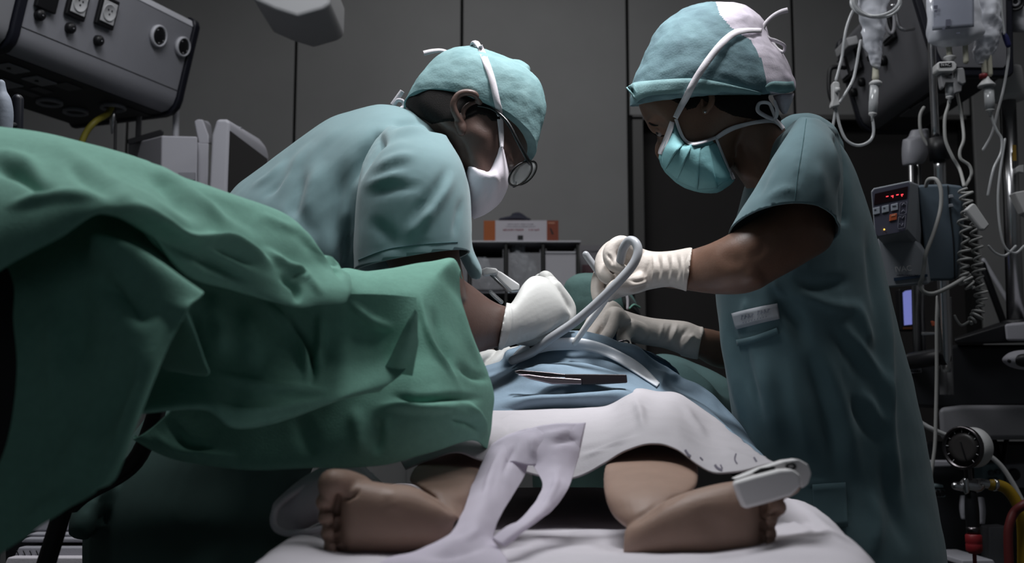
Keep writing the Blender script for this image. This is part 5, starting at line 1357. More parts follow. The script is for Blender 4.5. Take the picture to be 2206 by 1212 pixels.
def section(w):
    return [(0.0, 0.0), (-0.044, 0.175), (-0.040, 0.192), (-0.022, 0.203), (w - 0.015, 0.203), (w, 0.19), (w - 0.01, -0.045), (w - 0.02, -0.055), (0.055, -0.055), (0.03, -0.05), (0.012, -0.035), (0.003, -0.015)]
SEC = section(0.39)
def grow(sec, d):
    lo, hi = np.min(sec, 0), np.max(sec, 0)
    k = (hi - lo + 2 * d) / (hi - lo)
    return [tuple((np.array(q) - (lo + hi) / 2) * k + (lo + hi) / 2) for q in sec]


o = P(389, 200, 3.0)
pl = Pendant(o, (-0.38, -0.925, 0), (-0.925, 0.38, 0), 1.2, 'ceiling_pendant', 'grey supply pendant with two round black outlets hanging above the green drape')
pl.extrude(SEC, 0.012, 0.565, 'housing', M['pend'], 0.004)
pl.extrude(grow(SEC, 0.008), -0.012, 0.012, 'end_trim', M['black_rubber'])
pl.extrude(grow(SEC, 0.008), 0.565, 0.592, 'end_trim', M['black_rubber'])
pl.extrude(SEC, 0.594, 1.25, 'housing', M['outlet'], 0.004)
pl.extrude([(-0.046, 0.178), (-0.042, 0.196), (-0.022, 0.206), (-0.02, 0.20), (-0.036, 0.178)], 0.013, 0.564, 'top_trim', M['pend_light'], 0.002)
p0, n0, up0 = pl.front()
mk('seam', tube3([pl.at(0.014, -0.0006, 0.002), pl.at(0.563, -0.0006, 0.002)], 0.0012, n=6), M['pend_dark'], pl.t)
pl.extrude([(0.05, -0.057), (0.05, -0.053), (0.365, -0.053), (0.365, -0.057)], 0.014, 0.56, 'underside', M['pend_dark'], 0.001)
def bez(r):
    return [(r, 0.0), (r * 1.02, 0.008), (r * 0.95, 0.012), (r * 0.84, 0.012), (r * 0.80, 0.006)]
for px, py, r in ((338, 77, 0.029), (390, 100, 0.027)):
    ring, c = pl.disc(px, py, bez(r), M['pend_light'], 'round_outlet')
    mk('socket_face', lathe([(r * 0.82, 0.006), (r * 0.82, 0.009), (r * 0.6, 0.010), (r * 0.3, 0.011), (0.0005, 0.011)], c, n0, 24), M['black'], ring)
    for a in (0.8, 3.6, 4.6):
        e1 = nrm(np.cross(n0, up0))
        q = c + n0 * 0.0105 + (e1 * math.cos(a) + up0 * math.sin(a)) * r * 0.62
        mk('latch', ball(q, 0.0025, 0.0015, 0.0018), M['outlet'], ring)
for px, py in ((82, 32), (148, 60), (209, 87)):
    k, c = pl.disc(px, py, [(0.0135, 0.0), (0.0135, 0.010), (0.011, 0.014), (0.004, 0.016), (0.0005, 0.016)], M['black'], 'plug_socket')
    mk('pin', ball(c + n0 * 0.0165, 0.0018), M['outlet'], k)
def plate(px, py, hw, hh, th, mt, name, parent, lift=0.0):
    c = onplane(px, py, p0, n0) + n0 * lift
    e = pl.L
    return mk(name, obox(c - e * hw - up0 * hh, e, up0, n0, 2 * hw, 2 * hh, th), mt, parent, smooth=False, bevel=0.004), c
for px, py in ((100, -12), (163, 6), (226, 26)):
    fr, c = plate(px, py, 0.031, 0.038, 0.012, M['black'], 'power_socket', pl.t)
    if px > 120:
        wp, c = plate(px, py, 0.023, 0.027, 0.003, mat('socket_white', (170, 170, 172), 0.4), 'face_plate', fr, 0.012)
        lathe_ = lathe([(0.0215, 0.0), (0.0215, 0.0015), (0.019, 0.0015), (0.018, 0.0005), (0.0005, 0.0005)], c + n0 * 0.0035, n0, 28)
        mk('well', lathe_, bpy.data.materials['socket_white'], fr)
        for du, dv in ((-0.006, 0.006), (0.006, 0.006), (0.0, -0.004)):
            mk('pin_hole', lathe([(0.0024, 0), (0.0024, 0.0008), (0.0005, 0.0008)], c + n0 * 0.0042 + pl.L * du + up0 * dv, n0, 10), M['black'], fr)
# underside outlets
def uplate(px, py, a, b, mt, name, th=0.005):
    c = onplane(px, py, pl.at(0, 0.1, -0.057), np.array((0, 0, 1.0)))
    return mk(name, obox(c - pl.L * a - pl.W * b - np.array((0, 0, th)), pl.L, pl.W, pl.Z, 2 * a, 2 * b, th), mt, pl.t, smooth=False, bevel=0.003)
for px, py in ((25, 145), (85, 172), (12, 178)):
    u = uplate(px, py, 0.034, 0.026, M['outlet'], 'outlet_plate')
    c = onplane(px - 6, py + 2, pl.at(0, 0.1, -0.063), np.array((0, 0, 1.0)))
    mk('port', lathe([(0.005, 0), (0.005, 0.002), (0.0005, 0.002)], c, (0, 0, -1), 12), M['black'], u)
for px, py, a, b in ((145, 185, 0.03, 0.024), (90, 193, 0.026, 0.016), (55, 198, 0.04, 0.016), (290, 240, 0.05, 0.018)):
    uplate(px, py, a, b, M['pend_dark'] if px > 250 else mat('blank_plate', (66, 66, 69), 0.5), 'blank_plate', 0.003)
for px, py in ((107, 217), (163, 237), (244, 228)):
    r = 0.034
    c = onplane(px, py, pl.at(0, 0.1, -0.057), np.array((0, 0, 1.0)))
    q = mk('gas_outlet', lathe([(r, 0.0), (r, 0.009), (r * 0.9, 0.011), (r * 0.8, 0.009), (r * 0.78, 0.002), (0.0005, 0.002)], c, (0, 0, -1), 28), M['outlet'], pl.t)
    mk('core', lathe([(r * 0.77, 0.003), (r * 0.7, 0.005), (0.0005, 0.005)], c, (0, 0, -1), 24), M['black'], q)
mk('arm', tube3([pl.at(0.6, 0.1, 0.2), pl.at(0.6, 0.1, 1.2)], 0.05, n=20, rounded=False), M['pend_light'], pl.t)
gc = onplane(244, 228, pl.at(0, 0.1, -0.06), np.array((0, 0, 1.0)))
tag(mk('gas_hose', tube3([gc, gc + np.array((-0.01, -0.02, -0.03)), P(205, 262, 2.85), P(183, 290, 2.84), P(172, 330, 2.84), P(168, 420, 2.84)], 0.0085, n=12, m=40), mat('hose_olive', (120, 112, 40), 0.5), None), 'olive yellow gas hose dropping from the pendant behind the green drape', 'hose')
mk('gas_plug', lathe([(0.004, 0), (0.008, 0.004), (0.008, 0.05), (0.005, 0.055), (0.003, 0.075), (0.0005, 0.078)], gc, (0, 0, -1), 16), M['chrome'], pl.t)
tag(mk('cable', tube([(249, 262, 2.9), (248, 320, 2.9), (247, 420, 2.9)], 0.004, n=8, m=12), M['black'], None), 'thin black cable hanging straight down under the pendant', 'cable')
tag(mk('cable', tube([(379, 225, 3.06), (379, 290, 3.06), (377, 420, 3.06)], 0.009, n=10, m=12), mat('cable_light_grey', (150, 150, 156), 0.5), None), 'pale grey cable rising behind the white monitor box', 'cable')

SEC = section(0.19)
o = P(1846, 240, 3.0)
pr = Pendant(o, (0.03, -1.0, 0), (1.0, 0.03, 0), 0.62, 'ceiling_pendant', 'grey supply pendant with black trim hanging behind the infusion bags')
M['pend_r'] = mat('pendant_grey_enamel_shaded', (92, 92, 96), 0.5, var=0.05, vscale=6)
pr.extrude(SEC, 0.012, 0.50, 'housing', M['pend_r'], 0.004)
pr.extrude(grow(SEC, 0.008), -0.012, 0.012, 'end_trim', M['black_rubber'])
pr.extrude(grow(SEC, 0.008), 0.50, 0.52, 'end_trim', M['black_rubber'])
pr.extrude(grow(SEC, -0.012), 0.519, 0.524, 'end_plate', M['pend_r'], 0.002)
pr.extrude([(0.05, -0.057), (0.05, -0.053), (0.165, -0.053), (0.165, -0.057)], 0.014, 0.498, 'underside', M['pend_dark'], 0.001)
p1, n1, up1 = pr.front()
for px, py, r in ((1861, 176, 0.012), (1844, 198, 0.012), (1908, 130, 0.013)):
    k, c = pr.disc(px, py, [(r, 0.0), (r, 0.010), (r * 0.8, 0.014), (r * 0.3, 0.016), (0.0005, 0.016)], M['black'], 'plug_socket')
def plate2(px, py, hw, hh, th, mt, name, parent, lift=0.0):
    c = onplane(px, py, p1, n1) + n1 * lift
    return mk(name, obox(c - pr.L * hw - up1 * hh, pr.L, up1, n1, 2 * hw, 2 * hh, th), mt, parent, smooth=False, bevel=0.004), c
for px, py in ((1846, 128), (1826, 146), (1880, 96), (1916, 62)):
    fr, c = plate2(px, py, 0.034, 0.034, 0.012, M['black'], 'power_socket', pr.t)
    plate2(px, py, 0.024, 0.024, 0.004, M['outlet'], 'face_plate', fr, 0.012)
wp, c = plate2(1845, 96, 0.05, 0.012, 0.03, mat('adapter_grey_white', (150, 150, 152), 0.5), 'adapter', pr.t, 0.012)
for k in range(3):
    c = onplane(1972 + 26 * k, 240 - 16 * k, pr.at(0, 0.1, -0.057), np.array((0, 0, 1.0)))
    mk('outlet_plate', obox(c - pr.L * 0.035 - pr.W * 0.03 - np.array((0, 0, 0.006)), pr.L, pr.W, pr.Z, 0.07, 0.06, 0.006), mat('blank_plate_mid', (86, 86, 88), 0.5), pr.t, smooth=False, bevel=0.003)
mk('arm', tube3([pr.at(0.2, 0.1, 0.2), pr.at(0.2, 0.1, 1.2)], 0.05, n=20, rounded=False), M['pend_light'], pr.t)
mk('rail_bracket', tube([(1922, 12, 2.45), (1930, 30, 2.45), (1936, 56, 2.45), (1948, 64, 2.45), (1968, 62, 2.46)], 0.004, n=10, m=30), M['chrome'], pr.t)
mk('rail_bracket', tube([(1905, 8, 2.5), (1908, 50, 2.5), (1918, 72, 2.5), (1926, 60, 2.5), (1926, 12, 2.5)], 0.004, n=10, m=30), M['outlet'], pr.t)
tag(mk('power_cord', tube([(1820, 146, 2.9), (1792, 146, 2.9), (1786, 170, 2.9), (1788, 205, 2.9), (1800, 235, 2.9)], 0.006, n=8, m=30), M['black'], None), 'black cord looping out from the pendant behind the drip tube', 'cord')

# grey box at the top edge
bx = thing('ceiling_lamp_arm', P(625, -30, 3.0), 'grey underside of a ceiling mounted arm showing at the top edge of the view', 'lamp arm')
mk('housing', prism([(530, -60), (545, 0), (590, 20), (640, 36), (696, 20), (711, 10), (713, -60)], 2.8, 0.25), mat('arm_grey_enamel', (172, 172, 174), 0.5), bx, smooth=False, bevel=0.012)
mk('mount', box(*(P(560, 0, 2.85)[0], P(680, 0, 2.85)[0]), 2.86, 3.0, P(600, -50, 2.9)[2], HC), bpy.data.materials['arm_grey_enamel'], bx, smooth=False, bevel=0.01)

# ------------------------------------------------------------------ monitor on a stand, left
M['mon'] = mat('monitor_shell_white', (158, 157, 164), 0.5, bump=0.25, bscale=500)
mn = thing('patient_monitor', P(430, 2000, 2.9), 'white patient monitor with a dark screen turned away beside the bent back', 'monitor')
def hull2(pa, da, pb, db, name, mt, par, bev=0.004):
    a = np.array([P(x, y, da) for x, y in pa]); b = np.array([P(x, y, db) for x, y in pb])
    k = len(a)
    f = [tuple(range(k)), tuple(range(2 * k - 1, k - 1, -1))] + [(i, k + i, k + (i + 1) % k, (i + 1) % k) for i in range(k)]
    return mk(name, (np.concatenate((a, b)), f), mt, par, smooth=False, bevel=bev)
hull2([(348, 292), (426, 294), (425, 430), (346, 430)], 2.75, [(276, 310), (372, 312), (371, 430), (274, 430)], 3.05, 'module_box', M['mon'], mn)
hull2([(425, 306), (450, 308), (448, 430), (424, 430)], 2.78, [(422, 306), (450, 308), (448, 430), (420, 430)], 2.95, 'neck', M['mon'], mn)
hull2([(418, 262), (424, 257), (437, 257), (450, 292), (450, 310), (428, 310)], 2.78, [(440, 262), (448, 260), (455, 270), (458, 292), (458, 310), (440, 310)], 2.98, 'hinge', M['mon'], mn)
hull2([(466, 256), (487, 256), (496, 262), (494, 282), (488, 430), (448, 430), (455, 290)], 2.62, [(540, 290), (560, 300), (575, 318), (580, 336), (576, 430), (545, 430), (538, 320)], 2.9, 'screen_case', M['mon'], mn, 0.008)
hull2([(494, 281), (496, 281), (492, 420), (490, 420)], 2.625, [(574, 342), (577, 342), (572, 420), (570, 420)], 2.885, 'screen', mat('screen_off', (34, 32, 32), 0.2), mn, 0.001)
for px, py in ((516, 276), (538, 298), (562, 316)):
    mk('button', ball(P(px, py, 2.68 + (px - 500) / 80 * 0.24), 0.006, 0.005, 0.004), M['black'] if px == 538 else M['outlet'], mn)
mk('bottom_vent', prism([(384, 370), (420, 370), (420, 388), (384, 388)], 2.745, 0.01), M['pend'], mn, smooth=False, bevel=0.002)
mk('column', box(*(P(400, 0, 2.85)[0] - 0.03, P(400, 0, 2.85)[0] + 0.03), 2.84, 2.9, 0.06, P(400, 425, 2.87)[2]), M['pend'], mn, smooth=False, bevel=0.01)
mk('column_base', box(P(400, 0, 2.85)[0] - 0.22, P(400, 0, 2.85)[0] + 0.22, 2.7, 3.05, 0.0, 0.06), M['pend'], mn, smooth=False, bevel=0.015)
hk = thing('equipment_bracket', P(310, 290, 2.95), 'black L-shaped bracket under the pendant above the white monitor box', 'bracket')
hull2([(274, 300), (345, 279), (353, 282), (352, 291), (280, 312), (275, 310)], 2.92, [(276, 302), (345, 283), (352, 284), (351, 290), (282, 310), (277, 309)], 2.98, 'shelf_arm', M['black'], hk, 0.003)
hull2([(293, 250), (306, 250), (304, 300), (291, 304)], 2.94, [(293, 252), (306, 252), (304, 300), (291, 304)], 2.965, 'post', M['black'], hk, 0.002)
vb = thing('drip_bottle', P(4, 235, 1.6), 'blurred clear bottle at the far end of the green drape', 'bottle')
mk('bottle', tube([(2, 180, 1.6), (2, 200, 1.6), (6, 220, 1.6), (8, 250, 1.6), (4, 300, 1.6)], [0.006, 0.009, 0.0125, 0.0135, 0.013], n=18, m=24), mat('bottle_milky', (150, 156, 168), 0.6, spec=0.3, bump=0.5, bscale=60), vb)
bx_ = P(36, 300, 1.66)
mk('pole', tube3([P(38, 215, 1.66), bx_, (bx_[0], 1.66, 0.03)], 0.009, n=10), M['black_rubber'], vb)
mk('pole_base', lathe([(0.16, 0.0), (0.16, 0.02), (0.02, 0.03)], (bx_[0], 1.66, 0.0), (0, 0, 1), 24), M['black'], vb)
mk('holder', tube([(8, 262, 1.6), (20, 268, 1.63), (36, 270, 1.66)], 0.004, n=8), M['chrome'], vb)
# white trays low on the left
tr = thing('tray_trolley', P(110, 1150, 2.2), 'white trolley of stacked trays low behind the slanting black leg', 'trolley')
mk('tray', prism([(62, 1144), (135, 1088), (260, 1088), (262, 1142)], 2.15, 0.25), M['mon'], tr, smooth=False, bevel=0.004)
for y0, y1, x0, d in ((1148, 1155, 54, 2.12), (1158, 1168, 44, 2.10), (1178, 1198, 30, 2.08), (1200, 1224, 6, 2.05)):
    mk('tray', prism([(x0, y1), (x0 + 10, y0), (262, y0), (264, y1)], d, 0.3), M['linen'] if y0 in (1200,) else M['mon'], tr, smooth=False, bevel=0.003)
mk('trolley_body', prism([(10, 1150), (40, 1150), (262, 1146), (262, 1700), (20, 1700)], 2.2, 0.22), M['black'], tr, smooth=False, bevel=0.004)
mk('caster_base', box(P(40, 0, 2.2)[0], P(240, 0, 2.2)[0], 2.2, 2.44, 0.0, P(100, 1690, 2.3)[2]), M['black'], tr, smooth=False, bevel=0.01)
for k in range(4):
    mk('scale_mark', tube([(36 + 14 * k, 1186, 2.078), (40 + 14 * k, 1195, 2.078)], 0.0009, n=6), M['black'], tr)

# ------------------------------------------------------------------ drawer shelf behind the surgeons
DS = 3.72
sx0, sx1 = P(880, 520, DS)[0], P(1248, 520, DS)[0]
sz1 = P(1100, 519, DS)[2]; sz0 = 0.95
sh = thing('storage_shelf', ((sx0 + sx1) / 2, 3.8, 0), 'low storage shelf of clear bins standing against the back wall', 'shelf')
mk('top_board', box(sx0 - 0.005, sx1 + 0.005, DS - 0.01, YW - 0.03, sz1 - 0.006, sz1), M['pend_light'], sh, smooth=False, bevel=0.002)
mk('back_board', box(sx0, sx1, YW - 0.045, YW - 0.03, sz0, sz1 - 0.006), mat('shelf_back_dark', (48, 47, 47), 0.7), sh, smooth=False)
xs = [sx0 + 0.004] + [P(q, 560, DS)[0] for q in (1012, 1090, 1170, 1245)]
for x in xs:
    mk('divider', box(x - 0.004, x + 0.004, DS, YW - 0.046, sz0, sz1 - 0.007), mat('divider_%d' % int(x * 1000 + 9000), (40, 40, 40), 0.5), sh, smooth=False)
for zz in (P(1100, 626, DS)[2], sz0):
    mk('shelf_board', box(sx0, sx1, DS, YW - 0.046, zz - 0.008, zz), M['pend'], sh, smooth=False, bevel=0.001)
mk('cabinet', box(sx0, sx1, DS, YW - 0.035, 0.02, sz0 - 0.01), mat('cabinet_grey', (90, 90, 90), 0.5), sh, smooth=False, bevel=0.004)
M['bin'] = clear_mat('clear_bin', (190, 190, 195), 0.72, 0.08)
M['bag'] = clear_mat('crumpled_bag', (190, 195, 200), 0.55, 0.12)
zb = P(1100, 626, DS)[2]
for k in range(4):
    a, b = xs[k] + 0.008, xs[k + 1] - 0.008
    top = sz1 - (0.03 if k != 3 else 0.028)
    bn = thing('clear_bin', ((a + b) / 2, DS + 0.08, zb), ['clear plastic bin hidden behind the mask, first of the shelf row', 'clear plastic bin of crumpled bags, its shelf bay next to the sleeve', 'clear plastic bin overfilled with crumpled bags under the glove carton', 'bright clear plastic bin at the open end of the shelf'][k], 'bin', 'clear bins on the storage shelf')
    mk('bin_front', box(a, b, DS - 0.012, DS - 0.009, zb + 0.004, top - (0.03 if k < 2 else 0.012)), M['bin'] if k < 3 else clear_mat('bin_front_milky', (200, 198, 204), 0.35, 0.1), bn, smooth=False)
    mk('bin_body', join(box(a, a + 0.003, DS - 0.008, DS + 0.18, zb + 0.004, top), box(b - 0.003, b, DS - 0.008, DS + 0.18, zb + 0.004, top), box(a, b, DS - 0.008, DS + 0.18, zb + 0.001, zb + 0.004)), M['bin'], bn, smooth=False)
    if k == 3:
        mk('rim', box(a, b, DS - 0.016, DS - 0.008, top - 0.016, top - 0.010), M['pend_light'], bn, smooth=False, bevel=0.002)
    rr = random.Random(k)
    for j in range(2 if k < 3 else 1):
        cx, cz = a + (b - a) * (0.3 + 0.25 * j), zb + 0.05 + 0.03 * ((j * 2 + k) % 3)
        v, f = ball((cx, DS + 0.06 + 0.03 * j, cz), 0.03 + 0.006 * j, 0.03, 0.045 + (0.02 if k == 2 else 0), n=36, m=24)
        v = rough(v, f, 0.012, 45, seed=k * 5 + j, stretch=(1, 1, 0.7))
        v[:, 0] = np.clip(v[:, 0], a + 0.004, b - 0.004)
        tag(mk('plastic_bag', (v, f), M['bag'], None, smooth=False), '%s crumpled clear bag inside the %s' % ('lower' if j == 0 else 'upper', ['hidden first bin behind the mask', 'bin next to the sleeve', 'overfilled bin under the glove carton', 'bright end bin'][k]), 'bag', 'crumpled bags in the bins')
# glove carton
gx0, gx1 = P(1042, 500, DS)[0], P(1203, 500, DS)[0]
gz = P(1100, 475, DS)[2]
ct = thing('glove_carton', ((gx0 + gx1) / 2, DS + 0.05, sz1), 'orange and white glove carton standing on the storage shelf', 'carton')
mk('box', box(gx0, gx1, DS - 0.002, DS + 0.10, sz1 + 0.001, gz), mat('carton_orange', (150, 82, 44), 0.7), ct, smooth=False, bevel=0.001)
mk('white_panel', box(P(1068, 0, DS)[0], P(1176, 0, DS)[0], DS - 0.0035, DS - 0.0015, sz1 + 0.001, gz), mat('carton_white', (176, 172, 180), 0.7), ct, smooth=False)
mk('brown_panel', box(P(1177, 0, DS)[0], gx1, DS - 0.0035, DS - 0.0015, sz1 + 0.001, gz), mat('carton_brown', (118, 58, 42), 0.7), ct, smooth=False)
def glyphs(x0, y0, x1, hgt, mt, name, par, d, seed=1, gap=()):
    rr = random.Random(seed)
    parts, x = [], x0
    while x < x1:
        w = rr.choice((2.2, 3.0, 3.4))
        if any(g0 < x < g1 for g0, g1 in gap):
            x += w; continue
        for s in range(rr.choice((1, 2, 2))):
            xx = x + s * w * 0.55
            up = hgt * rr.choice((0.7, 0.7, 1.0))
            a, b = P(xx, y0, d), P(xx + 0.75, y0 - up, d)
            parts.append(box(a[0], b[0], d - 0.0006, d, a[2], b[2]))
        a, b = P(x, y0 - hgt * rr.choice((0.0, 0.35, 0.6)) - 0.8, d), P(x + w * 0.8, y0 - hgt * rr.choice((0.0, 0.3)) - 1.8, d)
        parts.append(box(a[0], b[0], d - 0.0006, d, min(a[2], b[2]), max(a[2], b[2])))
        x += w + 0.9
    return mk(name, join(*parts), mt, par, smooth=False)
wp = [o for o in ct.children if o.name.startswith('white_panel')][0]
glyphs(1084, 497, 1160, 5.0, mat('print_red', (130, 50, 60), 0.8), 'print', wp, DS - 0.0036, 3, ((1128, 1136),))
glyphs(1094, 484, 1148, 2.2, mat('print_grey', (120, 116, 124), 0.8), 'print', wp, DS - 0.0036, 4, ((1116, 1120),))
glyphs(1090, 489, 1153, 2.0, bpy.data.materials['print_grey'], 'print', wp, DS - 0.0036, 5)
a, b = P(1115, 517, DS), P(1127, 507, DS)
mk('print', box(a[0], b[0], DS - 0.0042, DS - 0.0034, a[2], b[2]), M['black'], wp, smooth=False)
a, b = P(1181, 482, DS), P(1195, 479, DS)
bp_ = [o for o in ct.children if o.name.startswith('brown_panel')][0]
mk('print', box(a[0], b[0], DS - 0.0042, DS - 0.0034, a[2], b[2]), mat('print_pale', (170, 120, 100), 0.8), bp_, smooth=False)
mk('print', prism([(1184, 491), (1187, 491), (1193, 504), (1189, 505)], DS - 0.0042, 0.0008), M['black'], bp_, smooth=False)
v = fuse([tube([(1078, 473, DS + 0.03), (1110, 470, DS + 0.03), (1140, 473, DS + 0.03)], [0.006, 0.01, 0.006], n=12, m=14), tube([(1106, 463, DS + 0.03), (1118, 462, DS + 0.03), (1134, 471, DS + 0.03)], [0.007, 0.008, 0.006], n=12, m=10)], 0.003, 2)
tag(mk('glove', v, mat('glove_dark_blue', (34, 36, 52), 0.7), None), 'dark blue glove crumpled on top of the orange and white carton', 'glove')
# paper notice on the wall behind the raised glove
nt_ = thing('wall_notice', P(1290, 570, 3.95), 'pale paper notice on the wall beside the end of the shelf', 'notice')
a, b = P(1250, 640, 3.97), P(1345, 528, 3.97)
mk('sheet', box(a[0], b[0], 3.968, 3.975, a[2], b[2]), mat('notice_paper', (112, 110, 114), 0.7), nt_, smooth=False)
glyphs(1254, 543, 1330, 4.0, mat('notice_ink', (52, 50, 54), 0.8), 'print', nt_, 3.967, 8)
a, b = P(1254, 606, 3.97), P(1320, 570, 3.97)
mk('picture_block', box(a[0], b[0], 3.9665, 3.9685, a[2], b[2]), mat('notice_maroon', (84, 62, 68), 0.8), nt_, smooth=False)
# ------------------------------------------------------------------ infusion stand, pump, bags and lines on the right
M['bagclear'] = clear_mat('infusion_bag_film', (222, 224, 232), 0.34, 0.10)
M['bagfluid'] = clear_mat('infusion_fluid', (214, 216, 226), 0.12, 0.15)
M['tubing'] = clear_mat('drip_tubing', (190, 192, 194), 0.35, 0.15)
M['port'] = mat('port_yellowish_white', (178, 176, 160), 0.5)
M['drip'] = mat('drip_white_plastic', (182, 182, 182), 0.45)
M['pump'] = mat('pump_blue_grey', (74, 86, 96), 0.5, bump=0.05, bscale=300)
M['pump_l'] = mat('pump_light_grey', (128, 132, 138), 0.5, bump=0.05, bscale=300)
M['coil'] = mat('coiled_cord_grey', (150, 150, 148), 0.45)
iv = thing('infusion_stand', P(2018, 1900, 2.35), 'chrome infusion stand carrying the blue-grey pump and the bags', 'stand')
mk('pole', tube([(2004, -60, 2.35), (2007, 90, 2.35), (2016, 300, 2.35)], 0.0085, n=20, m=12, rounded=False), M['chrome'], iv)
mk('clamp_collar', tube([(2019, 298, 2.35), (2025, 345, 2.35)], 0.021, n=20, rounded=False), M['black'], iv)
pz = P(2024, 345, 2.35)
mk('lower_pole', tube([(2024, 343, 2.35), (2030, 560, 2.38), (2038, 800, 2.42)], 0.0125, n=20, m=14, rounded=False), M['chrome'], iv)
mk('pole_bracket', tube3([P(2034, 770, 2.405), P(2036, 770, 2.405) + np.array((0, 0.24, 0))], 0.016, n=16, rounded=False), M['black'], iv)
mk('hanger_hook', tube([(1890, -60, 2.3), (1950, -70, 2.32), (2004, -55, 2.35), (2060, -70, 2.33), (2130, -60, 2.33)], 0.004, n=10, m=30), M['chrome'], iv)

def drip_chamber(px, y0, y1, r, d, t, lean=0):
    """spike collar, clear chamber and outlet"""
    a, b = P(px, y0, d), P(px + lean, y1, d)
    ax = nrm(b - a); L = np.linalg.norm(b - a)
    mk('drip_chamber', lathe([(r, 0), (r, L * 0.55), (r * 1.02, L * 0.6), (r * 0.95, L * 0.95), (r * 0.3, L)], a, ax, 18), M['tubing'], t)
    mk('chamber_fluid', lathe([(0.0005, L * 0.6), (r * 0.88, L * 0.6), (r * 0.85, L * 0.93), (0.0005, L * 0.94)], a, ax, 16), mat('chamber_fluid_%d' % px, (70, 72, 80), 0.1), t)
    mk('outlet', lathe([(r * 0.9, L * 0.95), (r * 0.9, L * 1.02), (r * 0.35, L * 1.08), (r * 0.3, L * 1.25)], a, ax, 14), M['drip'], t)

def crumple(geo, amp, scale, seed):
    return (rough(*geo, amp=amp, scale=scale, seed=seed), geo[1])

d1 = 2.28
b1 = thing('infusion_bag', P(1880, 80, d1), 'narrow crumpled infusion bag hanging nearest the shoulder, drip chamber below', 'infusion bag')
mk('bag', crumple(loft([(1838, -60, 1922, -60, d1, 0.02), (1846, 0, 1914, 0, d1, 0.022), (1853, 50, 1908, 54, d1, 0.02), (1860, 92, 1902, 96, d1, 0.016), (1870, 122, 1898, 130, d1, 0.012), (1879, 140, 1893, 146, d1, 0.008)], 40, 40), 0.005, 50, 3), M['bagclear'], b1, smooth=True)
mk('fluid', crumple(loft([(1872, 84, 1900, 80, d1, 0.010), (1874, 104, 1900, 104, d1, 0.013), (1878, 126, 1895, 130, d1, 0.009), (1882, 140, 1891, 144, d1, 0.005)], 24, 20), 0.002, 60, 4), M['bagfluid'], b1)
mk('port', tube([(1886, 138, d1), (1886, 152, d1), (1886, 168, d1)], [0.006, 0.0065, 0.0075], n=12, m=8), M['port'], b1)
mk('spike_collar', lathe([(0.008, 0), (0.0135, 0.004), (0.0135, 0.008), (0.010, 0.012)], P(1886, 174, d1), (0, 0, -1), 18), M['drip'], b1)
drip_chamber(1884, 184, 246, 0.0095, d1, b1, -4)
def line(name, pts, r, label, mt=None, cat='tube', m=60, group=None):
    return tag(mk(name, tube(pts, r, n=8, m=m), mt or M['tubing'], None), label, cat, group)
line('drip_tube', [(1879, 250, d1), (1882, 285, d1), (1872, 305, d1), (1847, 313, d1), (1823, 301, d1), (1809, 270, d1), (1801, 232, d1)], 0.0032, 'clear tube curving from the first drip chamber up to the white roller clamp')
line('drip_tube', [(1801, 172, d1), (1807, 150, d1), (1814, 121, d1), (1818, 90, d1), (1823, 62, d1), (1832, 35, d1), (1842, 15, d1)], 0.0032, 'clear tube rising straight from the roller clamp to the coil')
line('drip_tube', [(1809, 220, d1 - .01), (1822, 200, d1 - .01), (1837, 173, d1 - .01), (1845, 140, d1 - .01), (1850, 110, d1 - .01), (1854, 88, d1 - .01)], 0.0032, 'clear tube slanting from the roller clamp up beside the narrow bag')
line('drip_tube', [(1800, 235, d1), (1797, 255, d1), (1793, 280, d1)], 0.003, 'short clear tube end below the roller clamp at the shoulder')
coil = []
for k in range(120):
    a = k / 120 * 2 * PI * 2.6
    rr = 1 + 0.08 * math.sin(k * 0.21)
    coil.append((1890 + 50 * rr * math.cos(a) - 0.04 * k, 2 + 32 * rr * math.sin(a) + 0.03 * k, d1 - 0.03 + 0.012 * math.sin(a * 0.7)))
line('drip_tube', coil, 0.0034, 'clear tubing wound in loops in front of the narrow bag', m=160)
rc = thing('roller_clamp', P(1801, 200, d1), 'white roller clamp on the drip line beside the shoulder', 'clamp')
mk('clamp_body', prism([(1794, 178), (1798, 174), (1808, 176), (1810, 182), (1808, 215), (1811, 226), (1792, 231), (1791, 224), (1795, 212)], d1 - 0.012, 0.018), M['drip'], rc, smooth=False, bevel=0.003)
mk('wheel', lathe([(0.006, 0), (0.006, 0.008)], P(1800, 194, d1 - 0.016), (1, 0, 0), 16), M['drip'], rc)

d2 = 2.30
b2 = thing('infusion_bag', P(2055, 50, d2), 'wide full infusion bag hanging in front of the chrome stand', 'infusion bag')
mk('bag', crumple(loft([(1994, -70, 2108, -70, d2, 0.02), (1996, 0, 2110, 0, d2, 0.03), (1997, 45, 2114, 35, d2, 0.034), (1995, 88, 2120, 66, d2, 0.028), (2006, 98, 2108, 84, d2, 0.016), (2022, 102, 2086, 98, d2, 0.010)], 48, 44), 0.004, 30, 8), M['bagclear'], b2)
mk('fluid', crumple(loft([(2003, 62, 2110, 50, d2, 0.024), (2000, 84, 2114, 66, d2, 0.024), (2012, 96, 2100, 82, d2, 0.014), (2026, 100, 2080, 96, d2, 0.007)], 40, 24), 0.002, 40, 9), M['bagfluid'], b2)
lab = mk('label', sheet([[(2008, -30, d2 - 0.036), (2050, -30, d2 - 0.040), (2098, -30, d2 - 0.036)], [(2008, 66, d2 - 0.037), (2050, 62, d2 - 0.041), (2098, 58, d2 - 0.037)]], 12, 8), clear_mat('bag_label_print', (150, 154, 168), 0.30, 0.3), b2, solid=0.0006)
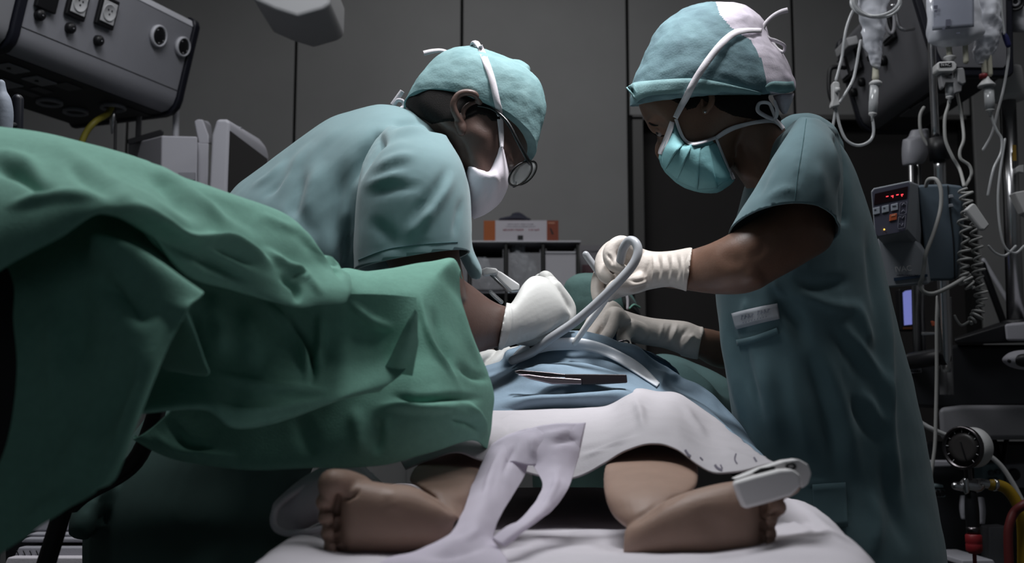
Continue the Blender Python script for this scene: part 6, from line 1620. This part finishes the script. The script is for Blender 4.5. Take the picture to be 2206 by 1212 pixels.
for x, y, w, hh in ((2012, 12, 8, 7), (2013, 22, 6, 4), (2038, 42, 10, 14), (2030, 60, 6, 4), (2060, 70, 8, 3)):
    mk('print', prism([(x, y), (x + w, y - 1), (x + w, y + hh), (x, y + hh)], d2 - 0.0435, 0.001), mat('label_print_dark', (84, 86, 100), 0.7), b2, smooth=False)
mk('port', tube([(2044, 98, d2), (2045, 112, d2), (2046, 124, d2)], [0.006, 0.006, 0.007], n=12, m=8), M['port'], b2)
mk('port', tube([(2079, 94, d2), (2080, 112, d2), (2081, 132, d2)], [0.0055, 0.0055, 0.006], n=12, m=8), M['port'], b2)
mk('spike_collar', lathe([(0.010, 0), (0.013, 0.002), (0.013, 0.005), (0.008, 0.009), (0.008, 0.014)], P(2046, 121, d2), (0, 0, -1), 18), M['drip'], b2)
drip_chamber(2046, 165, 210, 0.009, d2 - 0.005, b2)
sn = thing('drop_sensor', P(2040, 145, d2), 'grey drop sensor clipped round the drip chamber under the wide bag', 'sensor')
mk('sensor_head', prism([(2019, 136), (2024, 132), (2056, 131), (2062, 138), (2061, 148), (2054, 154), (2024, 155), (2019, 150)], d2 - 0.03, 0.03), M['drip'], sn, smooth=False, bevel=0.003)
nm = mk('name_plate', prism([(2024, 136), (2050, 134.5), (2050.5, 143), (2024.5, 144.5)], d2 - 0.0312, 0.001), M['black'], sn, smooth=False)
def text(body, p, ex, ez, size, mt, name, par, ext=0.0004):
    c = bpy.data.curves.new(name, 'FONT')
    c.body = body; c.size = size; c.extrude = ext; c.align_x = 'CENTER'; c.align_y = 'CENTER'
    o = bpy.data.objects.new(name, c); COL.objects.link(o)
    ex, ez = nrm(np.asarray(ex, float)), np.asarray(ez, float)
    ez = nrm(ez - ex * np.dot(ex, ez)); ny = np.cross(ex, ez)
    Mx = Matrix(((ex[0], ez[0], ny[0], p[0]), (ex[1], ez[1], ny[1], p[1]), (ex[2], ez[2], ny[2], p[2]), (0, 0, 0, 1)))
    dg = bpy.context.evaluated_depsgraph_get()
    me = bpy.data.meshes.new_from_object(o.evaluated_get(dg))
    bpy.data.objects.remove(o)
    me.transform(Mx)
    return link(name, me, mt, par)
M['text_pale'] = mat('lettering_pale', (176, 176, 178), 0.6)
text('IVAC', P(2037.3, 139.6, d2 - 0.0318), (1, 0, 0.05), (0, 0, 1), 0.0092, M['text_pale'], 'lettering', nm)
mk('yoke', prism([(2026, 156), (2036, 156), (2037, 168), (2056, 168), (2058, 158), (2072, 158), (2074, 180), (2072, 196), (2058, 200), (2054, 178), (2038, 178), (2034, 190), (2030, 186)], d2 - 0.02, 0.02), mat('sensor_grey', (126, 126, 128), 0.5), sn, smooth=False, bevel=0.002)
mk('side_block', prism([(2062, 146), (2076, 145), (2079, 152), (2082, 178), (2074, 182), (2064, 176)], d2 - 0.026, 0.03), bpy.data.materials['sensor_grey'], sn, smooth=False, bevel=0.003)
line('drip_tube', [(2045, 214, d2), (2043, 228, d2), (2036, 252, d2), (2035, 280, d2), (2038, 306, d2), (2052, 338, d2), (2068, 366, d2), (2077, 400, d2 - .05)], 0.0038, 'pale tube wavering down from the drop sensor to the coiled cords', M['coil'])
line('sensor_cable', [(2062, 200, d2 + .01), (2068, 232, d2 + .01), (2073, 262, d2 + .01), (2076, 300, d2), (2068, 325, d2), (2070, 342, d2), (2088, 356, d2), (2093, 374, d2), (2086, 390, d2), (2078, 402, d2 - .04)], 0.0036, 'grey cable bulging sideways between the drop sensor and the coiled cords', M['coil'], 'cable')

d3 = 2.33
b3 = thing('infusion_bag', P(2130, 60, d3), 'crumpled shiny infusion bag with a red port ring next to the white capped pole', 'infusion bag')
mk('bag', crumple(loft([(2106, -70, 2164, -70, d3, 0.02), (2106, 0, 2158, 0, d3, 0.024), (2104, 50, 2156, 50, d3, 0.022), (2100, 90, 2150, 92, d3, 0.018), (2096, 122, 2140, 120, d3, 0.012), (2104, 140, 2132, 134, d3, 0.006)], 44, 44), 0.007, 45, 12), M['bagclear'], b3)
mk('fluid', crumple(loft([(2112, 66, 2144, 60, d3, 0.014), (2108, 92, 2144, 90, d3, 0.014), (2104, 116, 2134, 114, d3, 0.008)], 24, 20), 0.003, 60, 14), M['bagfluid'], b3)
mk('port', tube([(2120, 128, d3), (2120, 142, d3), (2121, 156, d3)], 0.0055, n=12, m=8), M['port'], b3)
mk('port', tube([(2131, 122, d3), (2132, 140, d3), (2133, 160, d3)], 0.0055, n=12, m=8), M['port'], b3)
mk('red_ring', lathe([(0.006, 0), (0.0085, 0.001), (0.0085, 0.010), (0.006, 0.011)], P(2118, 159, d3), (0, 0, -1), 16), mat('port_red', (120, 34, 40), 0.5), b3)
mk('spike_collar', lathe([(0.006, 0), (0.008, 0.006), (0.0185, 0.018), (0.0185, 0.021), (0.012, 0.022)], P(2124, 166, d3), (0.02, 0, -1), 20), M['drip'], b3)
drip_chamber(2130, 188, 238, 0.0105, d3, b3, 3)
line('drip_tube', [(2136, 248, d3), (2140, 264, d3), (2148, 282, d3), (2158, 300, d3), (2156, 330, d3), (2140, 365, d3), (2128, 420, d3)], 0.003, 'thin clear tube swinging down from the third drip chamber')
line('drip_tube', [(2173, 98, d3 + .02), (2172, 130, d3 + .02), (2162, 190, d3 + .02), (2148, 245, d3 + .02), (2136, 290, d3 + .02), (2118, 322, d3 + .02)], 0.003, 'thin clear tube falling slantwise from the blue connector')
line('drip_tube', [(2155, -20, d3), (2158, 30, d3), (2163, 72, d3)], 0.003, 'thin clear tube entering the blue connector from above')
tag(mk('tube_connector', tube([(2162, 72, d3 + .01), (2167, 82, d3 + .01), (2172, 97, d3 + .01)], [0.0045, 0.0065, 0.006], n=12, m=8), mat('connector_navy', (38, 40, 84), 0.4), None), 'navy blue tube connector beside the white capped pole', 'connector')
line('drip_tube', [(2165, 300, d3), (2150, 420, d3), (2160, 520, d3), (2185, 545, d3), (2206, 530, d3)], 0.0028, 'faint tube sagging across the thick chrome pole')
line('drip_tube', [(2130, 530, d3), (2145, 545, d3), (2166, 550, d3), (2188, 530, d3)], 0.0028, 'faint tube loop behind the coiled cords')
line('drip_tube', [(1990, 232, 2.5), (1982, 250, 2.5), (1984, 285, 2.5), (1998, 312, 2.5)], 0.004, 'short grey tube bending into the black clamp collar', M['coil'])

# pump
DP = 2.2
pu = thing('infusion_pump', P(1985, 605, 2.26), 'blue-grey infusion pump with a red display and keypad on the chrome stand', 'pump')
hull2([(1976, 398), (2040, 396), (2072, 400), (2077, 412), (2064, 598), (2050, 604), (2000, 605), (1992, 545)], 2.22, [(1985, 402), (2040, 400), (2076, 404), (2081, 416), (2068, 598), (2054, 602), (2006, 603), (1998, 545)], 2.33, 'main_case', M['pump'], pu, 0.006)
hull2([(1889, 512), (1950, 499), (1955, 497), (1993, 545), (2002, 612), (1912, 620), (1898, 580)], 2.19, [(1905, 512), (1955, 500), (1990, 500), (2010, 545), (2014, 606), (1930, 614), (1912, 580)], 2.3, 'front_case', M['pump_l'], pu, 0.005)
hull2([(1876, 412), (1882, 405), (1959, 389), (1963, 393), (1954, 494), (1949, 500), (1890, 511), (1884, 506)], 2.12, [(1900, 416), (1906, 412), (1978, 397), (1984, 400), (1993, 540), (1986, 545), (1915, 540), (1908, 512)], 2.27, 'head_case', M['pump_l'], pu, 0.003)
fa = [P(1876, 412, 2.118), P(1963, 393, 2.118), P(1950, 500, 2.118)]
fp = prism([(1879, 414), (1884, 408), (1958, 392.5), (1960.5, 396), (1951.5, 493), (1947, 497.5), (1892, 508), (1887, 503)], 2.1175, 0.002)
face = mk('control_panel', fp, mat('panel_face_slate', (74, 74, 88), 0.4), pu, smooth=False)
def chip(poly, mt, name, par, d=2.1165, dep=0.0012, bev=None):
    return mk(name, prism(poly, d, dep), mt, par, smooth=False, bevel=bev)
chip([(1885, 417), (1956, 401), (1954, 426), (1883, 441)], mat('display_dark', (30, 16, 20), 0.2), 'display', face)
led = mat('led_red', (255, 60, 70), 0.5, emit=(255, 70, 80), estr=1.6)
for x, y in ((1909, 423), (1920, 422), (1931, 419.5), (1941, 419)):
    chip([(x, y + 1.3), (x + 5, y + 0.2), (x + 5, y - 1.6), (x, y - 0.6)], led, 'display_segment', face, 2.1155, 0.0005)
for x, y in ((1923, 426), (1942.5, 423)):
    chip([(x, y), (x + 1.5, y - 0.3), (x + 1, y - 5), (x - 0.3, y - 4.6)], led, 'display_segment', face, 2.1155, 0.0005)
key = mat('key_white', (150, 156, 166), 0.5)
kd = mat('key_print', (60, 62, 74), 0.6)
for x, y in ((1880.5, 447), (1900, 443), (1919.5, 439)):
    k = chip([(x, y + 1), (x + 15, y - 2.6), (x + 15.5, y + 12.5), (x + 0.5, y + 16)], key, 'key', face, 2.1155, 0.002, 0.001)
    chip([(x + 3, y + 4), (x + 7 if x < 1915 else x + 11, y + 3), (x + 7 if x < 1915 else x + 11, y + 5), (x + 3, y + 6)], kd, 'print', k, 2.1148, 0.0005)
k = chip([(1917, 462), (1933, 458.5), (1932, 473), (1916, 476.5)], mat('key_orange', (170, 84, 52), 0.5), 'key', face, 2.1155, 0.002, 0.001)
chip([(1920, 463), (1929, 461), (1929, 464), (1920, 466)], mat('key_orange_print', (206, 140, 110), 0.5), 'print', k, 2.1148, 0.0005)
fl = mat('panel_lines', (112, 112, 124), 0.6)
for x, y in ((1939, 434), (1936, 464)):
    q = [(x, y + 3), (x + 15, y), (x + 13, y + 26), (x - 2, y + 29)]
    mk('key_outline', tube([(a, b, 2.1158) for a, b in q + q[:2]], 0.0005, n=6, m=40, smooth=False), fl, face)
for pts in (((1943, 442), (1947, 437), (1951, 441)), ((1942, 456), (1946, 452), (1949, 455)), ((1940, 467), (1943, 471), (1947, 466)), ((1938, 482), (1942, 487), (1945, 481))):
    mk('arrow', tube([(a, b, 2.1158) for a, b in pts], 0.0008, n=6), fl, face)
mk('indicator', ball(P(1905, 494, 2.1155), 0.0015), mat('led_amber', (255, 200, 90), 0.4, emit=(255, 190, 80), estr=2.0), face)
text('IVAC', P(1946, 579, 2.186), (1, 0, 0.09), (0, 0, 1), 0.015, M['text_pale'], 'lettering', pu)
chip([(1926, 598), (1998, 590), (1998.5, 595.5), (1926.5, 605)], mat('strip_navy', (36, 52, 72), 0.5), 'stripe', pu, 2.187, 0.002)
glyphs(1932, 594, 1978, 3.2, kd, 'print', pu, 2.187, 11)
for y in (419, 439):
    chip([(2045, y), (2053, y - 0.5), (2055, y + 6), (2046, y + 7)], M['pump_l'], 'latch', pu, 2.212, 0.006, 0.001)
mk('door_seam', tube([(2042, 400, 2.2185), (2046, 450, 2.2185), (2054, 520, 2.2185), (2057, 600, 2.2185)], 0.0012, n=6, m=20), M['black'], pu)
line('pump_tube', [(1995, 400, 2.2), (1998, 390, 2.19), (2005, 385, 2.18), (2018, 388, 2.17), (2027, 410, 2.165), (2026, 450, 2.165), (2012, 500, 2.165), (1995, 545, 2.165), (1991, 572, 2.17), (1986, 600, 2.175), (1982, 612, 2.18), (1990, 628, 2.18), (2011, 632, 2.18), (2044, 618, 2.18), (2088, 592, 2.2)], 0.0042, 'grey tube looped over the pump and back round beneath it', M['coil'], m=120)

# coiled cords
def coilcord(path, r, turns, name, label, tr=0.0026):
    p = np.array([P(*q) for q in cr(path, 40)])
    n = 26 * turns
    q = cr(p, n)
    t = np.gradient(q, axis=0); t /= np.linalg.norm(t, axis=1)[:, None]
    fr = frames(q)
    out = []
    for i in range(n):
        a = 2 * PI * turns * i / n
        rr = r * (0.85 + 0.3 * math.sin(i * 0.07))
        out.append(q[i] + rr * (math.cos(a) * fr[i][0] + math.sin(a) * fr[i][1]))
    return tag(mk(name, tube3(out, tr, n=7), M['coil'], None), label, 'cord')
coilcord([(2078, 408, 2.2), (2084, 440, 2.2), (2079, 480, 2.2), (2080, 530, 2.2), (2077, 570, 2.2), (2080, 600, 2.2), (2092, 622, 2.2)], 0.0115, 13, 'coiled_cord', 'coiled grey cord hanging nearest the pump')
coilcord([(2090, 455, 2.22), (2098, 480, 2.22), (2103, 520, 2.22), (2106, 560, 2.22), (2108, 590, 2.22), (2113, 625, 2.22), (2113, 655, 2.22), (2104, 680, 2.22), (2088, 692, 2.22)], 0.0105, 17, 'coiled_cord', 'coiled grey cord behind the white clip, curling at its lower end')
line('cord_tail', [(2088, 692, 2.22), (2072, 700, 2.22), (2062, 690, 2.22), (2057, 680, 2.22)], 0.0026, 'loose pale tip at the lower end of the coiled cords', M['coil'], 'cord')
tag(mk('cord_clip', prism([(2080, 451), (2097, 436), (2103, 440), (2133, 484), (2122, 496), (2114, 494)], 2.17, 0.016), M['drip'], None, smooth=False, bevel=0.004), 'white plastic clip gripping the coiled cords', 'clip')

# second pump head on twin rods behind
hd = thing('pole_clamp', P(1970, 330, 2.6), 'grey clamp head on twin chrome rods behind the pump', 'clamp')
mk('head', fuse([loft([(1944, 300, 2000, 290, 2.6, 0.03), (1942, 330, 2002, 326, 2.6, 0.035), (1944, 358, 1990, 352, 2.6, 0.03)], 28, 14), loft([(1962, 280, 2002, 276, 2.62, 0.03), (1952, 310, 2002, 310, 2.61, 0.03)], 24, 8)], 0.005, 2), M['pend'], hd)
for x, w in ((1966, 0.010), (1979, 0.006)):
    a = P(x, 355, 2.66); b = P(x + 10, 762, 2.72)
    mk('rod', tube3([a, b], w, n=16, rounded=False), M['chrome'], hd)
# thick pole with the white cap
pp = thing('equipment_pole', P(2190, 702, 2.72), 'thick chrome pole under a white cap beside the shiny bag', 'pole')
mk('cap', lathe([(0.033, 0), (0.035, -0.007), (0.036, -0.022), (0.038, -0.072), (0.0365, -0.082), (0.02, -0.084)], P(2169, 147, 2.7), (-0.02, 0, 1), 28), M['drip'], pp)
mk('tube', tube([(2172, 216, 2.7), (2190, 700, 2.72)], 0.0182, n=24, rounded=False), M['chrome'], pp)
mk('side_rod', tube([(2156, 224, 2.73), (2164, 420, 2.73), (2172, 690, 2.74)], 0.004, n=10, rounded=False), M['black'], pp)
mk('foot_collar', lathe([(0.034, 0), (0.034, 0.012), (0.02, 0.016)], P(2190, 702, 2.72), (0, 0, 1), 24), M['black'], pp)
tag(mk('sticker', prism([(2181, 312), (2189, 312), (2190, 346), (2182, 346)], 2.675, 0.0015), mat('sticker_yellow', (150, 118, 40), 0.6), pp, smooth=False))
mk('tube_holder', join(prism([(2188, 362), (2196, 356), (2206, 354), (2206, 372), (2196, 370), (2190, 372)], 2.67, 0.012)), M['drip'], pp, smooth=False, bevel=0.002)
lp = thing('lamp_head', P(2187, 20, 2.5), 'round dark lens at the end of a grey arm in the upper corner', 'lamp')
mk('housing', fuse([loft([(2162, 10, 2230, 10, 2.55, 0.05), (2164, 40, 2240, 40, 2.55, 0.05), (2180, 70, 2250, 70, 2.55, 0.04)], 24, 16)], 0.005, 2), M['pend_light'], lp)
ln = nrm(CAM - P(2187, 5, 2.48) + np.array((0.2, 0, 0)))
r0 = mk('lens_ring', lathe([(0.021, 0), (0.021, 0.02), (0.017, 0.022), (0.016, 0.014)], P(2187, 4, 2.5), ln, 26), M['black'], lp)
mk('lens_face', lathe([(0.0165, 0.012), (0.012, 0.013), (0.011, 0.016), (0.006, 0.016), (0.005, 0.012), (0.0005, 0.012)], P(2187, 4, 2.5), ln, 24), M['outlet'], lp)
mk('arm', tube([(2230, 60, 2.56), (2300, 90, 2.58), (2360, -300, 2.6)], 0.02, n=14, m=20), M['pend_light'], lp)
bs2 = thing('blue_screen', P(1956, 660, 2.8), 'small lit lavender blue screen glimpsed under the pump', 'screen')
mk('frame', prism([(1936, 622), (1975, 622), (1976, 712), (1940, 712)], 2.82, 0.03), M['black'], bs2, smooth=False, bevel=0.004)
mk('display', prism([(1946, 630), (1951, 626), (1965, 624), (1968, 698), (1949, 700)], 2.815, 0.004), mat('screen_lavender', (120, 128, 200), 0.4, emit=(126, 132, 205), estr=0.55), bs2, smooth=False)
mk('trim', prism([(1946, 704), (1970, 703), (1970, 708), (1946, 709)], 2.815, 0.004), mat('trim_brown', (84, 52, 30), 0.5), bs2, smooth=False)
# slanting rods at the wall
tag(mk('rod', tube([(2119, 560, 3.0), (2168, 642, 3.0), (2200, 700, 3.0)], 0.006, n=10), M['pend_light'], None), 'pale slanting rod behind the coiled cords', 'rod')
tag(mk('rod', tube([(2116, 570, 2.9), (2140, 635, 2.9), (2164, 700, 2.9)], 0.009, n=10), M['black'], None), 'black slanting rod below the pale one behind the coiled cords', 'rod')
tag(mk('wall_bracket', prism([(2185, 414), (2230, 405), (2230, 470), (2206, 458)], 2.4, 0.03), M['drip'], None, smooth=False, bevel=0.003), 'pale wedge shaped bracket at the edge beside the thick pole', 'bracket')

# anaesthesia machine
M['mach'] = mat('machine_dark', (30, 31, 34), 0.5)
M['mach_l'] = mat('machine_light_grey', (112, 112, 116), 0.5, bump=0.1, bscale=300)
am = thing('anaesthesia_machine', P(2140, 1900, 2.75), 'dark anaesthesia machine with a pale shelf at the edge behind the standing person', 'machine')
hull2([(1948, 762), (2060, 742), (2260, 742), (2260, 874), (2030, 880), (1958, 876)], 2.62, [(1950, 764), (2060, 750), (2240, 750), (2240, 870), (2030, 874), (1960, 870)], 3.05, 'upper_case', M['mach'], am, 0.01)
hull2([(2054, 730), (2164, 697), (2260, 697), (2260, 736), (2060, 742)], 2.58, [(2054, 728), (2164, 690), (2240, 690), (2240, 730), (2060, 736)], 3.0, 'top_plate', M['black'], am, 0.006)
hull2([(2164, 698), (2260, 690), (2260, 734), (2168, 734)], 2.55, [(2164, 694), (2240, 688), (2240, 730), (2168, 730)], 2.9, 'top_tray', M['mon'], am, 0.006)
hull2([(2022, 878), (2070, 872), (2260, 872), (2260, 946), (2026, 948)], 2.5, [(2026, 880), (2070, 874), (2240, 874), (2240, 940), (2030, 944)], 2.95, 'work_shelf', M['mach_l'], am, 0.012)
hull2([(1990, 950), (2260, 950), (2260, 1300), (2000, 1300)], 2.72, [(1994, 950), (2240, 950), (2240, 1290), (2004, 1290)], 3.05, 'lower_case', M['mach'], am, 0.01)
ax0, ax1 = P(2000, 0, 2.72)[0], P(2250, 0, 2.72)[0]
mk('cabinet_base', box(ax0, ax1, 2.74, 3.05, 0.08, P(2100, 1290, 2.75)[2] + 0.02), M['mach'], am, smooth=False, bevel=0.01)
for x in (ax0 + 0.04, ax1 - 0.04):
    for y in (2.78, 3.01):
        mk('caster', lathe([(0.04, -0.014), (0.042, 0), (0.04, 0.014)], (x, y, 0.042), (1, 0, 0), 16), M['black'], am)
for y0, y1 in ((774, 786), (794, 804)):
    lb = mk('label_strip', prism([(1960, y0), (1985, y0 - 2), (1986, y1 - 2), (1961, y1)], 2.6, 0.003), M['pend'], am, smooth=False)
    glyphs(1962, y1 - 3, 1983, 4, M['black'], 'print', lb, 2.599, int(y0))
hull2([(1990, 992), (2048, 992), (2050, 1004), (1992, 1006)], 2.55, [(1990, 990), (2048, 990), (2050, 1000), (1992, 1002)], 2.7, 'drawer_edge', M['mon'], am, 0.003)
for x0, x1, y0, y1, c in ((2008, 2032, 1043, 1050, (150, 170, 174)), (2008, 2036, 1054, 1070, (120, 142, 148))):
    mk('connector_block', prism([(x0, y0), (x1, y0), (x1 + 2, y1), (x0 + 2, y1)], 2.6, 0.06), mat('connector_teal_%d' % y0, c, 0.5), am, smooth=False, bevel=0.003)
for x in (2016, 2026):
    mk('port', lathe([(0.008, 0), (0.008, 0.01), (0.005, 0.012)], P(x, 1062, 2.6), (0, -1, 0.1), 14), M['black'], am)
sp = mk('socket_panel', prism([(2116, 1000), (2164, 996), (2166, 1044), (2118, 1046)], 2.6, 0.05), mat('panel_teal_grey', (92, 112, 118), 0.5), am, smooth=False, bevel=0.004)
for x, y in ((2134, 1018), (2148, 1016), (2132, 1034), (2144, 1034)):
    mk('port', lathe([(0.006, 0), (0.0065, 0.006), (0.004, 0.008)], P(x, y, 2.6), (0, -1, 0.1), 14), mat('port_dark_%d_%d' % (x, y), (50, 62, 70), 0.4), sp)
sp2 = mk('socket_panel', prism([(2166, 1000), (2230, 996), (2230, 1050), (2180, 1050)], 2.58, 0.05), M['mach_l'], am, smooth=False, bevel=0.004)
mk('port', lathe([(0.014, 0), (0.014, 0.008), (0.009, 0.01)], P(2182, 1022, 2.58), (0, -1, 0.1), 18), M['black'], sp2)
for x, y0, y1 in ((2068, 1066, 1118), (2106, 1070, 1128)):
    mk('flow_tube', fuse([loft([(x, y0, x + 14, y0, 2.6, 0.012), (x - 2, (y0 + y1) / 2, x + 18, (y0 + y1) / 2, 2.6, 0.016), (x + 2, y1, x + 16, y1, 2.6, 0.012)], 18, 14)], 0.003, 2), M['mon'], am)
mk('door_panel', prism([(2130, 1134), (2170, 1132), (2172, 1260), (2132, 1260)], 2.66, 0.05), M['mach_l'], am, smooth=False, bevel=0.004)
mk('foot_plate', prism([(2073, 1206), (2140, 1205), (2146, 1216), (2072, 1218)], 2.5, 0.2), M['mon'], am, smooth=False, bevel=0.003)
vh = thing('breathing_valve', P(2185, 775, 2.48), 'white rounded valve head with a dark lens in front of the dark machine', 'valve')
mk('housing', fuse([loft([(2158, 772, 2160, 780, 2.48, 0.01), (2172, 760, 2176, 790, 2.48, 0.025), (2195, 754, 2200, 796, 2.48, 0.03), (2240, 752, 2240, 798, 2.48, 0.03)], 24, 20)], 0.004, 2), M['mon'], vh)
mk('lens', ball(P(2208, 776, 2.455), 0.024, 0.012, 0.015), M['black'], vh)
mk('knob', ball(P(2175, 777, 2.458), 0.005, 0.004, 0.005), M['black'], vh)
for y in (700, 720):
    pass
ch = thing('corrugated_hoses', P(2035, 760, 2.5), 'grey corrugated breathing tube hanging in front of the dark machine', 'hose')
for x, r in ((2030, 0.0085), (2042, 0.0095)):
    pts = cr([(x - 2, 640, 2.52), (x, 740, 2.52), (x + 3, 850, 2.52)], 90)
    rr = [r * (1 + 0.10 * (i % 2)) for i in range(90)]
    mk('tube', tube3([P(*q) for q in pts], rr, n=14, rounded=False), mat('corrugated_grey_%d' % x, (88, 88, 90), 0.4), ch)
tag(mk('tube_clip', prism([(2008, 690), (2030, 697), (2036, 700), (2036, 706), (2012, 702)], 2.42, 0.012), mat('clip_orange', (150, 74, 50), 0.5), None, smooth=False, bevel=0.002), 'orange clip on the stand below the pump', 'clip')
line('breathing_line', [(2020, 640, 2.4), (2018, 700, 2.4), (2018, 800, 2.4), (2016, 900, 2.4), (2014, 960, 2.4), (2007, 1014, 2.4), (2002, 1060, 2.4)], 0.004, 'thin grey line hanging straight down past the pressure gauge', M['coil'])
line('white_cable', [(1976, 904, 2.45), (1990, 914, 2.45), (2010, 925, 2.45), (2045, 940, 2.46), (2090, 955, 2.48), (2122, 974, 2.48), (2156, 1002, 2.48), (2182, 1040, 2.48), (2198, 1070, 2.48), (2210, 1092, 2.48)], 0.0055, 'white cable arching behind the pressure gauge', M['drip'], 'cable')
hull2([(1985, 716), (2000, 716), (2022, 716), (2022, 720), (1985, 722)], 2.5, [(1985, 714), (2000, 714), (2022, 714), (2022, 718), (1985, 720)], 2.56, 'rail', M['chrome'], am, 0.001)
# gauge
ga = thing('pressure_gauge', P(2085, 965, 2.28), 'round pressure gauge with a white drum in front of the machine', 'gauge')
gn = nrm(np.array((-0.80, -0.60, 0.0)))
gc = P(2076, 964, 2.28)
R = 0.041
mk('drum', lathe([(R * 0.95, -0.045), (R, -0.04), (R, 0.0)], gc, gn, 32), M['drip'], ga)
mk('bezel', lathe([(R, -0.004), (R * 1.06, -0.002), (R * 1.06, 0.008), (R * 0.95, 0.010), (R * 0.93, 0.002)], gc, gn, 32), M['steel_dark'], ga)
di = mk('dial', lathe([(R * 0.94, 0.002), (R * 0.5, 0.0025), (0.0005, 0.003)], gc, gn, 32), mat('dial_dark', (52, 50, 50), 0.4), ga)
e1 = nrm(np.cross((0, 0, 1), gn)); e2 = np.cross(gn, e1)
mk('needle', tube3([gc + gn * 0.005 + e1 * -0.004 + e2 * 0.012, gc + gn * 0.005 + e1 * 0.006 - e2 * 0.022], 0.0013, n=6), M['black'], di)
for k in range(11):
    a = math.radians(-50 + 28 * k)
    q = gc + gn * 0.004 + (e1 * math.cos(a) + e2 * math.sin(a)) * R * 0.78
    q2 = gc + gn * 0.004 + (e1 * math.cos(a) + e2 * math.sin(a)) * R * 0.88
    mk('scale_mark', tube3([q, q2], 0.0008, n=5), M['text_pale'], di)
mk('stem', tube([(2084, 1004, 2.29), (2088, 1040, 2.30), (2092, 1064, 2.30)], 0.008, n=12), M['steel_dark'], ga)
va = thing('gas_valve', P(2095, 1045, 2.30), 'chrome gas valve with the yellow hose, below the pressure gauge', 'valve')
mk('valve_body', tube([(2058, 1046, 2.30), (2078, 1048, 2.30), (2082, 1044, 2.30), (2106, 1046, 2.30), (2110, 1040, 2.30), (2138, 1044, 2.30)], [0.008, 0.010, 0.014, 0.014, 0.010, 0.009], n=16, m=40), M['chrome'], va)
mk('cross_knob', tube([(2080, 1034, 2.29), (2082, 1058, 2.29)], 0.006, n=12), M['chrome'], va)
mk('coupling', tube([(2092, 1066, 2.30), (2094, 1100, 2.30), (2096, 1138, 2.30)], [0.012, 0.014, 0.013], n=16, m=14), M['black'], va)
mk('collar', tube([(2096, 1134, 2.30), (2097, 1148, 2.30)], 0.014, n=16, rounded=False), M['steel_dark'], va)
mk('red_knob', lathe([(0.012, 0), (0.0165, 0.004), (0.0165, 0.018), (0.0155, 0.02), (0.0165, 0.022), (0.0165, 0.034), (0.011, 0.040), (0.004, 0.041), (0.004, 0.07)], P(2097, 1148, 2.30), (0, 0, -1), 12), mat('knob_red', (122, 30, 36), 0.45), va)
hy = tag(mk('gas_hose', tube([(2136, 1044, 2.30), (2152, 1045, 2.30), (2170, 1054, 2.30), (2188, 1078, 2.30), (2200, 1110, 2.30), (2204, 1160, 2.30), (2204, 1260, 2.30)], 0.0115, n=14, m=60), mat('hose_yellow', (150, 122, 30), 0.5), None), 'yellow gas hose curving down from the chrome valve', 'hose')
mk('hose_clip', tube([(2140, 1044, 2.30), (2148, 1045, 2.30)], 0.0128, n=14, rounded=False), M['chrome'], hy)
tag(mk('gas_hose', tube([(2222, 1078, 2.27), (2204, 1088, 2.27), (2186, 1102, 2.28), (2176, 1125, 2.28), (2172, 1160, 2.28), (2176, 1260, 2.28)], 0.0095, n=12, m=50), mat('hose_maroon', (84, 30, 30), 0.5), None), 'dark red hose bending down in front of the yellow one', 'hose')
tag(mk('cable', tube([(2140, 940, 2.7), (2152, 980, 2.68), (2160, 1000, 2.66), (2166, 960, 2.68), (2172, 930, 2.7)], 0.006, n=8, m=40), M['black'], None), 'black cable loop hanging below the pale machine shelf', 'cable')
